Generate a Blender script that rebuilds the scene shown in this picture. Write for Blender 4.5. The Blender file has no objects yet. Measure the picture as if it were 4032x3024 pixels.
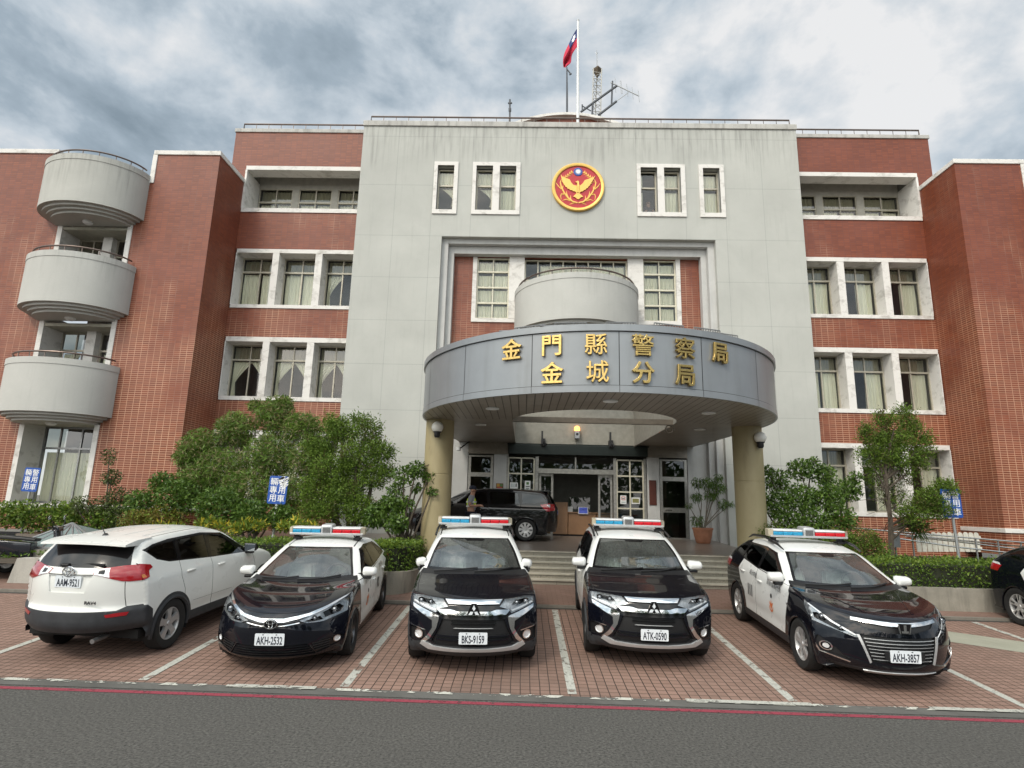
import bpy, bmesh, math, random
import numpy as np
from mathutils import Vector, Matrix, geometry
SC = bpy.context.scene
COL = SC.collection
rad = math.radians
# ---------------------------------------------------------------- camera
CAM_Z = 2.28
YAW, PITCH, ROLL, FPX = 0.02486, 0.2022, 0.02506, 2322.5
cy, sy, cp, sp, cr, sr = (math.cos(YAW), math.sin(YAW), math.cos(PITCH), math.sin(PITCH), math.cos(ROLL), math.sin(ROLL))
FWD = Vector((-sy*cp, cy*cp, sp)); RGT = Vector((cy, sy, 0)); UPV = RGT.cross(FWD)
RG2 = RGT*cr + UPV*sr; UP2 = UPV*cr - RGT*sr
cam = bpy.data.cameras.new('camera'); camo = bpy.data.objects.new('camera', cam); COL.objects.link(camo)
cam.sensor_fit = 'HORIZONTAL'; cam.sensor_width = 36; cam.lens = FPX/4032*36; cam.clip_end = 3000; cam.clip_start = .05
m4 = Matrix.Identity(4)
for i in range(3):
    m4[i][0], m4[i][1], m4[i][2] = RG2[i], UP2[i], -FWD[i]
m4[2][3] = CAM_Z
camo.matrix_world = m4
SC.camera = camo
# ---------------------------------------------------------------- world and sun
SUN_ROT, SUN_EL = rad(207), rad(44)
SC.view_settings.view_transform = 'Standard'; SC.view_settings.look = 'None'
SC.view_settings.exposure = 0.12; SC.view_settings.gamma = 1
W = bpy.data.worlds.new('World'); SC.world = W; W.use_nodes = True
def world():
    nt = W.node_tree; N = nt.nodes; L = nt.links; N.clear()
    def nd(t, **k):
        n = N.new(t)
        for a, v in k.items(): setattr(n, a, v)
        return n
    def M(op, a, b=None, c=None, clamp=False):
        n = nd('ShaderNodeMath', operation=op, use_clamp=clamp)
        for i, v in enumerate((a, b, c)):
            if v is None: continue
            if isinstance(v, (int, float)): n.inputs[i].default_value = v
            else: L.new(v, n.inputs[i])
        return n.outputs[0]
    tc = nd('ShaderNodeTexCoord'); sep = nd('ShaderNodeSeparateXYZ'); L.new(tc.outputs['Generated'], sep.inputs[0])
    x, y, z = sep.outputs
    zz = M('ADD', M('MAXIMUM', z, 0.0), 0.22)
    px = M('DIVIDE', x, zz); py = M('DIVIDE', y, zz)
    cmb = nd('ShaderNodeCombineXYZ'); L.new(M('MULTIPLY', x, 1.0), cmb.inputs[0]); L.new(M('ADD', M('MULTIPLY', y, .8), SEED_SKY), cmb.inputs[1]); L.new(M('MULTIPLY', z, 1.25), cmb.inputs[2])
    def noise(vec, scale, detail, rough, dist, off=(0, 0, 0), sc=(1, 1, 1)):
        mp = nd('ShaderNodeMapping'); L.new(vec, mp.inputs[0]); mp.inputs['Location'].default_value = off; mp.inputs['Scale'].default_value = sc
        n = nd('ShaderNodeTexNoise'); L.new(mp.outputs[0], n.inputs['Vector'])
        n.inputs['Scale'].default_value = scale; n.inputs['Detail'].default_value = detail
        n.inputs['Roughness'].default_value = rough; n.inputs['Distortion'].default_value = dist
        return n.outputs[0]
    big = noise(cmb.outputs[0], 1.7, 3, .5, .15, (3.1, 1.7, 0))
    mid = noise(cmb.outputs[0], 4.6, 9, .55, .22, (1.3, 4.2, 0), (.85, 1, 1.1))
    # the brighter break in the cloud stands to the right, a darker bank over the middle
    def lobe(dx, dy, dz, pw):
        v = Vector((dx, dy, dz)).normalized()
        dp = nd('ShaderNodeVectorMath', operation='DOT_PRODUCT'); L.new(tc.outputs['Generated'], dp.inputs[0]); dp.inputs[1].default_value = v
        return M('POWER', M('MAXIMUM', dp.outputs['Value'], 0.0), pw)
    fine = noise(cmb.outputs[0], 12, 7, .55, .2, (7.3, 2.2, 0))
    v = M('ADD', M('ADD', M('MULTIPLY', big, .7), M('MULTIPLY', mid, 1.9)), M('SUBTRACT', M('MULTIPLY', fine, .5), .32))
    v = M('ADD', v, M('MULTIPLY', lobe(.55, .75, .45, 0), 0))
    v = M('ADD', v, M('MULTIPLY', lobe(.56, .80, .50, 45), .17))
    v = M('ADD', v, M('MULTIPLY', lobe(-.42, .85, .45, 25), .13))
    v = M('SUBTRACT', v, M('MULTIPLY', lobe(.10, .80, .62, 30), .12))
    cr_ = nd('ShaderNodeValToRGB'); L.new(M('SUBTRACT', v, .68, clamp=True), cr_.inputs[0])
    e = cr_.color_ramp.elements
    e[0].position = .20; e[0].color = (.285, .36, .425, 1)
    e[1].position = .84; e[1].color = (.98, .985, .99, 1)
    k = e.new(.44); k.color = (.43, .52, .60, 1)
    k = e.new(.60); k.color = (.64, .72, .79, 1)
    # the overcast is brighter overhead and behind the viewer, where the sun stands behind the cloud
    sd = Vector((math.sin(SUN_ROT)*math.cos(SUN_EL), math.cos(SUN_ROT)*math.cos(SUN_EL), math.sin(SUN_EL)))
    dp = nd('ShaderNodeVectorMath', operation='DOT_PRODUCT'); L.new(tc.outputs['Generated'], dp.inputs[0]); dp.inputs[1].default_value = sd
    mr = nd('ShaderNodeMapRange', interpolation_type='SMOOTHSTEP'); L.new(dp.outputs['Value'], mr.inputs[0])
    mr.inputs[1].default_value = .30; mr.inputs[2].default_value = 1.0; mr.inputs[3].default_value = 1.0; mr.inputs[4].default_value = SKY_BOOST
    # below the horizon: dull ground tone
    mul = nd('ShaderNodeVectorMath', operation='SCALE'); wm = nd('ShaderNodeMix', data_type='RGBA', blend_type='MULTIPLY'); L.new(M('MULTIPLY', M('SUBTRACT', mr.outputs[0], 1.0), 1/(SKY_BOOST-1)), wm.inputs['Factor']); L.new(cr_.outputs[0], wm.inputs[6]); wm.inputs[7].default_value = (1.13, 1.0, .85, 1); L.new(wm.outputs[2], mul.inputs[0]); L.new(mr.outputs[0], mul.inputs['Scale'])
    sky = nd('ShaderNodeTexSky', sky_type='NISHITA', sun_disc=False, sun_elevation=SUN_EL, sun_rotation=SUN_ROT)
    b1 = nd('ShaderNodeBackground'); L.new(sky.outputs[0], b1.inputs[0]); b1.inputs[1].default_value = .06
    b2 = nd('ShaderNodeBackground'); L.new(mul.outputs[0], b2.inputs[0]); b2.inputs[1].default_value = SKY_GAIN
    mx = nd('ShaderNodeMixShader'); mx.inputs[0].default_value = .9; L.new(b1.outputs[0], mx.inputs[1]); L.new(b2.outputs[0], mx.inputs[2])
    out = nd('ShaderNodeOutputWorld'); L.new(mx.outputs[0], out.inputs[0])
SEED_SKY, SKY_BOOST, SKY_GAIN = 2.3, 4.6, 0.86
world()
sl = bpy.data.lights.new('sun', 'SUN'); sl.energy = 1.5; sl.angle = rad(12); sl.color = (1, .92, .80)
so = bpy.data.objects.new('sun', sl); COL.objects.link(so)
sdir = Vector((math.sin(SUN_ROT)*math.cos(SUN_EL), math.cos(SUN_ROT)*math.cos(SUN_EL), math.sin(SUN_EL)))
so.rotation_euler = sdir.to_track_quat('Z', 'Y').to_euler(); so.location = (0, -20, 40)

# ---------------------------------------------------------------- helpers
def tag(o, label=None, cat=None, group=None, kind=None):
    if label: o['label'] = label
    if cat: o['category'] = cat
    if group: o['group'] = group
    if kind: o['kind'] = kind
    return o
def empty(name, loc=(0, 0, 0), rz=0, label=None, cat=None, group=None):
    o = bpy.data.objects.new(name, None); COL.objects.link(o); o.location = loc; o.rotation_euler = (0, 0, rz)
    o.empty_display_size = .2
    return tag(o, label, cat, group)
def copy_tree(o, parent=None):
    c = o.copy(); COL.objects.link(c)
    if parent: c.parent = parent
    for ch in list(o.children): copy_tree(ch, c)
    return c
def root_loc(p):
    v = Vector((0, 0, 0))
    while p is not None: v += p.location; p = p.parent
    return v
class MB:
    def __init__(s): s.v = []; s.f = []; s.m = []
    def add(s, vs, fs, mi=0):
        b = len(s.v); s.v += [tuple(p) for p in vs]; s.f += [tuple(i+b for i in f) for f in fs]; s.m += [mi]*len(fs)
        return s
    def quad(s, a, b, c, d, mi=0): return s.add((a, b, c, d), ((0, 1, 2, 3),), mi)
    def box(s, x0, x1, y0, y1, z0, z1, mi=0, rz=0, piv=None):
        if x0 > x1: x0, x1 = x1, x0
        vs = [(x, y, z) for z in (z0, z1) for y in (y0, y1) for x in (x0, x1)]
        if rz:
            px, py = piv or ((x0+x1)/2, (y0+y1)/2); c, n = math.cos(rz), math.sin(rz)
            vs = [(px+(x-px)*c-(y-py)*n, py+(x-px)*n+(y-py)*c, z) for x, y, z in vs]
        return s.add(vs, ((0, 2, 3, 1), (4, 5, 7, 6), (0, 1, 5, 4), (2, 6, 7, 3), (0, 4, 6, 2), (1, 3, 7, 5)), mi)
    def rbox(s, x0, x1, y0, y1, z0, z1, r=.01, mi=0):
        bm = bmesh.new(); bmesh.ops.create_cube(bm, size=1)
        for v in bm.verts: v.co = Vector(((x0+x1)/2+v.co.x*(x1-x0), (y0+y1)/2+v.co.y*(y1-y0), (z0+z1)/2+v.co.z*(z1-z0)))
        bmesh.ops.bevel(bm, geom=list(bm.edges), offset=r, segments=2, affect='EDGES', profile=.5)
        return s.bm(bm, mi)
    def bm(s, bm, mi=0, free=True):
        bm.verts.index_update()
        s.add([v.co[:] for v in bm.verts], [[v.index for v in f.verts] for f in bm.faces], mi)
        if free: bm.free()
        return s
    def prism(s, poly, d0, d1, axis='y', mi=0, cap=True):
        # poly: list of 2-D points; axis: extrusion axis. x: (y,z)  y: (x,z)  z: (x,y)
        n = len(poly)
        def p3(p, d): return {'x': (d, p[0], p[1]), 'y': (p[0], d, p[1]), 'z': (p[0], p[1], d)}[axis]
        vs = [p3(p, d0) for p in poly]+[p3(p, d1) for p in poly]
        fs = [(i, (i+1) % n, n+(i+1) % n, n+i) for i in range(n)]
        if cap: fs += [tuple(range(n-1, -1, -1)), tuple(range(n, 2*n))]
        return s.add(vs, fs, mi)
    def tube(s, pts, r, n=8, mi=0, closed=False, caps=True):
        pts = [Vector(p) for p in pts]; k = len(pts); rs = r if isinstance(r, (list, tuple)) else [r]*k
        rings = []; prev = None
        for i, p in enumerate(pts):
            if closed: d = pts[(i+1) % k]-pts[i-1]
            else: d = pts[min(i+1, k-1)]-pts[max(i-1, 0)]
            d.normalize()
            u = prev if prev else (Vector((0, 0, 1)) if abs(d.z) < .9 else Vector((1, 0, 0)))
            u = (u-d*u.dot(d)).normalized(); w = d.cross(u); prev = u
            rings.append([p+(u*math.cos(2*math.pi*j/n)+w*math.sin(2*math.pi*j/n))*rs[i] for j in range(n)])
        vs = [q for rg in rings for q in rg]; fs = []
        for i in range(k if closed else k-1):
            a, b = i*n, ((i+1) % k)*n
            fs += [(a+j, a+(j+1) % n, b+(j+1) % n, b+j) for j in range(n)]
        if caps and not closed: fs += [tuple(range(n-1, -1, -1)), tuple(range((k-1)*n, k*n))]
        return s.add(vs, fs, mi)
    def lathe(s, prof, c=(0, 0, 0), axis='z', n=24, mi=0, a0=0, a1=2*math.pi):
        full = abs(a1-a0-2*math.pi) < 1e-6; m = n if full else n+1; vs = []; fs = []
        for r, h in prof:
            for j in range(m):
                a = a0+(a1-a0)*j/n; u, w = r*math.cos(a), r*math.sin(a)
                vs.append({'z': (c[0]+u, c[1]+w, c[2]+h), 'x': (c[0]+h, c[1]+u, c[2]+w), 'y': (c[0]+u, c[1]+h, c[2]+w)}[axis])
        for i in range(len(prof)-1):
            for j in range(n):
                a, b = i*m+j, i*m+(j+1) % m
                fs.append((a, b, b+m, a+m))
        return s.add(vs, fs, mi)
    def sphere(s, c, r, n=12, mi=0, sc=(1, 1, 1)):
        return s.lathe_sc([(r*math.sin(math.pi*i/n), -r*math.cos(math.pi*i/n)) for i in range(n+1)], c, n*2, mi, sc)
    def lathe_sc(s, prof, c, n, mi, sc):
        b = len(s.v); s.lathe(prof, (0, 0, 0), 'z', n, mi)
        for i in range(b, len(s.v)):
            v = s.v[i]; s.v[i] = (c[0]+v[0]*sc[0], c[1]+v[1]*sc[1], c[2]+v[2]*sc[2])
        return s
    def xf(s, M):
        s.v = [tuple(M @ Vector(p)) for p in s.v]; return s
    def build(s, name, mats, parent=None, smooth=False, loc=None, rel=True, fix=True):
        if not isinstance(mats, (list, tuple)): mats = [mats]
        me = bpy.data.meshes.new(name)
        off = Vector((0, 0, 0))
        if parent is not None and rel: off = root_loc(parent)
        if loc is not None: off = Vector(loc)
        me.from_pydata([(p[0]-off[0], p[1]-off[1], p[2]-off[2]) for p in s.v], [], s.f)
        for mt in mats: me.materials.append(mt)
        me.polygons.foreach_set('material_index', s.m)
        if fix:
            bm = bmesh.new(); bm.from_mesh(me); bmesh.ops.recalc_face_normals(bm, faces=bm.faces); bm.to_mesh(me); bm.free()
        if smooth: smooth_by_angle(me, smooth if not isinstance(smooth, bool) else 40)
        o = bpy.data.objects.new(name, me); COL.objects.link(o)
        if loc is not None: o.location = loc
        if parent is not None: o.parent = parent
        return o
def smooth_by_angle(me, deg=40):
    me.polygons.foreach_set('use_smooth', [True]*len(me.polygons))
    bm = bmesh.new(); bm.from_mesh(me); c = math.cos(rad(deg))
    for e in bm.edges:
        e.smooth = not (len(e.link_faces) == 2 and e.link_faces[0].normal.dot(e.link_faces[1].normal) < c)
    bm.to_mesh(me); bm.free()
def text_mesh(body, size=1.0, extrude=0.0, bevel=0.0, offset=0.0, sx=1.0, bold=False):
    """centred text as (verts, faces) in the XY plane"""
    c = bpy.data.curves.new('lettering', 'FONT'); c.body = body; c.size = size; c.extrude = extrude; c.bevel_depth = bevel; c.offset = offset
    c.resolution_u = 3
    o = bpy.data.objects.new('lettering', c); COL.objects.link(o)
    dg = bpy.context.evaluated_depsgraph_get(); me = bpy.data.meshes.new_from_object(o.evaluated_get(dg))
    vs = np.array([v.co[:] for v in me.vertices]) if len(me.vertices) else np.zeros((0, 3)); fs = [list(p.vertices) for p in me.polygons]
    bpy.data.objects.remove(o); bpy.data.curves.remove(c); bpy.data.meshes.remove(me)
    if len(vs):
        vs[:, 0] -= (vs[:, 0].min()+vs[:, 0].max())/2; vs[:, 1] -= (vs[:, 1].min()+vs[:, 1].max())/2; vs[:, 0] *= sx
    return vs, fs

# ---------------------------------------------------------------- materials
def srgb(r, g, b):
    return tuple((c/255/12.92 if c/255 <= .04045 else ((c/255+.055)/1.055)**2.4) for c in (r, g, b))+(1,)
class NT:
    def __init__(s, name):
        s.mat = bpy.data.materials.new(name); s.mat.use_nodes = True; s.t = s.mat.node_tree; s.n = s.t.nodes; s.l = s.t.links
        s.b = s.n['Principled BSDF']; s.out = s.n['Material Output']
    def nd(s, t, **k):
        n = s.n.new(t)
        for a, v in k.items(): setattr(n, a, v)
        return n
    def set(s, sock, v):
        if isinstance(v, (int, float)): sock.default_value = v
        elif isinstance(v, tuple):
            sock.default_value = v if len(v) == len(sock.default_value) else (v+(1,))[:len(sock.default_value)]
        else: s.l.new(v, sock)
    def M(s, op, a, b=None, c=None, clamp=False):
        n = s.nd('ShaderNodeMath', operation=op, use_clamp=clamp)
        for i, v in enumerate((a, b, c)):
            if v is not None: s.set(n.inputs[i], v)
        return n.outputs[0]
    def pos(s):
        return s.nd('ShaderNodeNewGeometry').outputs['Position']
    def obj(s): return s.nd('ShaderNodeTexCoord').outputs['Object']
    def sep(s, v):
        n = s.nd('ShaderNodeSeparateXYZ'); s.l.new(v, n.inputs[0]); return n.outputs
    def comb(s, x, y, z):
        n = s.nd('ShaderNodeCombineXYZ')
        for i, v in enumerate((x, y, z)): s.set(n.inputs[i], v)
        return n.outputs[0]
    def noise(s, vec, scale, detail=4, rough=.55, dist=0, sc=None, off=None):
        if sc or off:
            mp = s.nd('ShaderNodeMapping'); s.l.new(vec, mp.inputs[0])
            if sc: mp.inputs['Scale'].default_value = sc
            if off: mp.inputs['Location'].default_value = off
            vec = mp.outputs[0]
        n = s.nd('ShaderNodeTexNoise'); s.l.new(vec, n.inputs['Vector'])
        for k, v in (('Scale', scale), ('Detail', detail), ('Roughness', rough), ('Distortion', dist)): n.inputs[k].default_value = v
        return n.outputs[0]
    def rng(s, v, a, b, c=0., d=1., smooth=False):
        n = s.nd('ShaderNodeMapRange'); s.l.new(v, n.inputs[0])
        if smooth: n.interpolation_type = 'SMOOTHSTEP'
        for i, q in enumerate((a, b, c, d)): n.inputs[i+1].default_value = q
        return n.outputs[0]
    def mix(s, f, a, b, mode='MIX'):
        n = s.nd('ShaderNodeMix', data_type='RGBA', blend_type=mode)
        s.set(n.inputs['Factor'], f); s.set(n.inputs[6], a); s.set(n.inputs[7], b); return n.outputs[2]
    def bump(s, h, st=.3, d=.01):
        n = s.nd('ShaderNodeBump'); n.inputs['Strength'].default_value = st; n.inputs['Distance'].default_value = d
        s.l.new(h, n.inputs['Height']); s.l.new(n.outputs[0], s.b.inputs['Normal'])
    def col(s, c): s.set(s.b.inputs['Base Color'], c); return s
    def rough(s, r): s.set(s.b.inputs['Roughness'], r); return s
    def P(s, **k):
        for a, v in k.items(): s.set(s.b.inputs[a.replace('_', ' ')], v)
        return s
def plain(name, c, rough=.6, metal=0, var=.12, scale=6, coat=0, spec=.5, bump=0):
    t = NT(name); c = tuple(c)[:3]
    if var:
        nz = t.noise(t.obj(), scale, 5, .6)
        t.col(t.mix(t.rng(nz, .3, .7), tuple(x*(1-var) for x in c)+(1,), tuple(min(1, x*(1+var)) for x in c)+(1,)))
        if bump: t.bump(nz, bump, .01)
    else: t.col(c+(1,))
    t.rough(rough); t.P(Metallic=metal)
    t.b.inputs['Specular IOR Level'].default_value = spec
    if coat: t.P(Coat_Weight=coat, Coat_Roughness=.04)
    return t.mat
def glass_mat(name, tint=(.8, .84, .82), refl=1.0, base=.04, rough=0.0, dark=0.0):
    t = NT(name); t.n.remove(t.b)
    tr = t.nd('ShaderNodeBsdfTransparent'); tr.inputs[0].default_value = tint+(1,)
    gl = t.nd('ShaderNodeBsdfGlossy'); gl.inputs['Roughness'].default_value = rough; gl.inputs['Color'].default_value = (.95, .97, 1, 1)
    fr = t.nd('ShaderNodeFresnel'); fr.inputs[0].default_value = 1.5
    f = t.M('ADD', t.M('MULTIPLY', fr.outputs[0], refl), base, clamp=True)
    mx = t.nd('ShaderNodeMixShader'); t.l.new(f, mx.inputs[0]); t.l.new(tr.outputs[0], mx.inputs[1]); t.l.new(gl.outputs[0], mx.inputs[2])
    if dark:
        df = t.nd('ShaderNodeBsdfDiffuse'); df.inputs[0].default_value = (.42, .45, .43, 1); m2 = t.nd('ShaderNodeMixShader'); t.l.new(t.rng(t.noise(t.obj(), 2.5, 4, .6), .3, .75, dark*.5, dark*1.5), m2.inputs[0]); t.l.new(mx.outputs[0], m2.inputs[1]); t.l.new(df.outputs[0], m2.inputs[2]); mx = m2
    t.l.new(mx.outputs[0], t.out.inputs[0])
    return t.mat
# ---------------------------------------------------------------- surface materials
def mat_tile():
    t = NT('red_wall_tile'); p = t.pos(); x, y, z = t.sep(p)
    u = t.M('ADD', x, y); vec = t.comb(u, z, 0.0)
    b = t.nd('ShaderNodeTexBrick', offset=0.0, squash=1.0); t.l.new(vec, b.inputs['Vector'])
    for k, v in (('Scale', 1.0), ('Brick Width', .212), ('Row Height', .0685), ('Mortar Size', .0085), ('Mortar Smooth', .15), ('Bias', 0.0)): b.inputs[k].default_value = v
    b.inputs['Color1'].default_value = (.155, .033, .010, 1); b.inputs['Color2'].default_value = (.235, .056, .018, 1)
    big = t.noise(p, .35, 4, .6, .4); st = t.noise(p, 1.2, 5, .6, .3, sc=(1, 1, .22))
    # lime bloom keeps the joints pale on the lower storeys; under the copings they are dark with soot
    bloom = t.rng(t.M('ADD', t.M('MULTIPLY', z, -.045), t.M('ADD', big, t.M('MULTIPLY', st, .8))), .36, .74, 0, 1, True)
    t.set(b.inputs['Mortar'], t.mix(bloom, (.13, .035, .022, 1), (.62, .37, .24, 1)))
    c = t.mix(t.rng(st, .35, .75, 0, .35), b.outputs['Color'], (.12, .034, .022, 1))
    c = t.mix(t.rng(t.noise(p, .8, 3, .5), .35, .7, 0, .3), c, (.235, .075, .05, 1))
    t.col(c); t.rough(.5); t.bump(t.M('SUBTRACT', 1.0, b.outputs['Fac']), .5, .006)
    return t.mat
JX = (-4.9, -3.55, -2.12, -.37, .76, 1.72, 2.67, 3.83, 5.56, 6.98, 8.33)
JZ = (15.57, 13.6, 11.62, 10.04, 8.46, 6.89, 5.31, 3.74)
def mat_render(name, joints=False, c=(.475, .48, .45), top=15.6):
    t = NT(name); p = t.pos(); x, y, z = t.sep(p)
    sp_ = t.noise(p, 60, 3, .7); bl = t.noise(p, .6, 5, .6, .3)
    u = t.comb(t.M('ADD', x, y), 0.0, t.M('MULTIPLY', z, .07)); dr = t.noise(u, 6.5, 5, .62, .15)
    a = t.mix(t.rng(bl, .3, .7), tuple(q*.9 for q in c)+(1,), tuple(q*1.06 for q in c)+(1,))
    a = t.mix(t.rng(sp_, .35, .65), a, tuple(q*.84 for q in c)+(1,), 'MIX') if False else t.mix(t.rng(sp_, .3, .7, 0, .22), a, (.25, .255, .25, 1))
    # runs of grime that start at the top edge and fade downwards where the rain has washed them out
    ln = t.M('ADD', top-2.2, t.M('MULTIPLY', t.noise(u, 1.4, 2, .5), 2.6))
    g = t.M('MULTIPLY', t.rng(dr, .46, .74), t.rng(t.M('SUBTRACT', z, ln), -.6, 1.1, 0, 1, True))
    a = t.mix(t.M('MULTIPLY', g, .55), a, (.13, .13, .12, 1))
    a = t.mix(t.M('MULTIPLY', t.rng(dr, .55, .8), .18), a, (.2, .2, .19, 1))
    if joints:
        tot = None
        for q in JX:
            k = t.M('COMPARE', x, q, .008); tot = k if tot is None else t.M('ADD', tot, k)
        for q in JZ: tot = t.M('ADD', tot, t.M('COMPARE', z, q, .008))
        a = t.mix(t.M('MULTIPLY', tot, .38, clamp=True), a, (.17, .18, .18, 1))
    t.col(a); t.rough(.88); t.bump(sp_, .35, .006); t.b.inputs['Specular IOR Level'].default_value = .25
    return t.mat
def mat_trim():
    t = NT('white_trim'); p = t.pos(); x, y, z = t.sep(p)
    n = t.noise(p, 2.2, 6, .65, .5, sc=(1, 1, 1.6)); f = t.noise(p, 40, 2, .5)
    a = t.mix(t.rng(n, .5, .72), (.72, .70, .67, 1), (.42, .40, .37, 1)); a = t.mix(t.rng(f, .35, .7, 0, .15), a, (.4, .39, .37, 1))
    t.col(a); t.rough(.85); t.b.inputs['Specular IOR Level'].default_value = .2
    return t.mat
def mat_asphalt():
    t = NT('asphalt'); p = t.pos()
    f = t.noise(p, 34, 4, .8); m = t.noise(p, 13, 4, .7); b = t.noise(p, .7, 4, .55, .4)
    a = t.mix(t.rng(f, .33, .68), (.018, .0175, .0165, 1), (.155, .150, .138, 1)); a = t.mix(t.rng(b, .3, .75, 0, .35), a, (.060, .058, .054, 1))
    a = t.mix(t.rng(m, .62, .72, 0, .3), a, (.19, .18, .16, 1))
    v = t.nd('ShaderNodeTexVoronoi', feature='DISTANCE_TO_EDGE'); t.l.new(p, v.inputs['Vector']); v.inputs['Scale'].default_value = 2.2
    t.col(a); t.rough(.92); t.bump(f, .7, .008); t.b.inputs['Specular IOR Level'].default_value = .3
    return t.mat
def paver(name, w, d, c1, c2, mortar, ms=.006, offset=0.0):
    t = NT(name); p = t.pos(); x, y, z = t.sep(p)
    wob = t.M('MULTIPLY', t.M('SUBTRACT', t.noise(p, 1.5, 2, .5), .5), .02)
    b = t.nd('ShaderNodeTexBrick', offset=offset, squash=1.0); t.l.new(t.comb(t.M('ADD', x, wob), t.M('ADD', y, wob), 0.0), b.inputs['Vector'])
    for k, v in (('Scale', 1.0), ('Brick Width', w), ('Row Height', d), ('Mortar Size', ms), ('Mortar Smooth', .3), ('Bias', 0.0)): b.inputs[k].default_value = v
    b.inputs['Color1'].default_value = c1; b.inputs['Color2'].default_value = c2; b.inputs['Mortar'].default_value = mortar
    n = t.noise(p, .9, 5, .6, .5); f = t.noise(p, 55, 3, .7); o = t.noise(p, .33, 4, .6, .8, off=(4, 2, 0))
    a = t.mix(t.rng(n, .35, .7, 0, .38), b.outputs['Color'], (.12, .085, .07, 1)); a = t.mix(t.rng(f, .35, .7, 0, .25), a, (.13, .10, .085, 1))
    a = t.mix(t.rng(o, .56, .7, 0, .4, True), a, (.12, .085, .07, 1))
    t.col(a); t.rough(.85); t.bump(t.M('ADD', t.M('MULTIPLY', t.M('SUBTRACT', 1.0, b.outputs['Fac']), 1.0), t.M('MULTIPLY', f, .2)), .6, .008)
    t.b.inputs['Specular IOR Level'].default_value = .3
    return t.mat
def worn_paint(name, c, lo, hi, scale=5, dirt=.5):
    t = NT(name); p = t.pos()
    n = t.noise(p, scale, 6, .68, .6); f = t.noise(p, 40, 3, .6)
    t.col(t.mix(t.rng(f, .3, .7), c, tuple(q*dirt for q in c[:3])+(1,))); t.rough(.8); t.P(Alpha=t.rng(n, lo, hi))
    return t.mat
def mat_conc(name, c1, c2, streak=.6):
    t = NT(name); p = t.pos(); x, y, z = t.sep(p)
    n = t.noise(p, 1.6, 6, .62, .4); dr = t.noise(t.comb(t.M('ADD', x, y), 0.0, t.M('MULTIPLY', z, .12)), 4.5, 5, .65, .2); f = t.noise(p, 70, 2, .6)
    a = t.mix(t.rng(n, .3, .7), c1+(1,), c2+(1,)); a = t.mix(t.rng(dr, .48, .75, 0, streak), a, tuple(q*.4 for q in c1)+(1,)); a = t.mix(t.rng(f, .3, .7, 0, .2), a, (.12, .12, .11, 1))
    t.col(a); t.rough(.9); t.bump(t.M('ADD', n, t.M('MULTIPLY', f, .3)), .3, .01); t.b.inputs['Specular IOR Level'].default_value = .25
    return t.mat
def mat_soffit():
    t = NT('soffit_board'); p = t.pos(); x, y, z = t.sep(p)
    fr = t.M('FRACT', t.M('DIVIDE', x, .165)); gap = t.M('LESS_THAN', fr, .13)
    front = t.M('LESS_THAN', y, 14.6)
    n = t.noise(p, 2, 4, .6)
    a = t.mix(t.rng(n, .3, .7), (.24, .21, .175, 1), (.31, .275, .235, 1)); a = t.mix(t.M('MULTIPLY', gap, t.M('MULTIPLY', front, .85)), a, (.03, .025, .02, 1))
    t.col(a); t.rough(.45); return t.mat
def mat_panel():
    t = NT('grey_metal_panel'); p = t.pos(); x, y, z = t.sep(p)
    ang = t.M('ARCTAN2', t.M('SUBTRACT', x, 1.72), t.M('SUBTRACT', 15.0, y)); k = t.M('FLOOR', t.M('DIVIDE', ang, rad(22.15)))
    wn = t.nd('ShaderNodeTexWhiteNoise', noise_dimensions='1D'); t.l.new(k, wn.inputs[1])
    dr = t.noise(t.comb(t.M('MULTIPLY', ang, 4.3), 0.0, t.M('MULTIPLY', z, .12)), 3.2, 5, .6, .2); n = t.noise(p, 1.1, 4, .6)
    a = t.mix(wn.outputs[0], (.22, .235, .25, 1), (.265, .28, .295, 1)); a = t.mix(t.rng(n, .35, .7, 0, .5), a, (.30, .32, .335, 1)); a = t.mix(t.rng(dr, .52, .8, 0, .45), a, (.16, .165, .165, 1))
    t.col(a); t.rough(.33); t.P(Metallic=.25); return t.mat
def mat_curtain():
    t = NT('cream_curtain'); p = t.pos()
    n = t.noise(p, 1.2, 3, .5, .2, sc=(1, 1, .3))
    t.col(t.mix(n, (.76, .73, .60, 1), (.92, .90, .78, 1))); t.rough(.9); t.P(Sheen_Weight=.2); t.b.inputs['Specular IOR Level'].default_value = .1
    return t.mat
def mat_yellow_paint():
    t = NT('ochre_column_paint'); p = t.pos(); x, y, z = t.sep(p)
    n = t.noise(t.comb(x, y, t.M('MULTIPLY', z, .35)), 3, 5, .6, .3)
    a = t.mix(t.rng(n, .35, .7), (.36, .305, .175, 1), (.30, .25, .135, 1)); a = t.mix(t.rng(n, .62, .8, 0, .5), a, (.2, .16, .09, 1))
    t.col(a); t.rough(.5); return t.mat
def emit(name, c, st):
    t = NT(name); t.col(c); t.P(Emission_Color=c, Emission_Strength=st); return t.mat
def stain_steps():
    t = NT('granite_step'); p = t.pos()
    f = t.noise(p, 60, 4, .75); n = t.noise(p, 1.3, 4, .6, .4); x, y, z = t.sep(p)
    a = t.mix(t.rng(f, .35, .65), (.17, .155, .12, 1), (.40, .37, .305, 1)); a = t.mix(t.rng(n, .35, .7, 0, .4), a, (.17, .155, .125, 1))
    a = t.mix(t.M('MULTIPLY', t.M('LESS_THAN', t.M('FRACT', t.M('DIVIDE', t.M('ADD', x, t.M('MULTIPLY', t.M('FLOOR', t.M('DIVIDE', z, .14)), .37)), .95)), .008), .8), a, (.05, .05, .045, 1))
    t.col(a); t.rough(.6); t.bump(f, .2, .004); return t.mat
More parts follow.
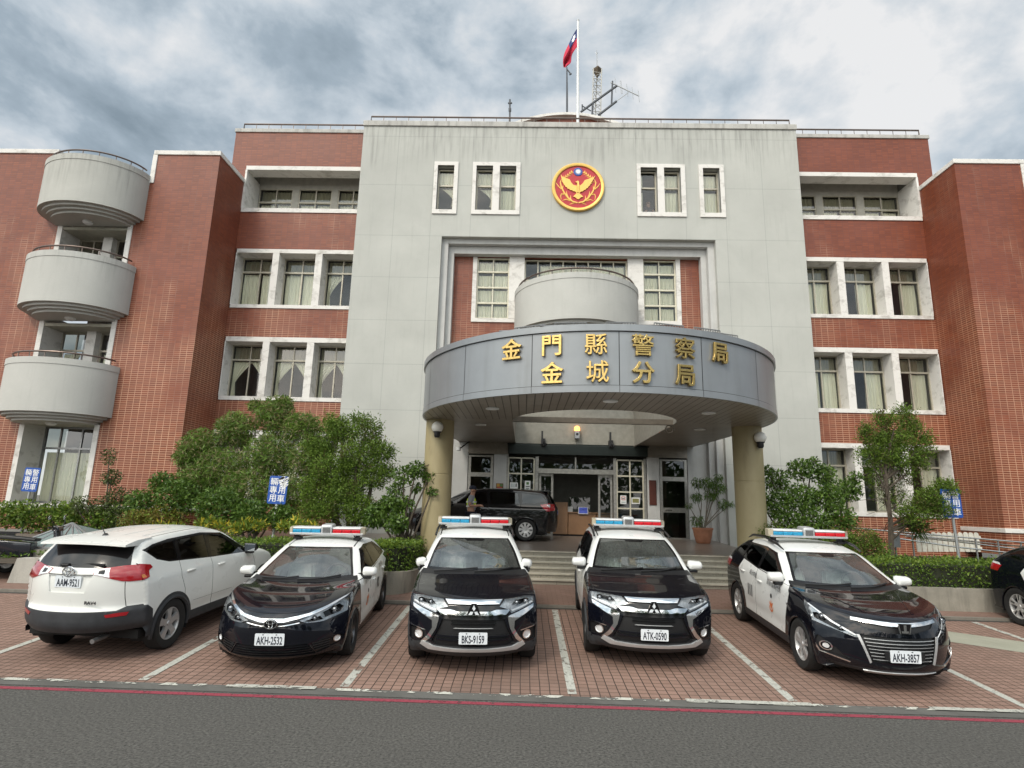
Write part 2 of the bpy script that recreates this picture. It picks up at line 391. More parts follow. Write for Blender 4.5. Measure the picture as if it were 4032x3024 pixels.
TILE = mat_tile(); PANEL = mat_render('grey_render_panel', True); RENDER = mat_render('grey_render_balcony', False, (.45, .45, .42), 13.2); TRIM = mat_trim()
ASPH = mat_asphalt(); CURT = mat_curtain(); OCHRE = mat_yellow_paint(); METALPANEL = mat_panel(); SOFFIT = mat_soffit()
BAL2 = mat_render('grey_render_low', False, (.48, .48, .455), 10.2)
JAMB = mat_conc('pale_jamb_render', (.50, .50, .49), (.58, .58, .57), .2)
CAP = mat_conc('grey_coping', (.42, .41, .39), (.56, .55, .52), .75)
CONC = mat_conc('planter_concrete', (.24, .225, .19), (.36, .335, .285), .75)
WHITE = plain('white_enamel', (.72, .73, .73), .4, 0, .05)
ALU = plain('beige_window_frame', (.42, .39, .32), .4, .2, .12, 9)
STEEL = plain('stainless_steel', (.62, .61, .58), .22, 1, .08, 20)
DSTEEL = plain('dull_steel', (.34, .345, .35), .42, .9, .15, 12)
RAIL = plain('brown_handrail_metal', (.16, .125, .11), .35, .7, .15)
BLACK = plain('black_plastic', (.012, .012, .013), .45, 0, .2)
DARK = plain('dark_interior', (.02, .02, .022), .8, 0, .2)
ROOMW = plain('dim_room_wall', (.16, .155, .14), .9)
GLASS = glass_mat('window_glass', (.96, .98, .94), .9, .02)
TGLASS = glass_mat('grey_transom_glass', (.50, .50, .44), 1.0, .05)
DGLASS = glass_mat('door_glass', (.50, .55, .52), .9, .02)
GOLD = plain('gilded_metal', (.52, .36, .13), .25, 1, .25, 30)
LINTEL = plain('bronze_lintel', (.25, .22, .185), .35, .5, .15)
GRAN = stain_steps(); TREAD = plain('lit_step_nosing', (.42, .39, .32), .6, 0, .2, 6)  # paler than the risers: light on the step edges is put into the colour

# ---------------------------------------------------------------- ground, road, parking bays
TS = math.tan(.0633); PY0, PY1 = 7.80, 12.30
def gz(y): return max(0.0, (y-7.48)*TS)
def sheet(name, pts, m, kind='structure', sub=0):
    b = MB(); b.add(pts, (tuple(range(len(pts))),)); o = b.build(name, m, fix=False); tag(o, kind=kind); return o
def strip(name, x0, x1, y0, y1, z0, z1, m): return sheet(name, ((x0, y0, z0), (x1, y0, z0), (x1, y1, z1), (x0, y1, z1)), m)
EARTH = plain('bare_earth', (.13, .12, .10), .95, 0, .25, 1)
strip('ground', -600, 600, -600, 900, -.08, -.08, EARTH)
strip('road', -140, 140, -60, 7.60, 0, 0, ASPH)
GUT = mat_conc('gutter_concrete', (.085, .083, .077), (.13, .127, .118), .3)
strip('gutter', -60, 60, 7.60, PY0, .004, gz(PY0)-.001, GUT)
PAV = paver('parking_paver', .1225, .1225, (.30, .19, .15, 1), (.25, .155, .12, 1), (.025, .017, .013, 1), .007)
strip('parking', -60, 60, PY0, PY1, gz(PY0), gz(PY1), PAV)
PAV2 = paver('walkway_paver', .21, .105, (.25, .155, .125, 1), (.21, .13, .10, 1), (.10, .06, .045, 1), .005, .5)
KERB = mat_conc('kerb_concrete', (.16, .145, .125), (.23, .21, .18), .4)
KZ = gz(PY1)+.05
b = MB(); b.box(-60, 60, PY1, PY1+.11, KZ-.3, KZ); tag(b.build('kerb', KERB), kind='structure')
strip('drain_channel', -60, 60, PY1-.10, PY1, gz(PY1-.1)+.004, gz(PY1)+.004, plain('drain_dark', (.05, .045, .04), .9))
strip('walkway', -60, 60, PY1+.11, 14.45, KZ-.002, .492, PAV2)
REDP = worn_paint('red_road_paint', (.30, .045, .07, 1), .28, .46, 9, .65)
strip('road_marking', -60, 60, 7.44, 7.535, .004, .004, REDP)
WP = worn_paint('worn_white_paint', (.50, .50, .45, 1), .36, .47, 6, .6)
WP2 = worn_paint('very_worn_white_paint', (.55, .55, .49, 1), .52, .56, 3.6, .75)
for x in (-7.30, -4.715, -2.18, .64, 3.32, 6.14, 8.66, 11.2):
    strip('road_marking', x-.055, x+.055, 7.86, 12.16, gz(7.86)+.005, gz(12.16)+.005, WP)
strip('road_marking', -60, 60, 7.72, 7.80, gz(7.72)+.006, gz(7.80)+.006, WP2)
for x0, x1 in ((-3.6, -2.5), (2.0, 3.5), (4.9, 6.6)):
    strip('road_marking', x0, x1, 7.725, 7.815, gz(7.725)+.012, gz(7.815)+.012, WP)
PATCH = mat_conc('cement_patch', (.28, .28, .22), (.34, .335, .27), .2)
sheet('concrete_patch', [(x, y, gz(y)+.004) for x, y in ((6.7, 11.05), (9.9, 9.0), (12, 7.95), (12, 8.9), (9.9, 10.0), (7.1, 11.75))], PATCH)
# ---------------------------------------------------------------- steps and entrance platform
BX = 1.72
def pz(y): return 1.15+.035*(y-15.6)
b = MB(); z = .49; y = 14.4
for i in range(6):
    h = .11 if i == 0 else .11
    nz = (.60, .735, .87, 1.01, 1.08, 1.15)[i] if False else .60+(1.15-.60)*i/5
    b.box(-2.3, 5.75, y+.24*i, 16.4, z-.05, nz-.03); b.box(-2.3, 5.75, y+.24*i-.035, 16.4, nz-.03, nz, 1); z = nz
tag(b.build('entrance_steps', [GRAN, TREAD]), kind='structure')
PLAT = paver('platform_tile', .6, .6, (.20, .17, .145, 1), (.175, .15, .13, 1), (.10, .09, .08, 1), .005)
PLAT.node_tree.nodes['Principled BSDF'].inputs['Roughness'].default_value = .28
b = MB(); b.add([(-2.75, 15.62, .4), (6.2, 15.62, .4), (6.2, 15.62, pz(15.62)), (-2.75, 15.62, pz(15.62)), (-2.75, 20.3, pz(20.3)), (6.2, 20.3, pz(20.3))], ((0, 1, 2, 3), (3, 2, 5, 4)))
b.add([(-14, 16.5, .4), (-2.75, 16.5, .4), (-2.75, 16.5, pz(16.5)-.01), (-14, 16.5, pz(16.5)-.01), (-14, 19.5, pz(19.5)-.01), (-2.75, 19.5, pz(19.5)-.01)], ((0, 1, 2, 3), (3, 2, 5, 4)))
tag(b.build('entrance_platform', PLAT), kind='structure')
SOIL = plain('planting_soil', (.06, .045, .03), .95, 0, .3, 4)
for x0, x1 in ((-40, -2.75), (6.2, 40)):
    strip('planting_bed', x0, x1, 13.0, 19.95, .78, 1.0, SOIL)
# ---------------------------------------------------------------- the police building (one thing)
ROOT = empty('police_building', (BX, 19.5, .9), 0, 'four storey police station with red tile wings, grey rendered centre and round entrance canopy', 'building')
YP, YW, YT, YG = 19.5, 19.9, 18.12, 20.4       # planes of grey centre, wings, towers, window glass
def wall(name, b, m, par=None, **k): return b.build(name, m, par or ROOT, **k)
# --- grey centre: a frame round the stepped recess, with four window holes punched in the upper part
RX, RZ = 4.845, 11.61
def wall_with_holes(b, x0, x1, z0, z1, y0, y1, holes, mi=0):
    xs = sorted({x0, x1, *[h[0] for h in holes], *[h[1] for h in holes]}); zs = sorted({z0, z1, *[h[2] for h in holes], *[h[3] for h in holes]})
    for i in range(len(xs)-1):
        for j in range(len(zs)-1):
            cx, cz = (xs[i]+xs[i+1])/2, (zs[j]+zs[j+1])/2
            if any(h[0] < cx < h[1] and h[2] < cz < h[3] for h in holes): continue
            b.quad((xs[i], y0, zs[j]), (xs[i+1], y0, zs[j]), (xs[i+1], y0, zs[j+1]), (xs[i], y0, zs[j+1]), mi)
    for h in holes:   # reveals
        b.quad((h[0], y0, h[2]), (h[0], y1, h[2]), (h[0], y1, h[3]), (h[0], y0, h[3]), mi); b.quad((h[1], y0, h[2]), (h[1], y0, h[3]), (h[1], y1, h[3]), (h[1], y1, h[2]), mi)
        b.quad((h[0], y0, h[2]), (h[1], y0, h[2]), (h[1], y1, h[2]), (h[0], y1, h[2]), mi); b.quad((h[0], y0, h[3]), (h[0], y1, h[3]), (h[1], y1, h[3]), (h[1], y0, h[3]), mi)
UPW = [(-3.39, -2.785), (-1.975, -1.37), (-1.12, -.52), (3.98, 4.58), (4.82, 5.42), (6.22, 6.82)]
b = MB(); L, R_ = BX-7.96, BX+7.96
holes = [(BX-RX, BX+RX, .9, RZ)]+[(a, c, 12.63, 14.39) for a, c in UPW]
wall_with_holes(b, L, R_, .9, 15.99, YP, YP+.2, holes)
b.quad((L, YP, .9), (L, YP, 15.99), (L, YP+.9, 15.99), (L, YP+.9, .9)); b.quad((R_, YP, .9), (R_, YP+.9, .9), (R_, YP+.9, 15.99), (R_, YP, 15.99))
wall('wall', b, PANEL, fix=False)
b = MB(); b.rbox(L-.03, R_+.03, YP-.05, YP+.45, 15.99, 16.2, .015); wall('roof_coping', b, CAP)
# two inner steps of the recess
b = MB()
for hx, hz, y, y2 in ((4.62, 11.43, 19.70, 19.9), (4.43, 11.15, 19.92, 20.2)):
    px, pzz = (RX, RZ) if hx == 4.62 else (4.62, 11.43)
    wall_with_holes(b, BX-px-.02, BX+px+.02, .9, pzz+.02, y, y2, [(BX-hx, BX+hx, .9, hz)])
wall('recess_frame', b, JAMB, fix=False)
# white surrounds of the upper windows
b = MB()
def ring(b, x0, x1, z0, z1, ox0, ox1, oz0, oz1, y0, y1):
    b.box(ox0, x0, y0, y1, oz0, oz1); b.box(x1, ox1, y0, y1, oz0, oz1); b.box(x0, x1, y0, y1, oz0, z0); b.box(x0, x1, y0, y1, z1, oz1)
ring(b, -3.39, -2.785, 12.63, 14.39, -3.52, -2.64, 12.47, 14.53, YP-.05, YP+.06)
ring(b, 6.22, 6.82, 12.63, 14.39, 6.07, 6.97, 12.47, 14.53, YP-.05, YP+.06)
for x0, x1, x2, x3, o0, o1 in ((-1.975, -1.37, -1.12, -.52, -2.11, -.37), (3.98, 4.58, 4.82, 5.42, 3.84, 5.58)):
    ring(b, x0, x3, 12.63, 14.39, o0, o1, 12.47, 14.53, YP-.05, YP+.06); b.box(x1, x2, YP-.05, YP+.06, 12.63, 14.39)
wall('window_surround', b, TRIM)

def sheet_curtain(x0, x1, z0, z1, y, style, seed):
    """wavy curtain; style: full, tied_left, tied_right, short"""
    rnd = random.Random(seed); nx = max(10, int((x1-x0)/.035)); nz = 14; b = MB(); ph = rnd.uniform(0, 6); fr = rnd.uniform(50, 62); vs = []
    for j in range(nz+1):
        z = z0+(z1-z0)*j/nz; q = (z-z0)/(z1-z0)
        for i in range(nx+1):
            u = i/nx; x = x0+(x1-x0)*u
            if style.startswith('tied'):
                tie = .42; wd = 1.0 if q > .97 else (.16+.84*max(0, (q-tie)/(1-tie))**1.3 if q > tie else .16+.1*(tie-q)/tie)
                x = x0+(x1-x0)*u*wd if style == 'tied_left' else x1-(x1-x0)*(1-u)*wd
                a = .022
            else: a = .02+.012*(1-q)
            vs.append((x+.006*math.sin(z*3+i), y+a*math.sin(ph+u*(x1-x0)*fr+1.2*math.sin(u*7+ph)+.5*math.sin(z*2.1)), z))
    fs = [(j*(nx+1)+i, j*(nx+1)+i+1, (j+1)*(nx+1)+i+1, (j+1)*(nx+1)+i) for j in range(nz) for i in range(nx)]
    b.add(vs, fs); return b
wseed = [0]
def window(x0, x1, z0, z1, y, mulls=(), bars=(), curt=(), depth=.07, fw=.045, transom=None, frame=ALU, parent=None):
    """one window: frame part with glass and curtain sub-parts. curt: list of (xa, xb, za, zb, style)"""
    b = MB(); d = depth
    b.box(x0, x0+fw, y, y+d, z0, z1); b.box(x1-fw, x1, y, y+d, z0, z1); b.box(x0+fw, x1-fw, y, y+d, z0, z0+fw); b.box(x0+fw, x1-fw, y, y+d, z1-fw, z1)
    cuts = sorted(bars)
    for q in cuts: b.box(x0+fw, x1-fw, y-.012, y+d-.004, q-.03, q+.03)
    lv = [z0+fw]+[c for q in cuts for c in (q-.03, q+.03)]+[z1-fw]
    for q in mulls:
        for i in range(0, len(lv), 2): b.box(q-.022, q+.022, y+.008, y+d-.008, lv[i], lv[i+1])
    f = b.build('window', frame, parent or ROOT)
    g = MB()
    zt = transom if transom else z1
    g.quad((x0+.02, y+d*.5, z0+.02), (x1-.02, y+d*.5, z0+.02), (x1-.02, y+d*.5, zt), (x0+.02, y+d*.5, zt), 0)
    if transom: g.quad((x0+.02, y+d*.5, zt), (x1-.02, y+d*.5, zt), (x1-.02, y+d*.5, z1-.02), (x0+.02, y+d*.5, z1-.02), 1)
    g.build('glass', [GLASS, TGLASS], f, fix=False)
    if curt:
        c = MB()
        for xa, xb, za, zb, st in curt:
            wseed[0] += 1; c2 = sheet_curtain(xa, xb, za, zb, y+d+.10, st, wseed[0]); c.add(c2.v, c2.f)
        c.build('curtain', CURT, f, smooth=True, fix=False)
    return f
# upper centre windows: transom and one lower light each
ST = [('tied_right',), ('tied_right',), ('full',), ('edge',), ('full',), ('full',)]
for k, (a, c) in enumerate(UPW):
    st = ST[k][0]; zs = [(a+.02, c-.02, 13.72, 14.28, 'full')] if st != 'edge' else [(a, a+.13, 13.72, 14.3, 'full')]
    if st == 'edge': zs += [(a, a+.13, 12.64, 13.6, 'full')]
    elif st == 'full': zs += [(a+.02, c-.02, 12.64, 13.6, 'full')]
    else: zs += [(a+.12, c, 12.95, 13.64, 'tied_right')]
    window(a, c, 12.63, 14.35, YP+.2, (), (13.69,), zs, .06, .05)
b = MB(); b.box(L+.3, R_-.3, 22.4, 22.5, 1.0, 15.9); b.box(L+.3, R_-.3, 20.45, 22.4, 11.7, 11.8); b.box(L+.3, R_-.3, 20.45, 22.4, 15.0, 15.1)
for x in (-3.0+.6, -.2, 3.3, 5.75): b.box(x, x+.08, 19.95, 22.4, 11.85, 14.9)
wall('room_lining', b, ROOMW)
# --- recess back wall: tile strips, big grid windows, centre window band behind the round balcony
b = MB(); wall_with_holes(b, BX-4.43, BX+4.43, 5.72, 11.15, 20.2, 20.45, [(BX-3.75, BX+3.75, 8.66, 11.15)]); wall('wall', b, TILE, fix=False)
b = MB()
for s in (-1, 1):
    xa, xb = sorted((BX+s*3.75, BX+s*3.60)); b.box(xa, xb, 20.16, 20.5, 8.80, 11.15)
    xa, xb = sorted((BX+s*2.42, BX+s*1.87)); b.box(xa, xb, 20.14, 20.5, 8.80, 11.15)
    xa, xb = sorted((BX+s*3.75, BX+s*1.87)); b.box(xa, xb, 20.15, 20.5, 8.66, 8.80)
b.box(BX-1.87, BX+1.87, 20.3, 20.5, 8.66, 8.8)
wall('window_surround', b, TRIM)
CREAM = plain('cream_window_frame', (.58, .55, .44), .45, .1, .1)
for s in (-1, 1):
    xa, xb = sorted((BX+s*3.60, BX+s*2.42)); xm = (xa+xb)/2; bars = (9.40, 9.99, 10.59)
    cl = []
    for z0, z1 in ((8.84, 9.33), (9.44, 9.93), (10.04, 10.5), (10.64, 11.0)):
        cl += [(xa+.05, xm-.03, z0-.02, z1, 'full'), (xm+.03, xb-.05, z0-.02, z1, 'full')]
    window(xa, xb, 8.80, 11.13, 20.26, (xm,), bars, cl, .06, .05, None, CREAM)
xs = [BX-1.87+.03]+[BX-1.87+.03+3.68*i/8 for i in range(1, 8)]+[BX+1.84]
window(BX-1.87, BX+1.87, 8.80, 11.12, 20.34, xs[1:-1], (10.32,), [(BX-1.3, BX+1.8, 10.35, 10.95, 'full'), (BX-1.0, BX+1.8, 8.9, 10.2, 'full')], .07, .05, None, CREAM)
# --- wings (mirrored): tile bands, white window bands with fins, deep verandah on the fourth floor
BAYS = ((8.0, 9.20), (9.45, 10.78), (11.02, 12.35))
for s in (-1, 1):
    def X(u): return BX+s*u
    def bx(b, u0, u1, y0, y1, z0, z1): b.box(X(u0), X(u1), y0, y1, z0, z1)
    b = MB()
    for z0, z1 in ((.9, 2.2), (4.57, 5.60), (7.87, 8.94), (11.19, 12.65), (14.53, 15.95)): bx(b, 7.90, 12.98, YW, YW+.25, z0, z1)
    bx(b, 12.35+.02, 12.98, YW, YW+.25, 12.65, 14.53)
    b.quad((X(12.98), YW+.01, 12), (X(12.98), 27, 12), (X(12.98), 27, 15.94), (X(12.98), YW+.01, 15.94))
    wall('wall', b, TILE, fix=True)
    b = MB(); b.rbox(X(7.93) if s > 0 else X(13.02), X(13.02) if s > 0 else X(7.93), YW-.04, YW+.3, 15.95, 16.1, .012)
    xa, xb = sorted((X(12.72), X(13.02))); b.rbox(xa, xb, YW+.3, 27, 15.95, 16.1, .012); wall('roof_coping', b, CAP)
    t = MB()
    for zt, zo1, zo0, zb in ((4.57, 4.41, 2.33, 2.2), (7.87, 7.70, 5.74, 5.60), (11.19, 11.04, 9.07, 8.94)):
        bx(t, 7.90, 12.36, YW-.03, YG+.1, zo1, zt); bx(t, 7.90, 12.36, YW-.035, YG+.1, zb, zo0)
        for u0, u1 in ((9.20, 9.45), (10.78, 11.02), (12.35, 12.38)): bx(t, u0, u1, YW-.025, YG+.1, zo0, zo1)
    # fourth floor verandah
    bx(t, 7.90, 12.40, YW-.03, YW+.5, 14.37, 14.53); bx(t, 7.90, 12.40, YW-.035, YW+.3, 12.65, 12.81); bx(t, 12.35, 12.42, YW-.025, 21.0, 12.81, 14.37)
    wall('window_surround', t, TRIM)
    t = MB(); bx(t, 7.9, 12.36, 20.95, 21.05, 14.2, 14.9); bx(t, 7.9, 12.36, 20.4, 20.95, 14.8, 14.9); bx(t, 7.9, 12.36, 20.2, 21.0, 12.5, 12.64)
    for u0, u1 in ((7.9, 8.05), (9.22, 9.45), (10.76, 11.0)): bx(t, u0, u1, 20.93, 21.05, 12.64, 14.2)
    bx(t, 7.9, 12.36, 20.94, 21.05, 12.64, 13.2)
    wall('verandah_wall', t, plain('verandah_render', (.40, .385, .34), .9))
    rr = random.Random(7 if s < 0 else 11)
    for fl, (z0, z1) in enumerate(((2.33, 4.41), (5.74, 7.70), (9.07, 11.04), (13.2, 14.2))):
        for k, (u0, u1) in enumerate(BAYS):
            y = 20.95 if fl == 3 else YG
            if fl == 3: u0, u1 = ((8.05, 9.22), (9.45, 10.76), (11.0, 12.33))[k]
            xa, xb = sorted((X(u0), X(u1))); xm = (xa+xb)/2+.02
            zt = 13.62 if fl == 3 else z1-.55
            if s < 0 and fl == 1: sty = ('tied_left', 'tied_right')[0:2]
            elif s < 0 and fl == 2: sty = ('full', 'full') if k != 0 else ('tied_left', None)
            elif s > 0 and fl == 0: sty = (None, 'full')
            elif s > 0 and fl in (1, 2): sty = ('full' if rr.random() < .5 else None, 'full')
            else: sty = ('full', 'full')
            cl = []
            if sty[0]: cl.append((xa+.05, xm-.03 if sty[0] == 'full' else xm+.05, z0+.03, zt-.04, sty[0]))
            if sty[1]: cl.append((xm+.03 if sty[1] == 'full' else xm-.02, xb-.05, z0+.03, zt-.04, sty[1]))
            cl.append((xa+.05, xb-.05, zt+.05, z1-.06, 'full'))
            window(xa, xb, z0, z1, y, (xm,), (zt,), cl, .07, .042, zt)
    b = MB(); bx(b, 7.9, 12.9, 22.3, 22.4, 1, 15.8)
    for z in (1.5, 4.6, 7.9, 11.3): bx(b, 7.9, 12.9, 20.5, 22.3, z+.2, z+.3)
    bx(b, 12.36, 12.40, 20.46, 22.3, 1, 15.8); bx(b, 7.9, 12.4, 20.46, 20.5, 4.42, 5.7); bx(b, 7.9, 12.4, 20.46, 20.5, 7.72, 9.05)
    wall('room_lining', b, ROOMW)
    # --- stair tower / end block: front plane YT, side face at u=12.42, balcony bay u 14.72..18.07
    b = MB()
    U0, U1, U2, U3 = 12.42, 14.72, 18.07, 24.5; TZ = 13.82
    def q4(u0, u1, z0, z1):
        b.quad((X(u0), YT, z0), (X(u1), YT, z0), (X(u1), YT, z1), (X(u0), YT, z1))
    q4(U0, U1+.33, 1.96, 12.75); q4(U0, U1, 12.75, TZ); q4(17.57+.02, U3, 1.96, 12.75); q4(U2, U3, 12.75, TZ)
    for z0, z1 in ((11.3, 12.75), (8.0, 9.5), (4.62, 6.1)): q4(U1+.33, 17.59, z0, z1)
    q4(U0, U3, 1.2, 1.83)
    b.quad((X(U0), YT, 1.96), (X(U0), YT, TZ), (X(U0), YW+.1, TZ), (X(U0), YW+.1, 1.96)); b.quad((X(U0), YT, 1.2), (X(U0), YT, 1.83), (X(U0), YW+.1, 1.83), (X(U0), YW+.1, 1.2))
    wall('tower_wall', b, TILE, fix=False)
    t = MB()
    def cap(u0, u1, y0, y1, z0, z1):
        xa, xb = sorted((X(u0), X(u1))); t.rbox(xa, xb, y0, y1, z0, z1, .012)
    cap(U0-.03, U1+.0, YT-.04, YT+.22, TZ, TZ+.16); cap(U0-.03, U0+.2, YT+.22, 27, TZ, TZ+.16); cap(U2, U3, YT-.04, YT+.22, TZ, TZ+.16)
    cap(U1-.14, U1+.02, YT-.035, YT+.22, 12.75, TZ); cap(U2-.02, U2+.14, YT-.035, YT+.22, 12.75, TZ)
    cap(U1-.14, U1+.02, YT+.22, 24, 12.75, TZ+.16); cap(U2-.02, U2+.14, YT+.22, 24, 12.75, TZ+.16)
    cap(U0-.03, U3, YT-.05, YT+.2, 1.83, 1.96); cap(U0-.03, U0+.2, YT+.2, YW, 1.83, 1.96)
    wall('tower_coping', t, CAP if False else TRIM)
    t = MB()   # white jambs of the balcony bay
    for z0, z1 in ((1.96, 4.42), (6.1, 8.0), (9.5, 11.3)):
        for u0, u1 in ((15.05, 15.21), (17.44, 17.60)): bx(t, u0, u1, YT-.03, YT+.9, z0, z1)
        if z0 > 2: bx(t, 16.1, 16.42, YT+.55, YT+.9, z0-1.5, z1)
    wall('window_surround', t, TRIM)
    t = MB(); bx(t, 15.21, 17.44, YT+.0, YT+.95, 4.42, 4.5); bx(t, 15.21, 17.44, YT+.0, YT+.95, 7.62, 7.72); bx(t, 15.21, 17.44, YT+.0, YT+.95, 11.0, 11.1)
    bx(t, 15.2, 17.45, YT, YT+.95, 1.9, 1.97)
    wall('bay_ceiling', t, plain('bay_ceiling_paint', (.40, .385, .32), .85))
    for fl, (z0, z1) in enumerate(((1.97, 4.42), (4.75, 7.62), (8.1, 11.0))):
        if fl == 0:
            xa, xb = sorted((X(15.21), X(17.44))); w = xb-xa; ml = [xa+w*.24, xa+w*.56, xa+w*.84]
            window(xa, xb, z0, z1, YT+.8, ml, (3.72,), [(xa+.05, xb-.05, z0+.05, 3.6, 'full')], .08, .06, 3.75, DSTEEL)
        else:
            for u0, u1 in ((15.21, 16.1), (16.42, 17.44)):
                xa, xb = sorted((X(u0), X(u1))); window(xa, xb, z0, z1, YT+.8, ((xa+xb)/2,), (z1-.62,), [(xa+.05, xb-.4, z0+.05, z1-.7, 'tied_left' if u0 > 16 else 'full')], .07, .05, z1-.62)
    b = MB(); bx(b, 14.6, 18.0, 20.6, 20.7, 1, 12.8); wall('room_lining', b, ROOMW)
    # three round balconies
    for zb, zt in ((4.64, 6.27), (8.02, 9.67), (11.35, 12.99)):
        cu = 16.395; A, B_ = 1.67, 1.36; b = MB(); n = 40
        def arc(a, bb, z): return [(X(cu)+a*math.cos(math.pi*i/n), YT-bb*math.sin(math.pi*i/n), z) for i in range(n+1)]
        def band(p, q): 
            k = len(p); b.add(p+q, [(i, i+1, k+i+1, k+i) for i in range(k-1)])
        band(arc(A, B_, zb), arc(A, B_, zt-.19)); band(arc(A+.015, B_+.015, zt-.19), arc(A+.015, B_+.015, zt)); band(arc(A, B_, zt-.19), arc(A+.015, B_+.015, zt-.19)); band(arc(A+.015, B_+.015, zt), arc(A-.16, B_-.16, zt)); band(arc(A-.16, B_-.16, zt), arc(A-.16, B_-.16, zb+.4))
        zz = zb
        band(arc(A, B_, zb), arc(A-.13, B_-.13, zb)); zz -= .075
        for k in range(1, 4):
            band(arc(A-.13*k, B_-.13*k, zz+.075), arc(A-.13*k, B_-.13*k, zz)); band(arc(A-.13*k, B_-.13*k, zz), arc(A-.13*(k+1), B_-.13*(k+1), zz)); zz -= .075
        zz += .075
        c = arc(A-.52, B_-.52, zz); b.add(c, [tuple(range(len(c)))])
        c = arc(A-.16, B_-.16, zb+.4); b.add(c, [tuple(range(len(c)))])
        bo = b.build('balcony', RENDER if zb > 11 else BAL2, ROOT, smooth=30, fix=False)
        r = MB(); pts = [(X(cu)+(A-.13)*math.cos(rad(3)+rad(174)*i/48), YT-(B_-.13)*math.sin(rad(3)+rad(174)*i/48), zt+.20) for i in range(49)]
        r.tube(pts, .028, 8)
        for i in range(2, 49, 5): r.tube([(pts[i][0], pts[i][1], zt-.02), (pts[i][0], pts[i][1], zt+.19)], .014, 6)
        r.build('railing', RAIL, bo, smooth=True)
        lm = MB(); lm.lathe([(0, -.09), (.10, -.085), (.15, -.04), (.15, 0)], (X(cu)+.05, YT-.35, zz), 'z', 20); lm.build('ceiling_lamp', WHITE, bo, smooth=True)
# roof railings along the parapets
for s, (u0, u1, z, y) in ((0, (-7.75, 7.80, 16.2, YP+.12)), (-1, (7.98, 12.75, 16.1, YW+.1)), (1, (7.98, 12.75, 16.1, YW+.1))):
    r = MB()
    xa, xb = (BX+u0, BX+u1) if s == 0 else sorted((BX+s*u0, BX+s*u1))
    r.tube([(xa, y, z), (xa, y, z+.27), (xb, y, z+.27), (xb, y, z)], .032, 8)
    n = int((xb-xa)/.46)
    for i in range(1, n): r.tube([(xa+(xb-xa)*i/n, y, z-.01), (xa+(xb-xa)*i/n, y, z+.26)], .012, 6)
    r.build('roof_railing', RAIL, ROOT, smooth=True)
# barrel roofed penthouse behind the parapet
b = MB(); pts = []; CR = 5.6; hw = 2.9; RZH = 19.25; pc = (BX-.07, 24.5)
def pent(r_, hw_, z0):
    a = math.asin(hw_/r_); return [(pc[0]+r_*math.sin(-a+2*a*i/30), z0+r_*math.cos(-a+2*a*i/30)-r_*math.cos(a)) for i in range(31)]
p1 = pent(CR, hw, RZH)
b.prism([(pc[0]+hw, 16), ]+[(pc[0]-hw, 16)]+p1, 24.5, 30, 'y'); wall('roof_house_wall', b, TILE)
b = MB(); po = pent(CR+.24, hw+.3, RZH-.02); n = len(po)
b.add([(x, 24.3, z) for x, z in po]+[(x, 24.3, z) for x, z in p1]+[(x, 30.2, z) for x, z in po]+[(x, 30.2, z) for x, z in p1], [(i, i+1, n+i+1, n+i) for i in range(n-1)]+[(i, i+1, 2*n+i+1, 2*n+i) for i in range(n-1)]+[(n+i, n+i+1, 3*n+i+1, 3*n+i) for i in range(n-1)])
wall('roof_house_arch', b, TRIM)
# flat roof deck
b = MB(); b.box(BX-12.9, BX+12.9, 20.2, 30, 15.2, 15.3); b.box(BX-24, BX-12.45, 18.3, 30, 12.6, 12.7); b.box(BX+12.45, BX+24, 18.3, 30, 12.6, 12.7); wall('roof_deck', b, CONC)
# --- round balcony over the canopy
b = MB(); n = 60; cx, cyy, R1 = BX-.05, 19.65, 2.13
def arc2(r, z): return [(cx+r*math.cos(math.pi*i/n), cyy-r*math.sin(math.pi*i/n), z) for i in range(n+1)]+[(cx-r, 20.2, z)]
def arc2(r, z): return [(cx+r, 20.25, z)]+[(cx+r*math.cos(math.pi*i/n), cyy-r*math.sin(math.pi*i/n), z) for i in range(n+1)]+[(cx-r, 20.25, z)]
def bnd(p, q): k = len(p); b.add(p+q, [(i, i+1, k+i+1, k+i) for i in range(k-1)])
bnd(arc2(R1, 8.0), arc2(R1, 9.33)); bnd(arc2(R1, 9.33), arc2(R1+.015, 9.33)); bnd(arc2(R1+.015, 9.33), arc2(R1+.015, 9.52)); bnd(arc2(R1+.015, 9.52), arc2(R1-.16, 9.52)); bnd(arc2(R1-.16, 9.52), arc2(R1-.16, 8.6))
z = 8.0
for k in range(4):
    bnd(arc2(R1-.13*k, z), arc2(R1-.13*(k+1), z)); bnd(arc2(R1-.13*(k+1), z), arc2(R1-.13*(k+1), z-.08)); z -= .08
c = arc2(R1-.52, z); b.add(c, [tuple(range(len(c)))])
bo = b.build('balcony', BAL2, ROOT, smooth=30, fix=False)
r = MB(); pts = arc2(R1-.12, 9.70)[1:-1]; r.tube(pts, .03, 8)
for i in range(3, len(pts)-2, 6): r.tube([(pts[i][0], pts[i][1], 9.5), (pts[i][0], pts[i][1], 9.69)], .014, 6)
r.build('railing', RAIL, bo, smooth=True)
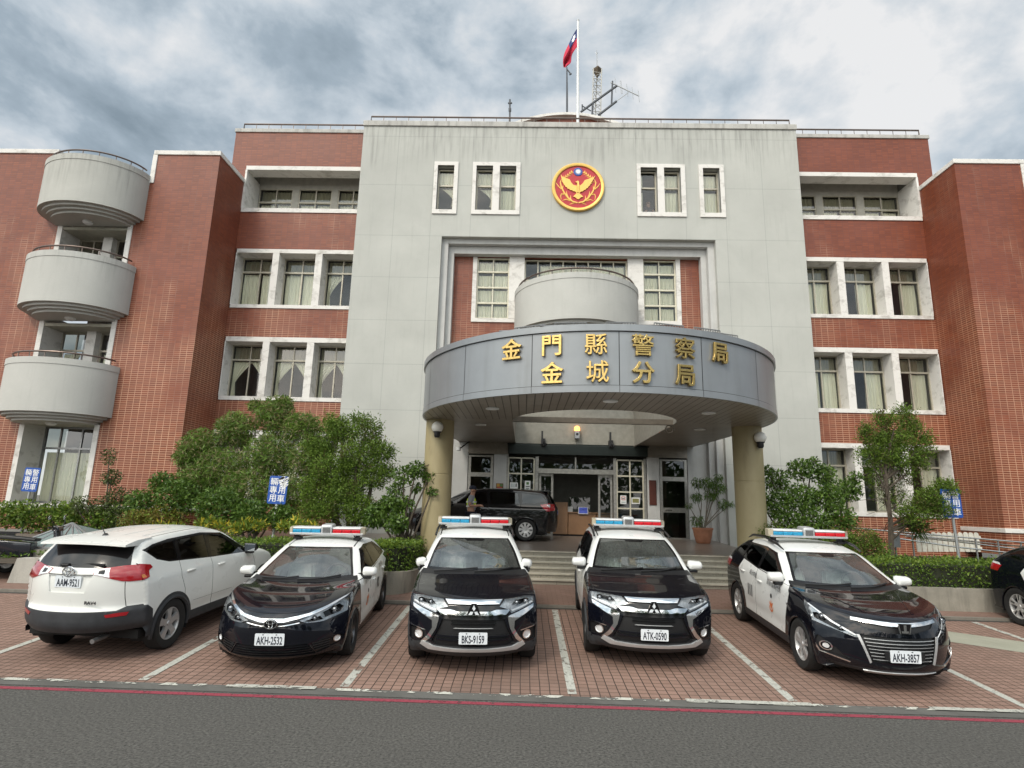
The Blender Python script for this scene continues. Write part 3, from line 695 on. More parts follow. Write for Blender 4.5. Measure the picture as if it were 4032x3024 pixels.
# --- entrance canopy: a drum of metal panels on two columns
CC, CRD = (BX, 15.0), 4.30; Z0, Z1 = 4.36, 5.66
A0, A1 = rad(-100), rad(100)
def cpt(a, r, z): return (CC[0]+r*math.sin(a), CC[1]-r*math.cos(a), z)
b = MB(); n = 120; an = [A0+(A1-A0)*i/n for i in range(n+1)]
def bnd3(r0, z0, r1, z1, mi=0):
    b.add([cpt(a, r0, z0) for a in an]+[cpt(a, r1, z1) for a in an], [(i, i+1, n+1+i+1, n+1+i) for i in range(n)], mi)
bnd3(CRD-.03, Z0, CRD+.012, Z0); bnd3(CRD+.012, Z0, CRD+.012, Z0+.125); bnd3(CRD+.012, Z0+.125, CRD, Z0+.128); bnd3(CRD, Z0+.128, CRD, Z1-.13); bnd3(CRD, Z1-.13, CRD+.04, Z1-.128); bnd3(CRD+.04, Z1-.128, CRD+.04, Z1); bnd3(CRD+.04, Z1, CRD-.3, Z1+.01)
for s in (-1, 1):   # straight cheeks back to the wall
    a = A1*s; p = cpt(a, CRD, 0); b.quad((p[0], p[1], Z0), (BX+s*4.05, 19.5, Z0), (BX+s*4.05, 19.5, Z1), (p[0], p[1], Z1))
top = [cpt(a, CRD-.02, Z1-.04) for a in an]+[(BX+4.0, 20.2, Z1-.04), (BX-4.0, 20.2, Z1-.04)]
can = b.build('canopy', METALPANEL, ROOT, smooth=30, fix=False)
b = MB()
for k in range(-4, 5):
    a = rad(22.15)*k
    if abs(a) > A1: continue
    t_ = Vector((math.cos(a), math.sin(a), 0))*.008; p0 = Vector(cpt(a, CRD+.0015, Z0+.13)); p1_ = Vector(cpt(a, CRD+.0015, Z1-.13)); b.quad(p0-t_, p0+t_, p1_+t_, p1_-t_)
    p0 = Vector(cpt(a, CRD+.0135, Z0)); p1_ = Vector(cpt(a, CRD+.0135, Z0+.125)); b.quad(p0-t_*.6, p0+t_*.6, p1_+t_*.6, p1_-t_*.6)
b.add([cpt(a, CRD+.003, Z1-.142) for a in an]+[cpt(a, CRD+.003, Z1-.128) for a in an], [(i, i+1, n+1+i+1, n+1+i) for i in range(n)])
b.add([cpt(a, CRD+.003, Z0+.128) for a in an]+[cpt(a, CRD+.003, Z0+.136) for a in an], [(i, i+1, n+1+i+1, n+1+i) for i in range(n)])
b.build('panel_joint', BLACK, can, fix=False)
# soffit with the D shaped well
WL, WR, WY = -.33, 3.72, 14.75; wcx, wr_ = (WL+WR)/2, (WR-WL)/2
wa = [math.pi*i/36 for i in range(37)]
well = [(wcx+wr_*math.cos(q), WY-1.98*math.sin(q)) for q in wa]      # right to left round the front
outer = [cpt(a, CRD-.03, Z0)[:2] for a in an]                        # left to right round the front
poly = [(BX-4.0, 20.2)]+outer+[(BX+4.0, 20.2), (WR, 20.2)]+well+[(WL, 20.2)]
b = MB(); tri = geometry.tessellate_polygon([[Vector((p[0], p[1], 0)) for p in poly]])
b.add([(p[0], p[1], Z0+.005) for p in poly], tri); b.build('soffit', SOFFIT, can, fix=False); b = MB(); b.add([(p[0], p[1], Z1-.04) for p in poly], tri); b.build('canopy_roof', CONC, can, fix=False)
b = MB(); wp = [(WR, 20.2)]+well+[(WL, 20.2)]; k = len(wp)
b.add([(p[0], p[1], Z0+.005) for p in wp]+[(p[0], p[1], Z1-.02) for p in wp], [(i, i+1, k+i+1, k+i) for i in range(k-1)])
WELLP = plain('pale_well_render', (.27, .26, .225), .85)
b.build('soffit_well', WELLP, can, smooth=30, fix=False)
b = MB(); b.box(WL, WR, 14.85, 15.0, Z0+.0, Z0+.13); b.tube([(WR-.02, 15.2, Z0-.02), (WR-.02, 20.1, Z0-.04)], .025, 8); b.tube([(WR-.05+.1*math.cos(q), 15.05, Z0-.09+.1*math.sin(q)) for q in [math.pi*2*i/16 for i in range(16)]], .018, 6, closed=True); b.build('well_beam', LINTEL, can)
for x, y in ((-.74, 12.86), (1.68, 11.61), (4.0, 12.84), (-1.2, 15.6), (4.6, 15.6)):
    b = MB(); b.lathe([(0, -.005), (.12, -.006), (.15, -.02), (.15, .0)], (x, y, Z0), 'z', 24); b.build('downlight', WHITE, can, smooth=True)
# gold characters on the fascia
def fascia_char(ch, ang, z, size):
    vs, fs = text_mesh(ch, size*1.1, .02, .006, -.001 if ch in '縣警察城' else .003)
    b = MB(); a = rad(ang); R_2 = CRD+.045
    out = [(CC[0]+(R_2+v[2])*math.sin(a)+v[0]*math.cos(a), CC[1]-(R_2+v[2])*math.cos(a)+v[0]*math.sin(a), z+v[1]) for v in vs]
    b.add(out, fs); o = b.build('gold_character', GOLD, can, smooth=35, fix=False); o['label'] = 'gold character '+ch; return o
for ch, a in zip('金門縣警察局', (-27.7, -16.75, -5.75, 5.8, 16.9, 27.6)): fascia_char(ch, a, 5.26, .40)
for ch, a in zip('金城分局', (-16.6, -5.4, 5.75, 16.6)): fascia_char(ch, a, 4.735, .40)
# columns
for s in (-1, 1):
    b = MB(); c = (BX+s*3.92, 15.1)
    b.lathe([(.36, .5), (.36, 2.98), (.352, 2.985), (.352, 3.0), (.36, 3.005), (.36, Z0+.02)], (c[0], c[1], 0), 'z', 40); b.build('column', OCHRE, ROOT, smooth=30)
# --- entrance wall at the back of the platform
YD = 20.2; k_ = .976; DOORST = plain('brushed_door_steel', (.36, .35, .325), .35, .8, .2, 14)
def ex(x): return x*k_
def ez(z): return CAM_Z+(z-CAM_Z)*k_
b = MB(); GR = JAMB
def dbox(b, x0, x1, z0, z1, y0=YD, y1=YD+.12): b.box(x0, x1, y0, y1, z0, z1)
FL = 1.25
dbox(b, BX-4.43, -1.94, FL-.2, 4.5); dbox(b, -1.05, -.56, FL-.2, 4.35); dbox(b, 4.13, 4.54, FL-.2, 4.35); dbox(b, 5.50, BX+4.45, FL-.2, 4.5)
wall('entrance_wall', b, GR); b = MB(); dbox(b, -.56, WR+.2, 4.36, 5.75, YD-.01, YD+.12); wall('entrance_wall', b, WELLP)
b = MB(); dbox(b, -1.94, -.58, 3.97, 4.37, YD-.03); dbox(b, 4.15, 5.50, 3.97, 4.37, YD-.03); wall('lintel_panel', b, LINTEL)
b = MB(); b.rbox(-.57, 4.14, YD-.16, YD+.1, 3.98, 4.30, .01); b.box(-.6, 4.2, YD-.10, YD+.1, 4.30, 4.34); wall('shutter_box', b, plain('dark_green_steel', (.012, .018, .016), .4, .3))
def frame_grid(b, xs, zs, y, w=.045, d=.06):
    for x in xs: b.box(x-w/2, x+w/2, y, y+d, zs[0], zs[-1])
    for z in zs:
        for i in range(len(xs)-1): b.box(xs[i]+w/2, xs[i+1]-w/2, y+.004, y+d-.004, z-w/2, z+w/2)
for x0, x1 in ((-.55, .32), (3.12, 4.0)):
    b = MB(); frame_grid(b, (x0, (x0+x1)/2, x1), (FL+.05, 1.72, 2.26, 2.80, 3.33, 3.86), YD+.02); f = b.build('window', CREAM, ROOT)
    g = MB(); g.quad((x0, YD+.05, FL), (x1, YD+.05, FL), (x1, YD+.05, 3.86), (x0, YD+.05, 3.86)); g.build('glass', DGLASS, f, fix=False)
b = MB(); b.box(.36, .47, YD-.01, YD+.11, FL, 3.92); b.box(3.0, 3.10, YD-.01, YD+.11, FL, 3.92); b.box(.47, 3.0, YD-.03, YD+.11, 3.36, 3.52); b.box(1.70, 1.75, YD, YD+.08, 3.52, 3.92); b.box(4.02, 4.10, YD-.01, YD+.08, FL, 3.92); b.box(-.62, -.56, YD-.01, YD+.08, FL, 3.92); b.box(1.62, 1.86, YD-.06, YD-.03, 3.36, 3.40)
f = b.build('main_doorway', DOORST, ROOT)
g = MB(); g.quad((.47, YD+.05, 3.52), (3.0, YD+.05, 3.52), (3.0, YD+.05, 3.92), (.47, YD+.05, 3.92)); g.build('glass', DGLASS, f, fix=False)
for x0, x1 in ((.50, .98), (2.50, 2.98)):
    b = MB(); y = YD+.13; b.box(x0, x0+.07, y, y+.05, FL, 3.36); b.box(x1-.07, x1, y, y+.05, FL, 3.36); b.box(x0+.07, x1-.07, y+.002, y+.048, 3.27, 3.36); b.box(x0+.07, x1-.07, y+.002, y+.048, FL, FL+.12)
    f = b.build('sliding_door', DOORST, ROOT); g = MB(); g.quad((x0, y+.025, FL), (x1, y+.025, FL), (x1, y+.025, 3.3), (x0, y+.025, 3.3)); g.build('glass', DGLASS, f, fix=False)
def side_door(x0, x1, zt, ztr):
    b = MB(); y = YD+.02
    for a in (x0, x1-.09): b.box(a, a+.09, y, y+.08, FL, ztr)
    b.box(x0+.09, x1-.09, y-.005, y+.075, zt, zt+.14); b.box(x0+.09, x1-.09, y, y+.08, ztr-.05, ztr); b.box(x0+.09, x1-.09, y+.005, y+.07, FL, FL+.1); b.box(x0+.09, x1-.09, y-.005, y+.07, 2.16, 2.32)
    f = b.build('side_door', DOORST, ROOT)
    g = MB(); g.quad((x0+.05, y+.04, FL), (x1-.05, y+.04, FL), (x1-.05, y+.04, ztr), (x0+.05, y+.04, ztr)); g.build('glass', DGLASS, f, fix=False)
    h = MB(); h.tube([(x0+.16, y-.02, 2.24), (x0+.16, y-.07, 2.24), (x0+.36, y-.07, 2.24)], .012, 6); h.build('handle', STEEL, f, smooth=True)
side_door(4.56, 5.48, 3.2, 3.92); side_door(-1.92, -1.07, 3.2, 3.92)
b = MB(); b.rbox(4.19, 4.43, YD-.03, YD, 2.39, 3.21, .008); wall('name_board', b, plain('dark_red_wood', (.09, .022, .014), .4))
# lobby seen through the open door
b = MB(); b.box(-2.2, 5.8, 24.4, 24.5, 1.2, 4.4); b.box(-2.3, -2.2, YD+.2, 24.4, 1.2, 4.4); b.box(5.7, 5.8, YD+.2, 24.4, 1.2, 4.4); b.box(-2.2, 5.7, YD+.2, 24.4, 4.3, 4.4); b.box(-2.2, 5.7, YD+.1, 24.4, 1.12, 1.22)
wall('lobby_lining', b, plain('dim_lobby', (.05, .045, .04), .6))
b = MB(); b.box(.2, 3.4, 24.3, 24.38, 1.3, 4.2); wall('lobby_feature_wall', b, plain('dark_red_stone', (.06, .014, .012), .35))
rr = random.Random(3); b = MB()
for cx_ in (.75, 1.35, 2.05, 2.75):
    for r_ in range(5):
        z = 3.35-.36*r_
        for q in range(4):
            x = cx_+rr.uniform(-.09, .09); b.box(x-.045, x+.045, 24.26, 24.3, z+q*.05, z+q*.05+.016, 0, rr.uniform(-.2, .2)) if False else b.box(x-rr.uniform(.01, .06), x+rr.uniform(.01, .06), 24.27, 24.3, z+q*.05, z+q*.05+.018)
wall('gilt_relief', b, GOLD)
# ---------------------------------------------------------------- measured points
def at(x, y, Y):
    """a point measured on the survey photograph, x y in its pixels, at the distance Y where the thing stands"""
    d = RG2*((x-2016)/FPX)-UP2*((y-1512)/FPX)+FWD
    return Vector((0, 0, CAM_Z))+d*(Y/d.y)
def AT(x0, y0, s):
    return lambda x, y, Y: at(x0+x/s, y0+y/s, Y)
# ---------------------------------------------------------------- emblem
EM = empty('wall_emblem', (1.72, 19.48, 13.56), 0, 'round red and gold emblem with spread eagle, wreath and blue sun disc on grey facade', 'emblem')
GOLDP = plain('gold_paint', (.72, .46, .12), .42, .35, .12, 25); REDE = plain('red_enamel', (.42, .012, .022), .35, 0, .1); BLUEE = plain('blue_enamel', (.03, .09, .34), .35); WHP = plain('white_paint', (.8, .8, .8), .5, 0, 0)
b = MB(); ec = (1.72, 19.48, 13.56)
b.lathe([(.83, -.03), (.83, -.075), (.86, -.09), (.92, -.09), (.945, -.07), (.945, .03)], ec, 'y', 72); b.build('gold_ring', GOLDP, EM, smooth=35, fix=False)
b = MB(); b.lathe([(0, -.04), (.835, -.04)], ec, 'y', 72); b.build('red_disc', REDE, EM, fix=False)
def e2(px, py): return (ec[0]+(px-1108)/408*.94, ec[2]+(472-py)/375*.94)
eagle = [(1060, 402), (1085, 388), (1105, 378), (1122, 395), (1120, 430), (1135, 460), (1180, 420), (1210, 372), (1260, 352), (1330, 335), (1375, 297), (1350, 350), (1318, 395), (1312, 420), (1296, 432), (1288, 455), (1270, 466), (1258, 490), (1238, 497), (1222, 520), (1200, 524), (1180, 545), (1150, 552), (1135, 562), (1130, 582), (1155, 600), (1188, 632), (1150, 640), (1120, 668), (1095, 668), (1065, 640), (1030, 632), (1060, 600), (1082, 580), (1075, 560), (1058, 548), (1030, 545), (1012, 528), (985, 530), (968, 508), (945, 508), (932, 485), (912, 478), (902, 455), (885, 445), (876, 420), (862, 405), (858, 375), (845, 330), (835, 282), (872, 330), (930, 345), (975, 360), (1000, 410), (1030, 445), (1085, 460), (1095, 430), (1092, 408)]
def emb(name, polys, y0, y1, m, parent=EM, tubes=()):
    b = MB()
    for p in polys:
        pts = [e2(*q) for q in p]; tri = geometry.tessellate_polygon([[Vector((q[0], q[1], 0)) for q in pts]]); n = len(pts)
        b.add([(q[0], y0, q[1]) for q in pts]+[(q[0], y1, q[1]) for q in pts], [tuple(t) for t in tri]+[(i, (i+1) % n, n+(i+1) % n, n+i) for i in range(n)])
    for pts, r in tubes:
        q = [e2(*p) for p in pts]; b.tube([(x, y0+.02, z) for x, z in q], r, 6)
    return b.build(name, m, parent)
eg = emb('eagle', [eagle], 19.40, 19.45, GOLDP, EM, [([(1108, 400), (1108, 470), (1105, 570)], [.03, .065, .05])]+[([(1108-s*(60+k*26), 455-k*16), (1108-s*(110+k*36), 500-k*26)], [.02, .008]) for s in (-1, 1) for k in range(5)])
tw = []
for s in (1, -1):
    def mx(p): return [(1108-s*(1108-x), y) for x, y in p]
    tw.append((mx([(1100, 722), (1020, 702), (950, 645), (890, 565), (848, 480), (830, 405), (852, 345)]), [.035, .04, .04, .036, .032, .028, .012]))
    for p in ([(765, 410), (800, 465), (848, 510)], [(846, 672), (838, 620), (850, 585), (900, 590)], [(865, 686), (920, 668), (985, 690)], [(975, 745), (1050, 722)], [(925, 535), (932, 590), (960, 650)], [(992, 605), (992, 660), (1020, 700)], [(872, 450), (868, 500)]):
        tw.append((mx(p), [.008]+[.024]*(len(p)-1)))
    tw.append((mx([(868, 345), (940, 300), (1020, 225)]), .014))
    for x, y in ((885, 330), (915, 312), (945, 292), (975, 265), (1000, 242)):
        tw.append((mx([(x, y), (x+2, y-38)]), [.026, .004])); tw.append((mx([(x, y), (x+52, y+4)]), [.026, .004]))
emb('wreath', [], 19.42, 19.45, GOLDP, EM, tw)
b = MB(); sx_, sz_ = e2(1108, 232); b.lathe([(0, -.01), (.15, -.01), (.165, .0), (.165, .03)], (sx_, 19.43, sz_), 'y', 32); sd_ = b.build('sun_disc', BLUEE, EM, fix=False)
star = [(sx_+(.115 if i % 2 == 0 else .062)*math.sin(math.pi*i/12), sz_+(.115 if i % 2 == 0 else .062)*math.cos(math.pi*i/12)) for i in range(24)]
b = MB(); b.prism(star, 19.412, 19.42, 'y'); b.build('sun', WHP, sd_)
# ---------------------------------------------------------------- globe lamps on the columns
GLOBE = plain('frosted_globe', (.78, .77, .72), .35, 0, .04, 4)
for nm, x, y, z, cxx, lab in (('wall_lamp', -2.19, 14.56, 4.13, -2.2, 'white globe wall lamp on black bracket, on the left ochre column'), ('wall_lamp', 5.80, 14.66, 4.06, 5.64, 'white globe wall lamp on black bracket, on the right ochre column')):
    r = empty(nm, (x, y, z), 0, lab, 'wall lamp', 'globe lamps on the columns')
    b = MB(); b.sphere((x, y, z), .145, 12); b.build('globe', GLOBE, r, smooth=True)
    b = MB(); b.lathe([(.0, -.26), (.05, -.26), (.075, -.22), (.075, -.14), (.1, -.13), (.1, -.11), (0, -.11)], (x, y, z), 'z', 20); b.tube([(x, y, z-.2), (x+(cxx-x)*.3, y+.22, z-.2)], .035, 8); b.build('bracket', BLACK, r, smooth=True)
# ---------------------------------------------------------------- beacon, brackets, camera over the door
p = at(2272, 1690, 20.05); r = empty('warning_beacon', (p.x, 20.1, p.z-.28), 0, 'lit orange beacon on grey switch box over the entrance', 'beacon lamp')
b = MB(); b.lathe([(.095, -.05), (.1, 0), (.09, .06), (.05, .1), (0, .11)], (p.x, 20.02, p.z), 'z', 20); b.build('lens', emit('lit_amber_lens', (1, .42, .10, 1), 2.6), r, smooth=True)
b = MB(); b.rbox(p.x-.085, p.x+.085, 19.95, 20.12, p.z-.33, p.z-.06, .01); b.build('switch_box', DSTEEL, r)
b = MB(); b.lathe([(0, -.09), (.04, -.09), (.05, -.075), (.05, -.06)], (p.x, 20.03, p.z-.18), 'y', 14); b.build('speaker_hole', BLACK, r)
pl_ = bpy.data.lights.new('beacon_light', 'POINT'); pl_.energy = .5; pl_.color = (1, .5, .15); pl_.shadow_soft_size = .08
lo = bpy.data.objects.new('beacon_light', pl_); COL.objects.link(lo); lo.parent = r; lo.location = (0, -.2, .3)
for k, (x, y0, y1) in enumerate(((2139, 1698, 1750), (2406, 1703, 1757))):
    a = at(x, y1, 20.0); c = at(x-4, y0, 20.0); r = empty('spotlight_bracket', a, 0, 'black angled steel spotlight bracket over the shutter box, '+('left' if k == 0 else 'right')+' of the beacon', 'bracket', 'brackets over the entrance')
    b = MB(); b.rbox(a.x-.07, a.x+.07, 19.95, 20.2, a.z-.05, a.z+.2, .01); b.box(c.x-.03, c.x+.03, 19.9, 19.97, a.z, c.z); b.tube([(a.x, 19.93, a.z+.1), (a.x+.1, 19.8, a.z-.02)], .03, 8); b.build('bracket_arm', BLACK, r)
a = at(1806, 1768, 19.6); r = empty('security_camera', a, .4, 'small white security camera beside the left column under the canopy', 'camera')
b = MB(); b.rbox(a.x-.06, a.x+.06, 19.45, 19.7, a.z-.05, a.z+.06, .015); b.build('housing', WHITE, r, rel=True)
b = MB(); b.tube([(a.x, 19.7, a.z), (a.x+.28, 20.0, a.z+.28), (a.x+.3, 20.2, a.z+.3)], .022, 8); b.build('mount_arm', BLACK, r, smooth=True)
r.rotation_euler = (0, 0, 0)
# ---------------------------------------------------------------- flag and roof aerials
q2 = AT(1900, 50, 2.765)
yb = 20.3; top = q2(1040, 92, yb); base = q2(1036, 1190, yb)
r = empty('flagpole', (top.x, yb, 16.0), 0, 'tall white flagpole standing on the roof above the emblem', 'flagpole')
b = MB(); b.tube([(top.x, yb, 15.3), (top.x, yb, top.z)], [.062, .045], 12); b.build('pole', WHITE, r, smooth=True)
b = MB(); b.sphere((top.x, yb, top.z+.03), .055, 8); b.build('finial', DSTEEL, r, smooth=True)
FR, FB, FW_ = plain('flag_red', (.50, .02, .055), .8, 0, .1, 3), plain('flag_blue', (.015, .03, .13), .8, 0, .1, 3), plain('flag_white', (.75, .76, .8), .8, 0, 0)
def catm(pts, n):
    out = []
    for i in range(n+1):
        t = i/n*(len(pts)-1); k = min(int(t), len(pts)-2); f = t-k
        g = lambda j: Vector(pts[max(0, min(len(pts)-1, j))])
        p0, p1, p2, p3 = g(k-1), g(k), g(k+1), g(k+2)
        out.append(.5*((2*p1)+(p2-p0)*f+(2*p0-5*p1+4*p2-p3)*f*f+(3*p1-p0-3*p2+p3)*f**3))
    return out
tp = catm([(1034, 165, 0), (992, 232, 0), (945, 328, 0), (892, 440, 0), (876, 520, 0), (880, 594, 0)], 40); lw = catm([(1034, 366, 0), (995, 420, 0), (972, 468, 0), (962, 540, 0), (930, 575, 0), (904, 598, 0)], 40)
vs = []; fs = []; mi = []
for i in range(41):
    for j in range(25):
        s, t = i/40, j/24; q = tp[i].lerp(lw[i], t); w = .16*math.sin(s*7+t*5)*s+.10*math.sin(t*11+s*3)*s
        vs.append(q2(q.x, q.y, yb-.02+w)[:])
for i in range(40):
    for j in range(24):
        fs.append((i*25+j, i*25+j+1, (i+1)*25+j+1, (i+1)*25+j)); s, t = (i+.5)/40, (j+.5)/24
        du, dv = (s-.21)/.21*1.45, (t-.26)/.26; rr_ = math.hypot(du, dv); an_ = math.atan2(dv, du)
        mi.append(2 if (s < .42 and t < .52 and rr_ < .36+.3*abs(math.cos(an_*6))) else (1 if s < .42 and t < .52 else 0))
b = MB(); b.add(vs, fs); b.m = mi
o = b.build('flag', [FR, FB, FW_], None, smooth=True, loc=(top.x, yb, top.z-1.5), fix=False); tag(o, 'red flag with blue canton and white sun hanging limp from the roof flagpole', 'flag')
def rod(b, pts, rr_, Y): b.tube([q2(x, y, Y) for x, y in pts], rr_, 6)
Y = 25.6; p = q2(1240, 1110, Y); r = empty('lattice_mast', (p.x, Y, 15.4), 0, 'triangular steel lattice mast with cone and spike on the roof', 'mast')
b = MB(); A_ = [(1207, 600, Y), (1297, 612, Y), (1250, 612, Y+.6)]; B2 = [(1192, 1190, Y), (1284, 1190, Y), (1222, 1190, Y+.6)]
PA = [q2(*a) for a in A_]; PB = [q2(*a) for a in B2]
for a, c in zip(PA, PB): b.tube([a, c], .026, 6)
for k in range(8):
    t0, t1 = (k+.6)/8.2, (k+1.4)/8.2
    for i in range(3):
        j = (i+1) % 3; b.tube([PA[i].lerp(PB[i], t0), PA[j].lerp(PB[j], t0)], .016, 5); b.tube([PA[i].lerp(PB[i], t1), PA[j].lerp(PB[j], t0)], .016, 5)
b.build('lattice', plain('galvanised_mast', (.42, .41, .38), .5, .6), r)
b = MB(); c = q2(1250, 612, Y+.2); b.lathe([(.02, -.5), (.24, -.08), (.24, 0), (0, .08)], c, 'z', 4); b.build('cone', plain('brown_rust', (.10, .075, .05), .8), r)
b = MB(); b.tube([c, q2(1243, 400, Y+.2)], [.03, .012], 6); b.tube([q2(1232, 432, Y+.2), q2(1243, 462, Y+.2), q2(1256, 432, Y+.2)], .014, 5); b.build('lightning_spike', DSTEEL, r)
Y = 25.0; p = q2(1270, 1110, Y); r = empty('aerial_frame', (p.x, Y, 15.4), 0, 'dark slanting aerial frame carrying a yagi antenna on the roof', 'antenna')
DG = plain('dark_grey_pipe', (.07, .075, .085), .5, .4)
b = MB()
for pts, w in (([(1072, 1080), (1200, 985), (1462, 796)], .06), ([(1262, 1116), (1458, 965)], .06), ([(1415, 745), (1405, 1000)], .04), ([(1270, 1200), (1272, 1110)], .06), ([(1085, 1000), (1085, 1068)], .03), ([(1085, 1015), (1180, 1070)], .03), ([(1190, 1190), (1200, 985)], .045)): rod(b, pts, w, Y)
b.build('pipe_frame', DG, r)
b = MB(); rod(b, [(1395, 760), (1460, 790), (1705, 908)], .03, Y); rod(b, [(1455, 965), (1590, 868)], .018, Y)
for x0, y0, x1, y1 in ((1443, 708, 1452, 870), (1568, 775, 1584, 915), (1628, 812, 1641, 942), (1694, 843, 1709, 972)): rod(b, [(x0, y0), (x1, y1)], .011, Y)
rod(b, [(1497, 745), (1508, 742), (1523, 880), (1512, 886), (1497, 750)], .011, Y)
b.build('yagi_antenna', DSTEEL, r)
p = q2(920, 1075, 24.9); r = empty('thin_mast', (p.x, 24.9, 15.4), 0, 'thin roof mast with bent tip left of the flagpole', 'mast')
b = MB(); rod(b, [(920, 1190), (920, 900), (918, 596)], [.05, .045, .03], 24.9); rod(b, [(918, 612), (962, 670)], .035, 24.9); rod(b, [(948, 676), (968, 664)], .04, 24.9); b.build('mast_pole', DG, r)
p = q2(298, 1150, 21); r = empty('small_aerial', (p.x, 21, 15.3), 0, 'short cross shaped aerial on the roof at far left', 'antenna')
b = MB(); rod(b, [(296, 1220), (298, 945)], .035, 21); rod(b, [(278, 985), (322, 983)], .04, 21); rod(b, [(298, 1075), (298, 1040)], .055, 21); b.build('aerial_pole', DG, r)
# ---------------------------------------------------------------- cable ladders lying on the canopy rim
cz = AT(1950, 1250, 2.212)
for x0, y0, x1, y1, Y, side in ((170, 92, 432, 62, 11.55, 'far left over the first character'), (520, 48, 796, 45, 11.15, 'left of centre over the second character'), (965, 42, 1226, 46, 11.15, 'over the middle characters'), (1385, 46, 1640, 76, 11.4, 'right of centre under the grid window'), (1732, 86, 1958, 116, 11.7, 'right over the last character'), (1885, 126, 2110, 160, 12.1, 'far right end')):
    a, c = cz(x0, y0, Y), cz(x1, y1, Y); r = empty('metal_rack', ((a.x+c.x)/2, Y, 5.66), 0, 'flat grey metal rack lying on the canopy rim, '+side, 'rack', 'racks on the canopy rim')
    b = MB(); d = Vector((0, .02, -.07))
    for k in (Vector((0, 0, 0)), d): b.tube([a+k, c+k], .014, 5)
    n = 11
    for i in range(n+1): b.tube([a.lerp(c, i/n), a.lerp(c, i/n)+d], .011, 4)
    b.tube([a+d, (a.x, Y-.1, 5.63)], .012, 4); b.tube([c+d, (c.x, Y-.1, 5.63)], .012, 4); b.tube([(a.x-.3, Y-.25, 5.67), (c.x-.1, Y-.3, 5.68)], .013, 4)
    b.build('rack', DSTEEL, r)
# ---------------------------------------------------------------- blue reserved-parking signs
BLUES = plain('sign_blue', (.012, .075, .34), .4, 0, .08, 5)
def sign(cx_, cy_, Y, zb, lab, lean=0.0, worn=False, w=.47, h=.69):
    c = at(cx_, cy_, Y); r = empty('parking_sign', (c.x, Y, zb), 0, lab, 'sign', 'blue reserved parking signs')
    b = MB(); R2 = .04; pts = []
    for qx, qz, a0 in ((w/2-R2, h/2-R2, 0), (-w/2+R2, h/2-R2, 90), (-w/2+R2, -h/2+R2, 180), (w/2-R2, -h/2+R2, 270)):
        pts += [(c.x+qx+R2*math.cos(rad(a0+i*22.5)), c.z+qz+R2*math.sin(rad(a0+i*22.5))) for i in range(5)]
    b.prism(pts, Y-.012, Y, 'y'); pn = b.build('sign_panel', BLUES, r)
    b = MB()
    for k, ch in enumerate('警用車輛專用'):
        vs, fs = text_mesh(ch, .20, .0015, 0, .001); ox, oz = (.105 if k < 3 else -.105), .205-.205*(k % 3)
        b.add([(c.x+ox+v[0], Y-.015-v[2], c.z+oz+v[1]) for v in vs], fs)
    b.build('lettering', WHP, pn, fix=False)
    if worn:
        b = MB(); rr = random.Random(2)
        for k in range(34):
            x, z = c.x+rr.uniform(.02, .21), c.z+rr.uniform(.05, .32); l = rr.uniform(.02, .08)
            if (x-c.x)-.0 + (z-c.z)*.6 < .12: continue
            b.add([(x-l, Y-.0175, z-.5*l), (x+l*.2, Y-.0175, z-.25*l), (x+l, Y-.0175, z+.55*l), (x-l*.1, Y-.0175, z+.3*l)], ((0, 1, 2, 3),))
        b.build('peeled_patch', WHP, pn, fix=False)
    b = MB(); b.tube([(c.x+.02, Y+.03, zb), (c.x+.0, Y+.03, c.z+.28)], .032, 10); b.build('post', plain('galvanised_post', (.40, .42, .43), .4, .6) if not worn else WHITE, r, smooth=True)
    for o in r.children: pass
    r.rotation_euler = (0, lean, 0)
sign(115, 1888, 17.2, .4, 'blue white-lettered sign on grey post before the tall left window', rad(1.5))
sign(1087, 1929, 14.9, .8, 'blue sign with peeling white corner, on white post in front of the bamboo', rad(1.5), True)
sign(3752, 1982, 14.9, .8, 'blue sign half hidden by pine branch, on grey post at right', rad(-1.2))
# ---------------------------------------------------------------- ramp railing, picket fence, meter box on the right
b1 = AT(3400, 1900, 3.016)
Y = 16.6; p = b1(900, 600, Y); r = empty('ramp_railing', (p.x, Y, .8), 0, 'stainless ramp railing with parallel rails before the white picket fence', 'railing')
lines = [((-900, 470), (325, 578), (2300, 745)), ((320, 602), (515, 622), (2300, 800)), ((435, 668), (1100, 765), (2300, 895)), ((500, 640), (1100, 700), (2300, 845))]
b = MB()
for k, L_ in enumerate(lines): b.tube([b1(x, y, Y+(k % 2)*.12) for x, y in L_], .02, 8)
b.build('rails', STEEL, r, smooth=True)
for x, y in ((590, 620), (1345, 665), (1612, 690), (1885, 712), (2200, 740), (-300, 520)):
    a = b1(x, y, Y); b = MB(); b.tube([(a.x, Y+.05, .75), (a.x, Y+.05, a.z)], .022, 8); b.build('post', DSTEEL, r, smooth=True)
Y = 17.3; p = b1(1040, 700, Y); r = empty('picket_fence', (p.x, Y, .9), 0, 'low white picket fence with rounded tops behind the ramp railing', 'fence')
PICK = plain('weathered_white_wood', (.62, .60, .53), .8, 0, .2, 5); xs = [640+63*i for i in range(12)]
for k, x in enumerate(xs):
    a = b1(x, 592-(4 if k % 3 == 0 else 0), Y); c = b1(x+10, 800, Y); b = MB(); w = .062
    prof = [(a.x-w, c.z-.05), (a.x+w, c.z-.05), (a.x+w, a.z-.06)]+[(a.x+w*math.cos(rad(t)), a.z-.06+.06*math.sin(rad(t))) for t in range(30, 180, 30)]+[(a.x-w, a.z-.06)]
    b.prism(prof, Y-.015, Y+.01, 'y'); b.build('picket', PICK, r)
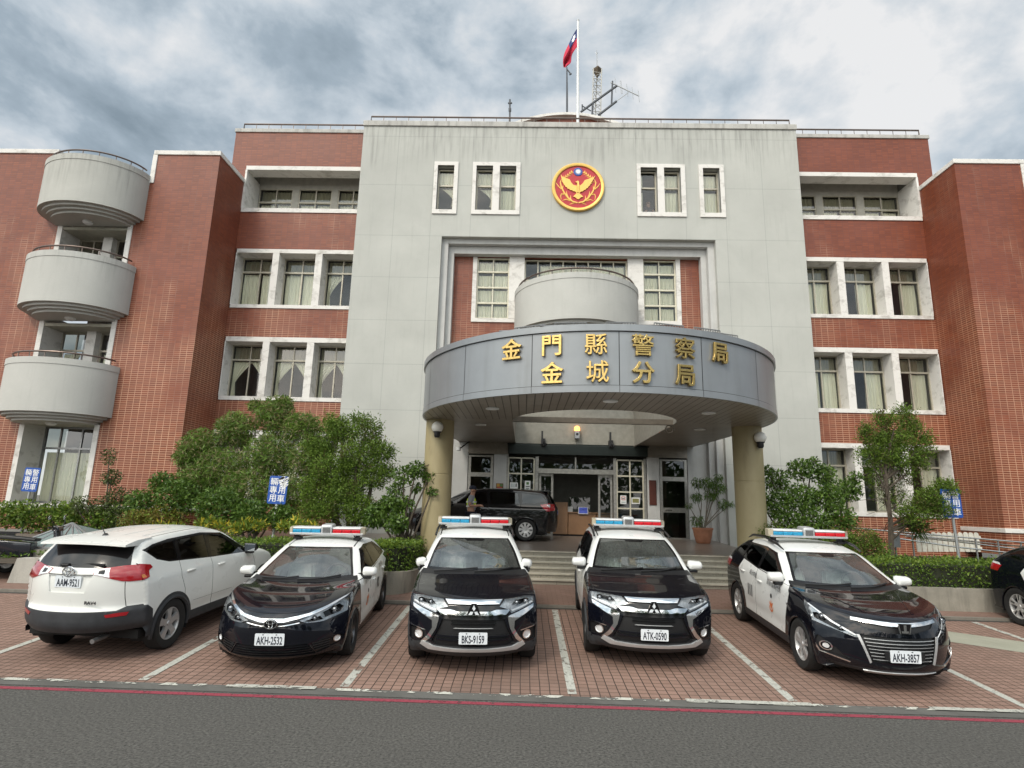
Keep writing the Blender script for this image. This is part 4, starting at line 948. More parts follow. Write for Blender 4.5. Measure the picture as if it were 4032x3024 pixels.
b = MB(); z = b1(1040, 640, Y).z; b.box(b1(620, 600, Y).x, b1(1390, 600, Y).x, Y+.012, Y+.04, z-.03, z+.03); z = b1(1040, 770, Y).z; b.box(b1(620, 600, Y).x, b1(1390, 600, Y).x, Y+.012, Y+.04, z-.03, z+.03); b.build('fence_rail', PICK, r)
a = b1(378, 690, 15.9); r = empty('meter_box', (a.x, 15.9, .8), 0, 'small grey metal box in the shrubs beside the ramp railing', 'box')
b = MB(); b.rbox(a.x-.1, a.x+.1, 15.85, 16.0, a.z-.17, a.z+.16, .01); b.build('casing', DSTEEL, r); b = MB(); b.tube([(a.x, 15.92, .75), (a.x, 15.92, a.z-.15)], .025, 6); b.build('stand', DSTEEL, r)
# ---------------------------------------------------------------- planter walls
def planter(name, path, z0, z1, lab, th=.16):
    r = MB(); pts = [Vector((x, y, 0)) for x, y in path]; n = len(pts); o = []
    for i, p in enumerate(pts):
        d = (pts[min(i+1, n-1)]-pts[max(i-1, 0)]).normalized(); nn = Vector((-d.y, d.x, 0)); o.append(p+nn*th)
    vs = [(p.x, p.y, z0) for p in pts]+[(p.x, p.y, z1) for p in pts]+[(p.x, p.y, z1) for p in o]+[(p.x, p.y, z0) for p in o]
    fs = [(k*n+i, k*n+i+1, (k+1)*n+i+1, (k+1)*n+i) for k in range(3) for i in range(n-1)]+[(0, n, 2*n, 3*n), (n-1, 2*n-1, 3*n-1, 4*n-1)]
    r.add(vs, fs); ob = r.build(name, CONC, None, smooth=30, loc=(path[0][0], path[0][1], z0)); tag(ob, lab, 'planter wall')
planter('planter_wall', [(-10.2, 12.82), (-2.95, 12.82)]+[(-2.95+.62*math.sin(a), 13.44-.62*math.cos(a)) for a in [math.pi/2*i/10 for i in range(1, 11)]]+[(-2.33, 15.6)], .33, .84, 'curved concrete planter wall under the left hedge beside the steps')
planter('planter_wall', [(5.78, 15.6), (5.78, 13.5)]+[(6.43-.65*math.cos(a), 13.5-.65*math.sin(a)) for a in [math.pi/2*i/10 for i in range(1, 11)]]+[(24, 12.85)], .33, .83, 'long stained concrete planter wall under the right hedge')
a = at(41, 2196, 13.0); c = at(25, 2292, 13.0)
b = MB(); b.add([(-11.0, 12.95, .33), (-10.86, 12.95, a.z), (-8.6, 12.95, a.z+.06), (-8.6, 12.95, .33), (-11.0, 13.2, .33), (-10.86, 13.2, a.z), (-8.6, 13.2, a.z+.06), (-8.6, 13.2, .33)], ((0, 1, 2, 3), (4, 5, 6, 7), (0, 1, 5, 4), (1, 2, 6, 5), (2, 3, 7, 6), (0, 3, 7, 4)))
tag(b.build('low_wall', mat_conc('pale_concrete', (.36, .345, .31), (.46, .44, .40), .5), None, loc=(-9.8, 13.1, .33)), 'low pale concrete wall behind the white car beside the scooter', 'wall')
# skylight over the basement well
b4 = AT(0, 1900, 3.16)
r = empty('basement_skylight', (-9.6, 15.2, .4), 0, 'grey glass hipped skylight behind the white car', 'skylight')
SKG = plain('grey_skylight_glass', (.20, .25, .25), .12, 0, .1, 3); A1_ = b4(300, 712, 14.6); T1 = b4(890, 512, 15.4); T2 = T1+Vector((.05, 0, 0)); B1 = b4(560, 800, 14.2); 
b = MB(); bl, br, fl = Vector((A1_.x-.1, 16.4, A1_.z-.15)), Vector((A1_.x+2.3, 16.4, A1_.z-.15)), Vector((A1_.x, 14.2, A1_.z-.15)); frr = Vector((A1_.x+2.3, 14.2, A1_.z-.15))
b.add([fl, frr, br, bl, T1, T2], ((0, 1, 5, 4), (3, 0, 4), (2, 3, 4, 5), (1, 2, 5))); b.build('glass_roof', SKG, r)
b = MB()
for u, v in ((fl, T1), (bl, T1), (T1, T2), (frr, T2), (fl, frr), (fl, bl)): b.tube([u, v], .035, 6)
for k in range(1, 6): b.tube([fl.lerp(frr, k/6), T1.lerp(T2, k/6)], .02, 5)
b.build('glazing_bars', DSTEEL, r)
b = MB(); b.box(fl.x-.1, frr.x, 14.1, 16.5, .4, fl.z-.02); b.build('curb', CONC, r)
# ---------------------------------------------------------------- lobby desk, notices, plant pot
WOOD = plain('light_oak_panel', (.30, .165, .085), .4, 0, .15, 3)
r = empty('reception_desk', (1.9, 21.6, 1.22), 0, 'light wood reception desk just inside the open entrance', 'desk')
b = MB(); b.rbox(.6, 1.55, 21.3, 21.9, 1.32, 2.42, .01); b.rbox(1.57, 2.55, 21.35, 21.9, 1.32, 2.05, .01); b.rbox(2.57, 3.3, 21.35, 21.9, 1.32, 2.05, .01); b.build('front_panel', WOOD, r)
b = MB(); b.box(.62, 3.28, 21.45, 21.9, 1.2, 1.32); b.build('plinth', BLACK, r)
b = MB(); b.rbox(1.56, 3.32, 21.30, 21.95, 2.05, 2.09, .008); b.build('counter_top', WOOD, r)
b = MB(); b.add([(1.6, 21.5, 2.09), (2.35, 21.5, 2.09), (2.35, 21.5, 2.62), (1.6, 21.5, 2.62)], ((0, 1, 2, 3),)); b.build('screen_guard', DGLASS, r, fix=False)
PAPER = plain('white_paper', (.72, .73, .72), .7, 0, .04)
def card(name, x0, y0, x1, y1, fn, Y, lab, cat, m, marks=(), grp=None):
    a, c = fn(x0, y1, Y), fn(x1, y0, Y); r = empty(name, ((a.x+c.x)/2, Y, a.z), 0, lab, cat, grp)
    b = MB(); b.rbox(a.x, c.x, Y-.008, Y+.008, a.z, c.z, .002); s_ = b.build('sheet', m, r)
    w, h = c.x-a.x, c.z-a.z; b = MB(); mm = []; 
    for u0, v0, u1, v1, mt in marks:
        if mt not in mm: mm.append(mt)
        b.box(a.x+u0*w, a.x+u1*w, Y-.0105, Y-.0085, a.z+v0*h, a.z+v1*h, mm.index(mt))
    if marks: b.build('print', mm, s_)
zb8, z8 = AT(1600, 1600, 3.016), AT(2200, 1650, 2.949)
INK = plain('dark_print', (.05, .05, .055), .7, 0, 0); GRN = plain('green_print', (.10, .20, .07), .7, 0, 0); REDP2 = plain('red_print', (.5, .05, .04), .7, 0, 0); PALEB = plain('pale_print', (.45, .5, .5), .7, 0, 0)
card('notice', 1230, 905, 1325, 975, zb8, 20.16, 'white landscape notice on left grid window beside the entrance', 'notice', PAPER, ((.1, .2, .35, .85, PALEB), (.42, .2, .6, .85, PALEB), (.7, .3, .85, .85, INK)))
card('notice', 1405, 885, 1475, 985, zb8, 20.16, 'white notice with green leaf mark on left grid window', 'notice', PAPER, ((.28, .55, .72, .85, GRN), (.15, .3, .85, .4, INK), (.2, .08, .8, .16, INK)))
card('notice', 715, 888, 785, 985, z8, 20.16, 'white notice with red prohibition mark on right grid window', 'notice', PAPER, ((.2, .45, .8, .52, REDP2), (.2, .8, .8, .86, REDP2), (.18, .5, .26, .82, REDP2), (.74, .5, .82, .82, REDP2), (.3, .6, .7, .68, INK), (.15, .12, .85, .26, PALEB)))
card('notice', 845, 912, 942, 985, z8, 20.16, 'framed greenish certificate on right grid window', 'notice', PAPER, ((.12, .18, .88, .82, plain('olive_print', (.22, .21, .08), .7)),))
card('poster', 1064, 915, 1152, 1002, zb8, 20.17, 'orange and brown poster on wall between side door and left grid window', 'poster', plain('brown_poster', (.14, .06, .02), .5), ((.1, .55, .5, .95, plain('ochre_print', (.45, .25, .05), .6)), (.2, .1, .8, .5, REDP2), (.55, .6, .9, .9, GRN)))
card('blue_screen', 226, 1022, 342, 1102, z8, 21.28, 'blue lit display in white frame on the reception desk', 'display', WHITE, ((.08, .1, .92, .92, emit('blue_screen_glow', (.07, .10, .42, 1), .35)), (.3, .55, .85, .65, PALEB)))
card('notice', 70, 1018, 162, 1075, z8, 21.4, 'pale paper taped on the desk glass guard', 'notice', PAPER, ((.1, .3, .9, .36, PALEB), (.1, .6, .9, .66, PALEB)))
a = z8(1678, 1440, 18.9); PX, PYY = a.x, 18.9; zt = z8(1678, 1262, PYY).z; zz = pz(PYY)
r = empty('potted_plant', (PX, PYY, zz), 0, 'terracotta pot with thin branching weeping shrub beside right column', 'potted plant'); POTP = r; POTZ = zt
b = MB(); h = zt-zz; b.lathe([(0, 0), (.19, 0), (.215, .03), (.275, h*.55), (.295, h-.06), (.315, h-.055), (.315, h), (.27, h), (.26, h-.08), (0, h-.08)], (PX, PYY, zz), 'z', 32); b.build('pot', plain('terracotta', (.34, .15, .085), .75, 0, .2, 6), r, smooth=35)
# ---------------------------------------------------------------- people
def skin_mesh(name, joints, bones, mat, parent, sub=2, smooth=True):
    """joints: {name: (x, y, z, r)}; one surface grown over the bones, root is the first joint"""
    ks = list(joints); me = bpy.data.meshes.new(name); me.from_pydata([joints[k][:3] for k in ks], [(ks.index(a), ks.index(b_)) for a, b_ in bones], [])
    o = bpy.data.objects.new(name, me); COL.objects.link(o); m = o.modifiers.new('skin', 'SKIN'); m.use_smooth_shade = True
    sk = me.skin_vertices[0].data if me.skin_vertices else None
    if sk is None:
        bpy.context.view_layer.objects.active = o; bm = bmesh.new(); bm.from_mesh(me); bm.verts.layers.skin.verify(); bm.to_mesh(me); bm.free(); sk = me.skin_vertices[0].data
    for i, k in enumerate(ks): r = joints[k][3]; sk[i].radius = r if isinstance(r, tuple) else (r, r); sk[i].use_root = (i == 0)
    s_ = o.modifiers.new('sub', 'SUBSURF'); s_.levels = s_.render_levels = sub
    dg = bpy.context.evaluated_depsgraph_get(); dg.update(); m2 = bpy.data.meshes.new_from_object(o.evaluated_get(dg)); bpy.data.objects.remove(o)
    m2.name = name; m2.materials.clear(); m2.materials.append(mat); m2.polygons.foreach_set('use_smooth', [True]*len(m2.polygons)); q = bpy.data.objects.new(name, m2); COL.objects.link(q); q.parent = parent; return q
SKINM = plain('skin', (.40, .22, .15), .5, 0, .08, 8); SHIRT = plain('grey_shirt', (.26, .27, .29), .85, 0, .15, 10); VEST = plain('hi_vis_vest', (.62, .85, .03), .7, 0, .06); NAVYC = plain('navy_cloth', (.012, .015, .03), .8, 0, .2, 10); HAIR = plain('black_hair', (.012, .011, .010), .6); REFL = plain('reflective_tape', (.6, .62, .6), .3, .3, .05)
def person(loc, rz, label, vest=True, group=None):
    R = empty('person', loc, rz, label, 'person'); J = dict(pel=(0, 0, .86, (.13, .10)), sp=(.0, 0, 1.02, (.115, .14)), ch=(.0, 0, 1.20, (.115, .155)), nk=(.012, 0, 1.335, .052), hb=(.03, 0, 1.40, .068), hm=(.035, 0, 1.47, (.088, .075)), ht=(.03, 0, 1.535, .06), ns=(.125, 0, 1.455, .014), ch2=(.095, 0, 1.40, .035))
    Bn = [('pel', 'sp'), ('sp', 'ch'), ('ch', 'nk'), ('nk', 'hb'), ('hb', 'hm'), ('hm', 'ht'), ('hm', 'ns'), ('hb', 'ch2')]
    for s, q in ((-1, 'r'), (1, 'l')):
        J.update({'sh'+q: (0, s*.165, 1.275, .056), 'el'+q: (-.03, s*.215, 1.03, .042), 'wr'+q: (.20, s*.15, 1.045, .028), 'pa'+q: (.265, s*.135, 1.045, .034), 'hp'+q: (0, s*.085, .80, .085), 'kn'+q: (.025, s*.09, .44, .058), 'an'+q: (0, s*.095, .08, .042), 'to'+q: (.15, s*.10, .035, .036), 'ea'+q: (.02, s*.085, 1.455, .016)})
        Bn += [('ch', 'sh'+q), ('sh'+q, 'el'+q), ('el'+q, 'wr'+q), ('wr'+q, 'pa'+q), ('pel', 'hp'+q), ('hp'+q, 'kn'+q), ('kn'+q, 'an'+q), ('an'+q, 'to'+q), ('hm', 'ea'+q)]
        for f in range(4): J['f%d%s' % (f, q)] = (.315, s*(.11+.017*f), 1.045-.006*f, .010); J['g%d%s' % (f, q)] = (.335-.006*abs(f-1), s*(.105+.017*f), 1.015, .009); Bn += [('pa'+q, 'f%d%s' % (f, q)), ('f%d%s' % (f, q), 'g%d%s' % (f, q))]
        J['th'+q] = (.285, s*.09, 1.065, .011); J['ti'+q] = (.315, s*.085, 1.06, .009); Bn += [('pa'+q, 'th'+q), ('th'+q, 'ti'+q)]
    skin_mesh('body', J, Bn, SKINM, R)
    S = {k: v for k, v in J.items() if k in ('pel', 'sp', 'ch')}; S = {k: v[:3]+((v[3][0]+.018, v[3][1]+.018),) for k, v in S.items()}; S['nk2'] = (.01, 0, 1.315, .07); SB = [('pel', 'sp'), ('sp', 'ch'), ('ch', 'nk2')]
    for q in 'rl': x, y, z, r = J['sh'+q]; ex_, ey, ez_, er = J['el'+q]; S['sh'+q] = (x, y, z, .075); S['el'+q] = (x*.3+ex_*.7, y*.3+ey*.7, z*.3+ez_*.7, .062); SB += [('ch', 'sh'+q), ('sh'+q, 'el'+q)]
    skin_mesh('shirt', S, SB, SHIRT if vest else NAVYC, R)
    T_ = {'pel': (0, 0, .86, (.15, .12))}; TB = []
    for q in 'rl': T_['hp'+q] = J['hp'+q][:3]+(.105,); T_['kn'+q] = J['kn'+q][:3]+(.078,); T_['an'+q] = (0, J['an'+q][1], .10, .066); TB += [('pel', 'hp'+q), ('hp'+q, 'kn'+q), ('kn'+q, 'an'+q)]
    skin_mesh('trousers', T_, TB, NAVYC, R)
    b = MB()
    for s in (-1, 1): b.rbox(-.07, .19, s*.097-.045, s*.097+.045, 0, .085, .03)
    b.build('shoes', BLACK, R, rel=False, smooth=60)
    if vest:
        Vv = {'sp': (.0, 0, .93, (.150, .172)), 'ch': (.0, 0, 1.18, (.148, .182)), 'up': (.0, 0, 1.29, (.10, .135))}; v = skin_mesh('vest', Vv, [('sp', 'ch'), ('ch', 'up')], VEST, R)
        b = MB()
        for z, ra, rb in ((1.02, .140, .168), (1.14, .142, .172)): b.add([(ra*1.05*math.cos(t), rb*1.05*math.sin(t), z+dz) for dz in (-.022, .022) for t in [2*math.pi*i/28 for i in range(28)]], [(i, (i+1) % 28, 28+(i+1) % 28, 28+i) for i in range(28)])
        b.build('reflective_band', REFL, v, rel=False, smooth=True, fix=False)
        b = MB(); b.lathe_sc([(.0, .075), (.06, .068), (.098, .03), (.104, -.01), (.104, -.03)], (.022, 0, 1.525), 20, 0, (1.02, .86, 1)); b.add([(.10+.11*math.cos(t)*.9, .085*math.sin(t), 1.50-.01*math.cos(t)) for t in [math.pi*(-.5+i/10) for i in range(11)]]+[(.10, -.085, 1.50), (.10, .085, 1.50)], [tuple(range(11))]); b.build('cap', NAVYC, R, smooth=50, rel=False, fix=False)
    else: b = MB(); b.lathe_sc([(.0, .085), (.06, .072), (.09, .02), (.09, -.03)], (.015, 0, 1.50), 20, 0, (1, .9, 1)); b.build('hair', HAIR, R, smooth=True, rel=False, fix=False)
    b = MB()
    for s in (-1, 1): b.sphere((.108, s*.032, 1.477), .011, 5)
    b.build('eyes', HAIR, R, smooth=True, rel=False)
    b = MB(); b.rbox(.110, .122, -.025, .025, 1.418, 1.426, .003); b.build('mouth', plain('lips', (.28, .11, .09), .5), R, rel=False)
    return R
p = at(1858, 1932, 16.9); person((p.x, 16.9, pz(16.9)), 0, 'man in yellow reflective vest, grey shirt and navy cap standing beside the black people carrier')
p = at(2552, 802, 20.25); person((p.x, 20.3, p.z-1.46), -math.pi/2, 'person in dark clothing looking out of an upper window right of the emblem', False)
# ---------------------------------------------------------------- scooter at the left edge
def scooter():
    p = at(22, 2238, 14.0); zg = .46; R = empty('motor_scooter', (p.x, 14.0, zg), 0, 'dark scooter parked at the left edge behind the low concrete wall', 'scooter'); BODY = plain('dark_blue_scooter_plastic', (.010, .011, .018), .18, 0, .1, 8, 1)
    def tyre_(x, nm):
        w = empty(nm, (x, 0, .24)); w.parent = R; b = MB(); b.lathe([(.15, -.045), (.20, -.055), (.235, -.04), (.245, 0), (.235, .04), (.20, .055), (.15, .045)], (0, 0, 0), 'y', 28); b.build('tyre', TYRE2, w, smooth=True, rel=False)
        b = MB(); b.lathe([(.155, -.03), (.14, -.02), (.05, -.015), (.03, -.05), (0, -.05)], (0, 0, 0), 'y', 20); b.lathe([(.155, .03), (.14, .02), (.05, .015), (.0, .05)], (0, 0, 0), 'y', 20); b.build('rim', DSTEEL, w, smooth=30, rel=False)
    TYRE2 = plain('scooter_tyre', (.013, .013, .013), .8, 0, .2, 15); tyre_(0, 'wheel'); tyre_(1.22, 'wheel')
    def hull(prof, w0, w1, nm, m, bev=.03):
        bm = bmesh.new(); n = len(prof); a = [bm.verts.new((x, -(w0 if z < .6 else w1), z)) for x, z in prof]; c = [bm.verts.new((x, (w0 if z < .6 else w1), z)) for x, z in prof]
        bm.faces.new(a); bm.faces.new(c[::-1])
        for i in range(n): bm.faces.new((a[i], c[i], c[(i+1) % n], a[(i+1) % n]))
        bmesh.ops.recalc_face_normals(bm, faces=bm.faces); bmesh.ops.bevel(bm, geom=list(bm.edges), offset=bev, segments=3, affect='EDGES', profile=.6); b = MB(); b.bm(bm); return b.build(nm, m, R, smooth=50, rel=False)
    hull([(-.42, .74), (-.30, .55), (.10, .38), (.52, .34), (.50, .68), (.0, .72)], .13, .14, 'rear_body', BODY)
    hull([(-.40, .76), (-.05, .75), (.30, .73), (.56, .70), (.58, .77), (.30, .80), (-.10, .84), (-.38, .83)], .12, .13, 'seat', BLACK, .025)
    hull([(.45, .28), (1.0, .28), (1.0, .34), (.45, .36)], .15, .15, 'footboard', BODY, .02)
    hull([(.98, .30), (1.10, .30), (1.06, .62), (.98, .98), (.90, .98), (.96, .62)], .16, .13, 'leg_shield', BODY, .025)
    hull([(.86, .96), (1.02, .94), (1.0, 1.04), (.88, 1.08)], .14, .12, 'handlebar_cowl', BODY, .025)
    hull([(1.05, .46), (1.36, .50), (1.44, .40), (1.40, .46), (1.22, .56)], .06, .06, 'front_mudguard', BODY, .01)
    hull([(-.46, .74), (-.40, .64), (-.34, .66), (-.36, .76)], .10, .10, 'tail_lamp', REDL, .012)
    b = MB(); b.tube([(.90, -.34, 1.04), (.93, -.16, 1.03), (.93, .16, 1.03), (.90, .34, 1.04)], .018, 8); b.build('handlebar', BLACK, R, smooth=True, rel=False)
    for s in (-1, 1):
        b = MB(); b.tube([(.93, s*.20, 1.04), (.94, s*.26, 1.16), (.90, s*.31, 1.24)], .008, 6); b.build('mirror_stalk', BLACK, R, rel=False)
        b = MB(); b.lathe_sc([(0, -.015), (.8, -.01), (1, 0), (.8, .012), (0, .014)], (0, 0, 0), 16, 0, (.065, .045, 1)); b.xf(Matrix.Translation((.89, s*.33, 1.265)) @ Matrix.Rotation(rad(-70), 4, 'Y')); b.build('mirror', STEEL, R, smooth=True, rel=False)
    b = MB(); b.tube([(.1, -.15, .24), (-.1, -.17, .24), (-.42, -.17, .34)], [.03, .05, .055], 10); b.build('exhaust', DSTEEL, R, smooth=True, rel=False)
    b = MB(); b.tube([(1.22, 0, .24), (1.02, 0, .95)], .028, 8); b.tube([(0, .08, .24), (.45, .08, .36)], .04, 8); b.build('fork', DSTEEL, R, rel=False)
    b = MB(); b.rbox(-.50, -.485, -.09, .09, .50, .62, .004); b.build('number_plate', PLATEW, R, rel=False)
    R.rotation_euler = (0, 0, rad(12))
# ---------------------------------------------------------------- vegetation
def leaf_mat(name, c1, c2, tr=.25, rough=.5):
    t = NT(name); p = t.obj(); n = t.noise(p, 1.7, 3, .6); rnd = t.nd('ShaderNodeNewGeometry').outputs['Random Per Island']
    c = t.mix(t.rng(t.M('ADD', t.M('MULTIPLY', n, .6), t.M('MULTIPLY', rnd, .5)), .25, .85), c1+(1,), c2+(1,))
    t.col(c); t.rough(rough); t.b.inputs['Specular IOR Level'].default_value = .35
    tl = t.nd('ShaderNodeBsdfTranslucent'); t.l.new(c, tl.inputs[0]); mx = t.nd('ShaderNodeMixShader'); mx.inputs[0].default_value = tr
    t.l.new(t.b.outputs[0], mx.inputs[1]); t.l.new(tl.outputs[0], mx.inputs[2]); t.l.new(mx.outputs[0], t.out.inputs[0]); return t.mat
BAM = leaf_mat('bamboo_leaf', (.06, .12, .018), (.16, .26, .035)); BAMD = leaf_mat('dry_bamboo_leaf', (.22, .20, .09), (.34, .29, .15)); JUN = leaf_mat('juniper_leaf', (.05, .10, .012), (.15, .235, .026), .15, .7); JUNB = leaf_mat('brown_juniper_leaf', (.055, .055, .018), (.11, .095, .03), .15, .7)
HEDG = leaf_mat('hedge_leaf', (.045, .095, .012), (.13, .215, .026)); HEDL = leaf_mat('pale_hedge_leaf', (.13, .20, .03), (.22, .30, .04)); BROAD = leaf_mat('dark_broad_leaf', (.035, .08, .014), (.10, .175, .026), .2, .4); BROADL = leaf_mat('light_broad_leaf', (.08, .15, .025), (.15, .24, .04)); YEL = leaf_mat('yellow_leaf', (.42, .34, .03), (.62, .52, .06)); OLIVE = leaf_mat('olive_leaf', (.13, .10, .02), (.20, .17, .03)); TINYD = leaf_mat('small_dull_leaf', (.04, .065, .02), (.10, .13, .035))
BARK = plain('bark', (.075, .06, .045), .9, 0, .35, 14); PBARK = plain('pale_bark', (.16, .14, .11), .9, 0, .3, 14)
def leaves(rng, pts, nrm, size, ratio, droop=0., jit=.5, fold=.25):
    """one folded diamond leaf at each point: (verts, faces)"""
    n = len(pts); d = nrm*(1-jit)+rng.normal(size=(n, 3))*jit; d[:, 2] -= droop; d /= np.maximum(1e-6, np.linalg.norm(d, axis=1))[:, None]
    r = rng.normal(size=(n, 3)); w = np.cross(d, r); w /= np.maximum(1e-6, np.linalg.norm(w, axis=1))[:, None]; u = np.cross(w, d)
    L_ = size*rng.uniform(.6, 1.3, n)[:, None]; W_ = L_*ratio
    b = pts-d*L_*.3; tip = pts+d*L_*.7-np.array([0, 0, 1.])*droop*L_*.25; m = pts+d*L_*.1
    V = np.stack([b, m+w*W_*.5+u*W_*fold, tip, m-w*W_*.5+u*W_*fold], 1).reshape(-1, 3); k = np.arange(n)*4
    return V, np.stack([k, k+1, k+2, k+3], 1)
def mesh_np(name, groups, parent, loc):
    vs, fs, mi, mats, b = [], [], [], [], 0
    for (V, F), m in groups:
        if m not in mats: mats.append(m)
        vs.append(V); fs.append(F+b); mi += [mats.index(m)]*len(F); b += len(V)
    V = np.concatenate(vs)-np.array(loc); F = np.concatenate(fs); me = bpy.data.meshes.new(name)
    me.vertices.add(len(V)); me.vertices.foreach_set('co', V.astype(np.float32).ravel()); me.loops.add(F.size); me.loops.foreach_set('vertex_index', F.astype(np.int32).ravel())
    me.polygons.add(len(F)); me.polygons.foreach_set('loop_start', np.arange(0, F.size, 4, dtype=np.int32)); me.polygons.foreach_set('loop_total', np.full(len(F), 4, np.int32)); me.polygons.foreach_set('material_index', np.array(mi, np.int32))
    for m in mats: me.materials.append(m)
    me.update(calc_edges=True); o = bpy.data.objects.new(name, me); COL.objects.link(o); o.parent = parent
    if parent is None: o.location = loc
    return o
def in_blob(rng, c, r, n, power=.45):
    d = rng.normal(size=(n, 3)); d /= np.linalg.norm(d, axis=1)[:, None]; q = rng.uniform(.05, 1, n)**power; return np.array(c)+d*q[:, None]*np.array(r), d
def plant(name, base, blobs, spec, label, cat, seed, trunks=(), bark=BARK, group=None, tufts=None):
    """blobs: (centre, radii, count); spec: list of (material, share, leaf length, ratio, droop)"""
    rng = np.random.default_rng(seed); R = empty(name, base, 0, label, cat, group); G = []
    for c, r, n in blobs:
        for m, sh, sz, ra_, dr in spec:
            k = max(1, int(n*sh*1.55))
            if tufts and tufts[0]:
                tn = max(1, k//tufts[0]); tc, td = in_blob(rng, c, r, tn, .4); pts = np.repeat(tc, tufts[0], 0)+rng.normal(size=(tn*tufts[0], 3))*tufts[1]; nn = np.repeat(td, tufts[0], 0)*.6+(pts-np.repeat(tc, tufts[0], 0))/tufts[1]*.5
            else: pts, nn = in_blob(rng, c, r, k)
            G.append((leaves(rng, pts, nn, sz, ra_, dr, .75 if m in (BAM, BAMD) else .5), m))
    mesh_np('foliage', G, R, base)
    if trunks:
        b = MB()
        for pts, r0, r1 in trunks: k = len(pts); b.tube(pts, [r0+(r1-r0)*i/(k-1) for i in range(k)], 6)
        b.build('trunk', bark, R, smooth=True)
    return R
def V3(p): return (p[0], p[1], p[2])
def limbs(base, blobs, rng, r0, r1, wob=.15):
    out = []
    for c, r, n in blobs:
        a = Vector(base)+Vector((rng.normal()*.12, rng.normal()*.1, 0)); e = Vector(c); m = a.lerp(e, .5)+Vector((rng.normal()*wob, rng.normal()*wob, .1)); out.append(([a, m, e, e+Vector((rng.normal()*.2, 0, r[2]*.6))], r0, r1))
    return out
def B(x, y, Y, r, n, rz=None): p = at(x, y, Y); return (V3(p), (r, r*.85, rz or r*.85), n)
rg = np.random.default_rng(5)
# bamboo
bl = [B(790, 1760, 16.6, .62, 1500), B(930, 1690, 16.8, .62, 1700), B(1085, 1640, 16.9, .58, 1900, .62), B(1190, 1690, 16.6, .6, 1700), B(880, 1850, 16.3, .75, 1900), B(1060, 1800, 16.4, .75, 2300), B(1220, 1810, 16.2, .65, 1700), B(770, 1900, 16.0, .6, 1400), B(980, 1940, 15.9, .8, 2000), B(1150, 1950, 15.9, .7, 1700), B(735, 1800, 16.3, .4, 700), B(1120, 1590, 17.0, .28, 420), B(1010, 1600, 17.0, .25, 250), B(1310, 1690, 16.6, .33, 400)]
base = V3(at(1000, 2090, 16.2)); base = (base[0], base[1], .85)
plant('bamboo_clump', base, bl, [(BAM, .62, .17, .16, .12), (BROADL, .16, .15, .14, .0), (BAMD, .30, .16, .12, .1)], 'tall feathery bamboo clump with pale dry tips between left tower and juniper', 'bamboo', 11, limbs(base, bl, rg, .025, .006), PBARK)
# spreading dark shrubs at the bamboo's foot
bl = [B(560, 1985, 15.4, .45, 700), B(700, 1960, 15.3, .6, 1300), B(860, 1990, 15.0, .6, 1300), B(990, 2030, 14.9, .5, 1000), B(640, 1900, 15.8, .35, 500), B(1110, 2040, 14.9, .4, 700)]
plant('broadleaf_shrub', (at(800, 2080, 15.2).x, 15.2, .85), bl, [(BROAD, .72, .10, .42, .1), (BROADL, .28, .10, .42, .1)], 'low dark broadleaf shrub at the foot of the bamboo', 'shrub', 12, limbs((at(800, 2080, 15.2).x, 15.2, .8), bl, rg, .02, .006))
# clipped juniper
bl = [B(1255, 1770, 15.4, .45, 1900), B(1345, 1700, 15.4, .42, 1900), B(1440, 1700, 15.4, .40, 1900, .45), B(1500, 1775, 15.2, .36, 1500), B(1400, 1800, 15.0, .5, 2400), B(1300, 1860, 15.0, .5, 2300), B(1470, 1870, 15.0, .42, 1800), B(1245, 1930, 15.0, .42, 1700), B(1370, 1940, 14.9, .5, 2100), B(1525, 1860, 15.2, .25, 500), B(1415, 1650, 15.5, .2, 420), B(1300, 1650, 15.6, .2, 300), B(1300, 2000, 14.9, .45, 1700), B(1420, 2010, 14.8, .48, 1800), B(1370, 1880, 15.5, .6, 2400), B(1230, 2010, 14.8, .35, 1000)]
base = (at(1370, 2080, 15.1).x, 15.1, .85)
plant('juniper_bush', base, bl, [(JUN, .9, .06, .45, -.2), (JUNB, .1, .06, .45, -.1)], 'big rounded juniper bush left of the ochre column', 'juniper', 13, limbs(base, bl[:9], rg, .05, .012), BARK, None, (26, .07))
# small sparse tree by the column
bl = [B(1590, 1870, 14.8, .30, 190), B(1640, 1850, 14.8, .28, 210), B(1690, 1880, 14.8, .20, 110), B(1700, 1935, 14.7, .15, 50), B(1560, 1930, 14.8, .25, 140), B(1530, 1990, 14.6, .3, 420), B(1480, 2030, 14.5, .35, 600), B(1590, 1990, 14.7, .28, 260), B(1560, 2060, 14.4, .3, 380), B(1640, 1920, 14.9, .16, 60)]
base = (at(1585, 2100, 14.6).x, 14.6, .85)
plant('young_tree', base, bl, [(BROAD, .6, .10, .45, .3), (BROADL, .4, .10, .45, .3)], 'small sparse tree with thin forked branches beside the left ochre column', 'tree', 14, limbs(base, bl, rg, .035, .008, .1))
# thin tree before the left tower
bl = [B(430, 1800, 17.0, .22, 110, .3), B(440, 1880, 17.0, .3, 220), B(460, 1960, 16.8, .35, 260), B(400, 1990, 16.6, .35, 240), B(330, 1985, 16.4, .3, 130), B(520, 1960, 16.8, .3, 170), B(470, 2030, 16.5, .4, 300), B(300, 2000, 16.4, .2, 70)]
base = (at(460, 2080, 16.7).x, 16.7, .7)
plant('thin_tree', base, bl, [(TINYD, 1, .085, .45, .2)], 'thin straggly small-leaved tree before the brick of the left tower', 'tree', 15, limbs(base, bl, rg, .03, .006, .12))
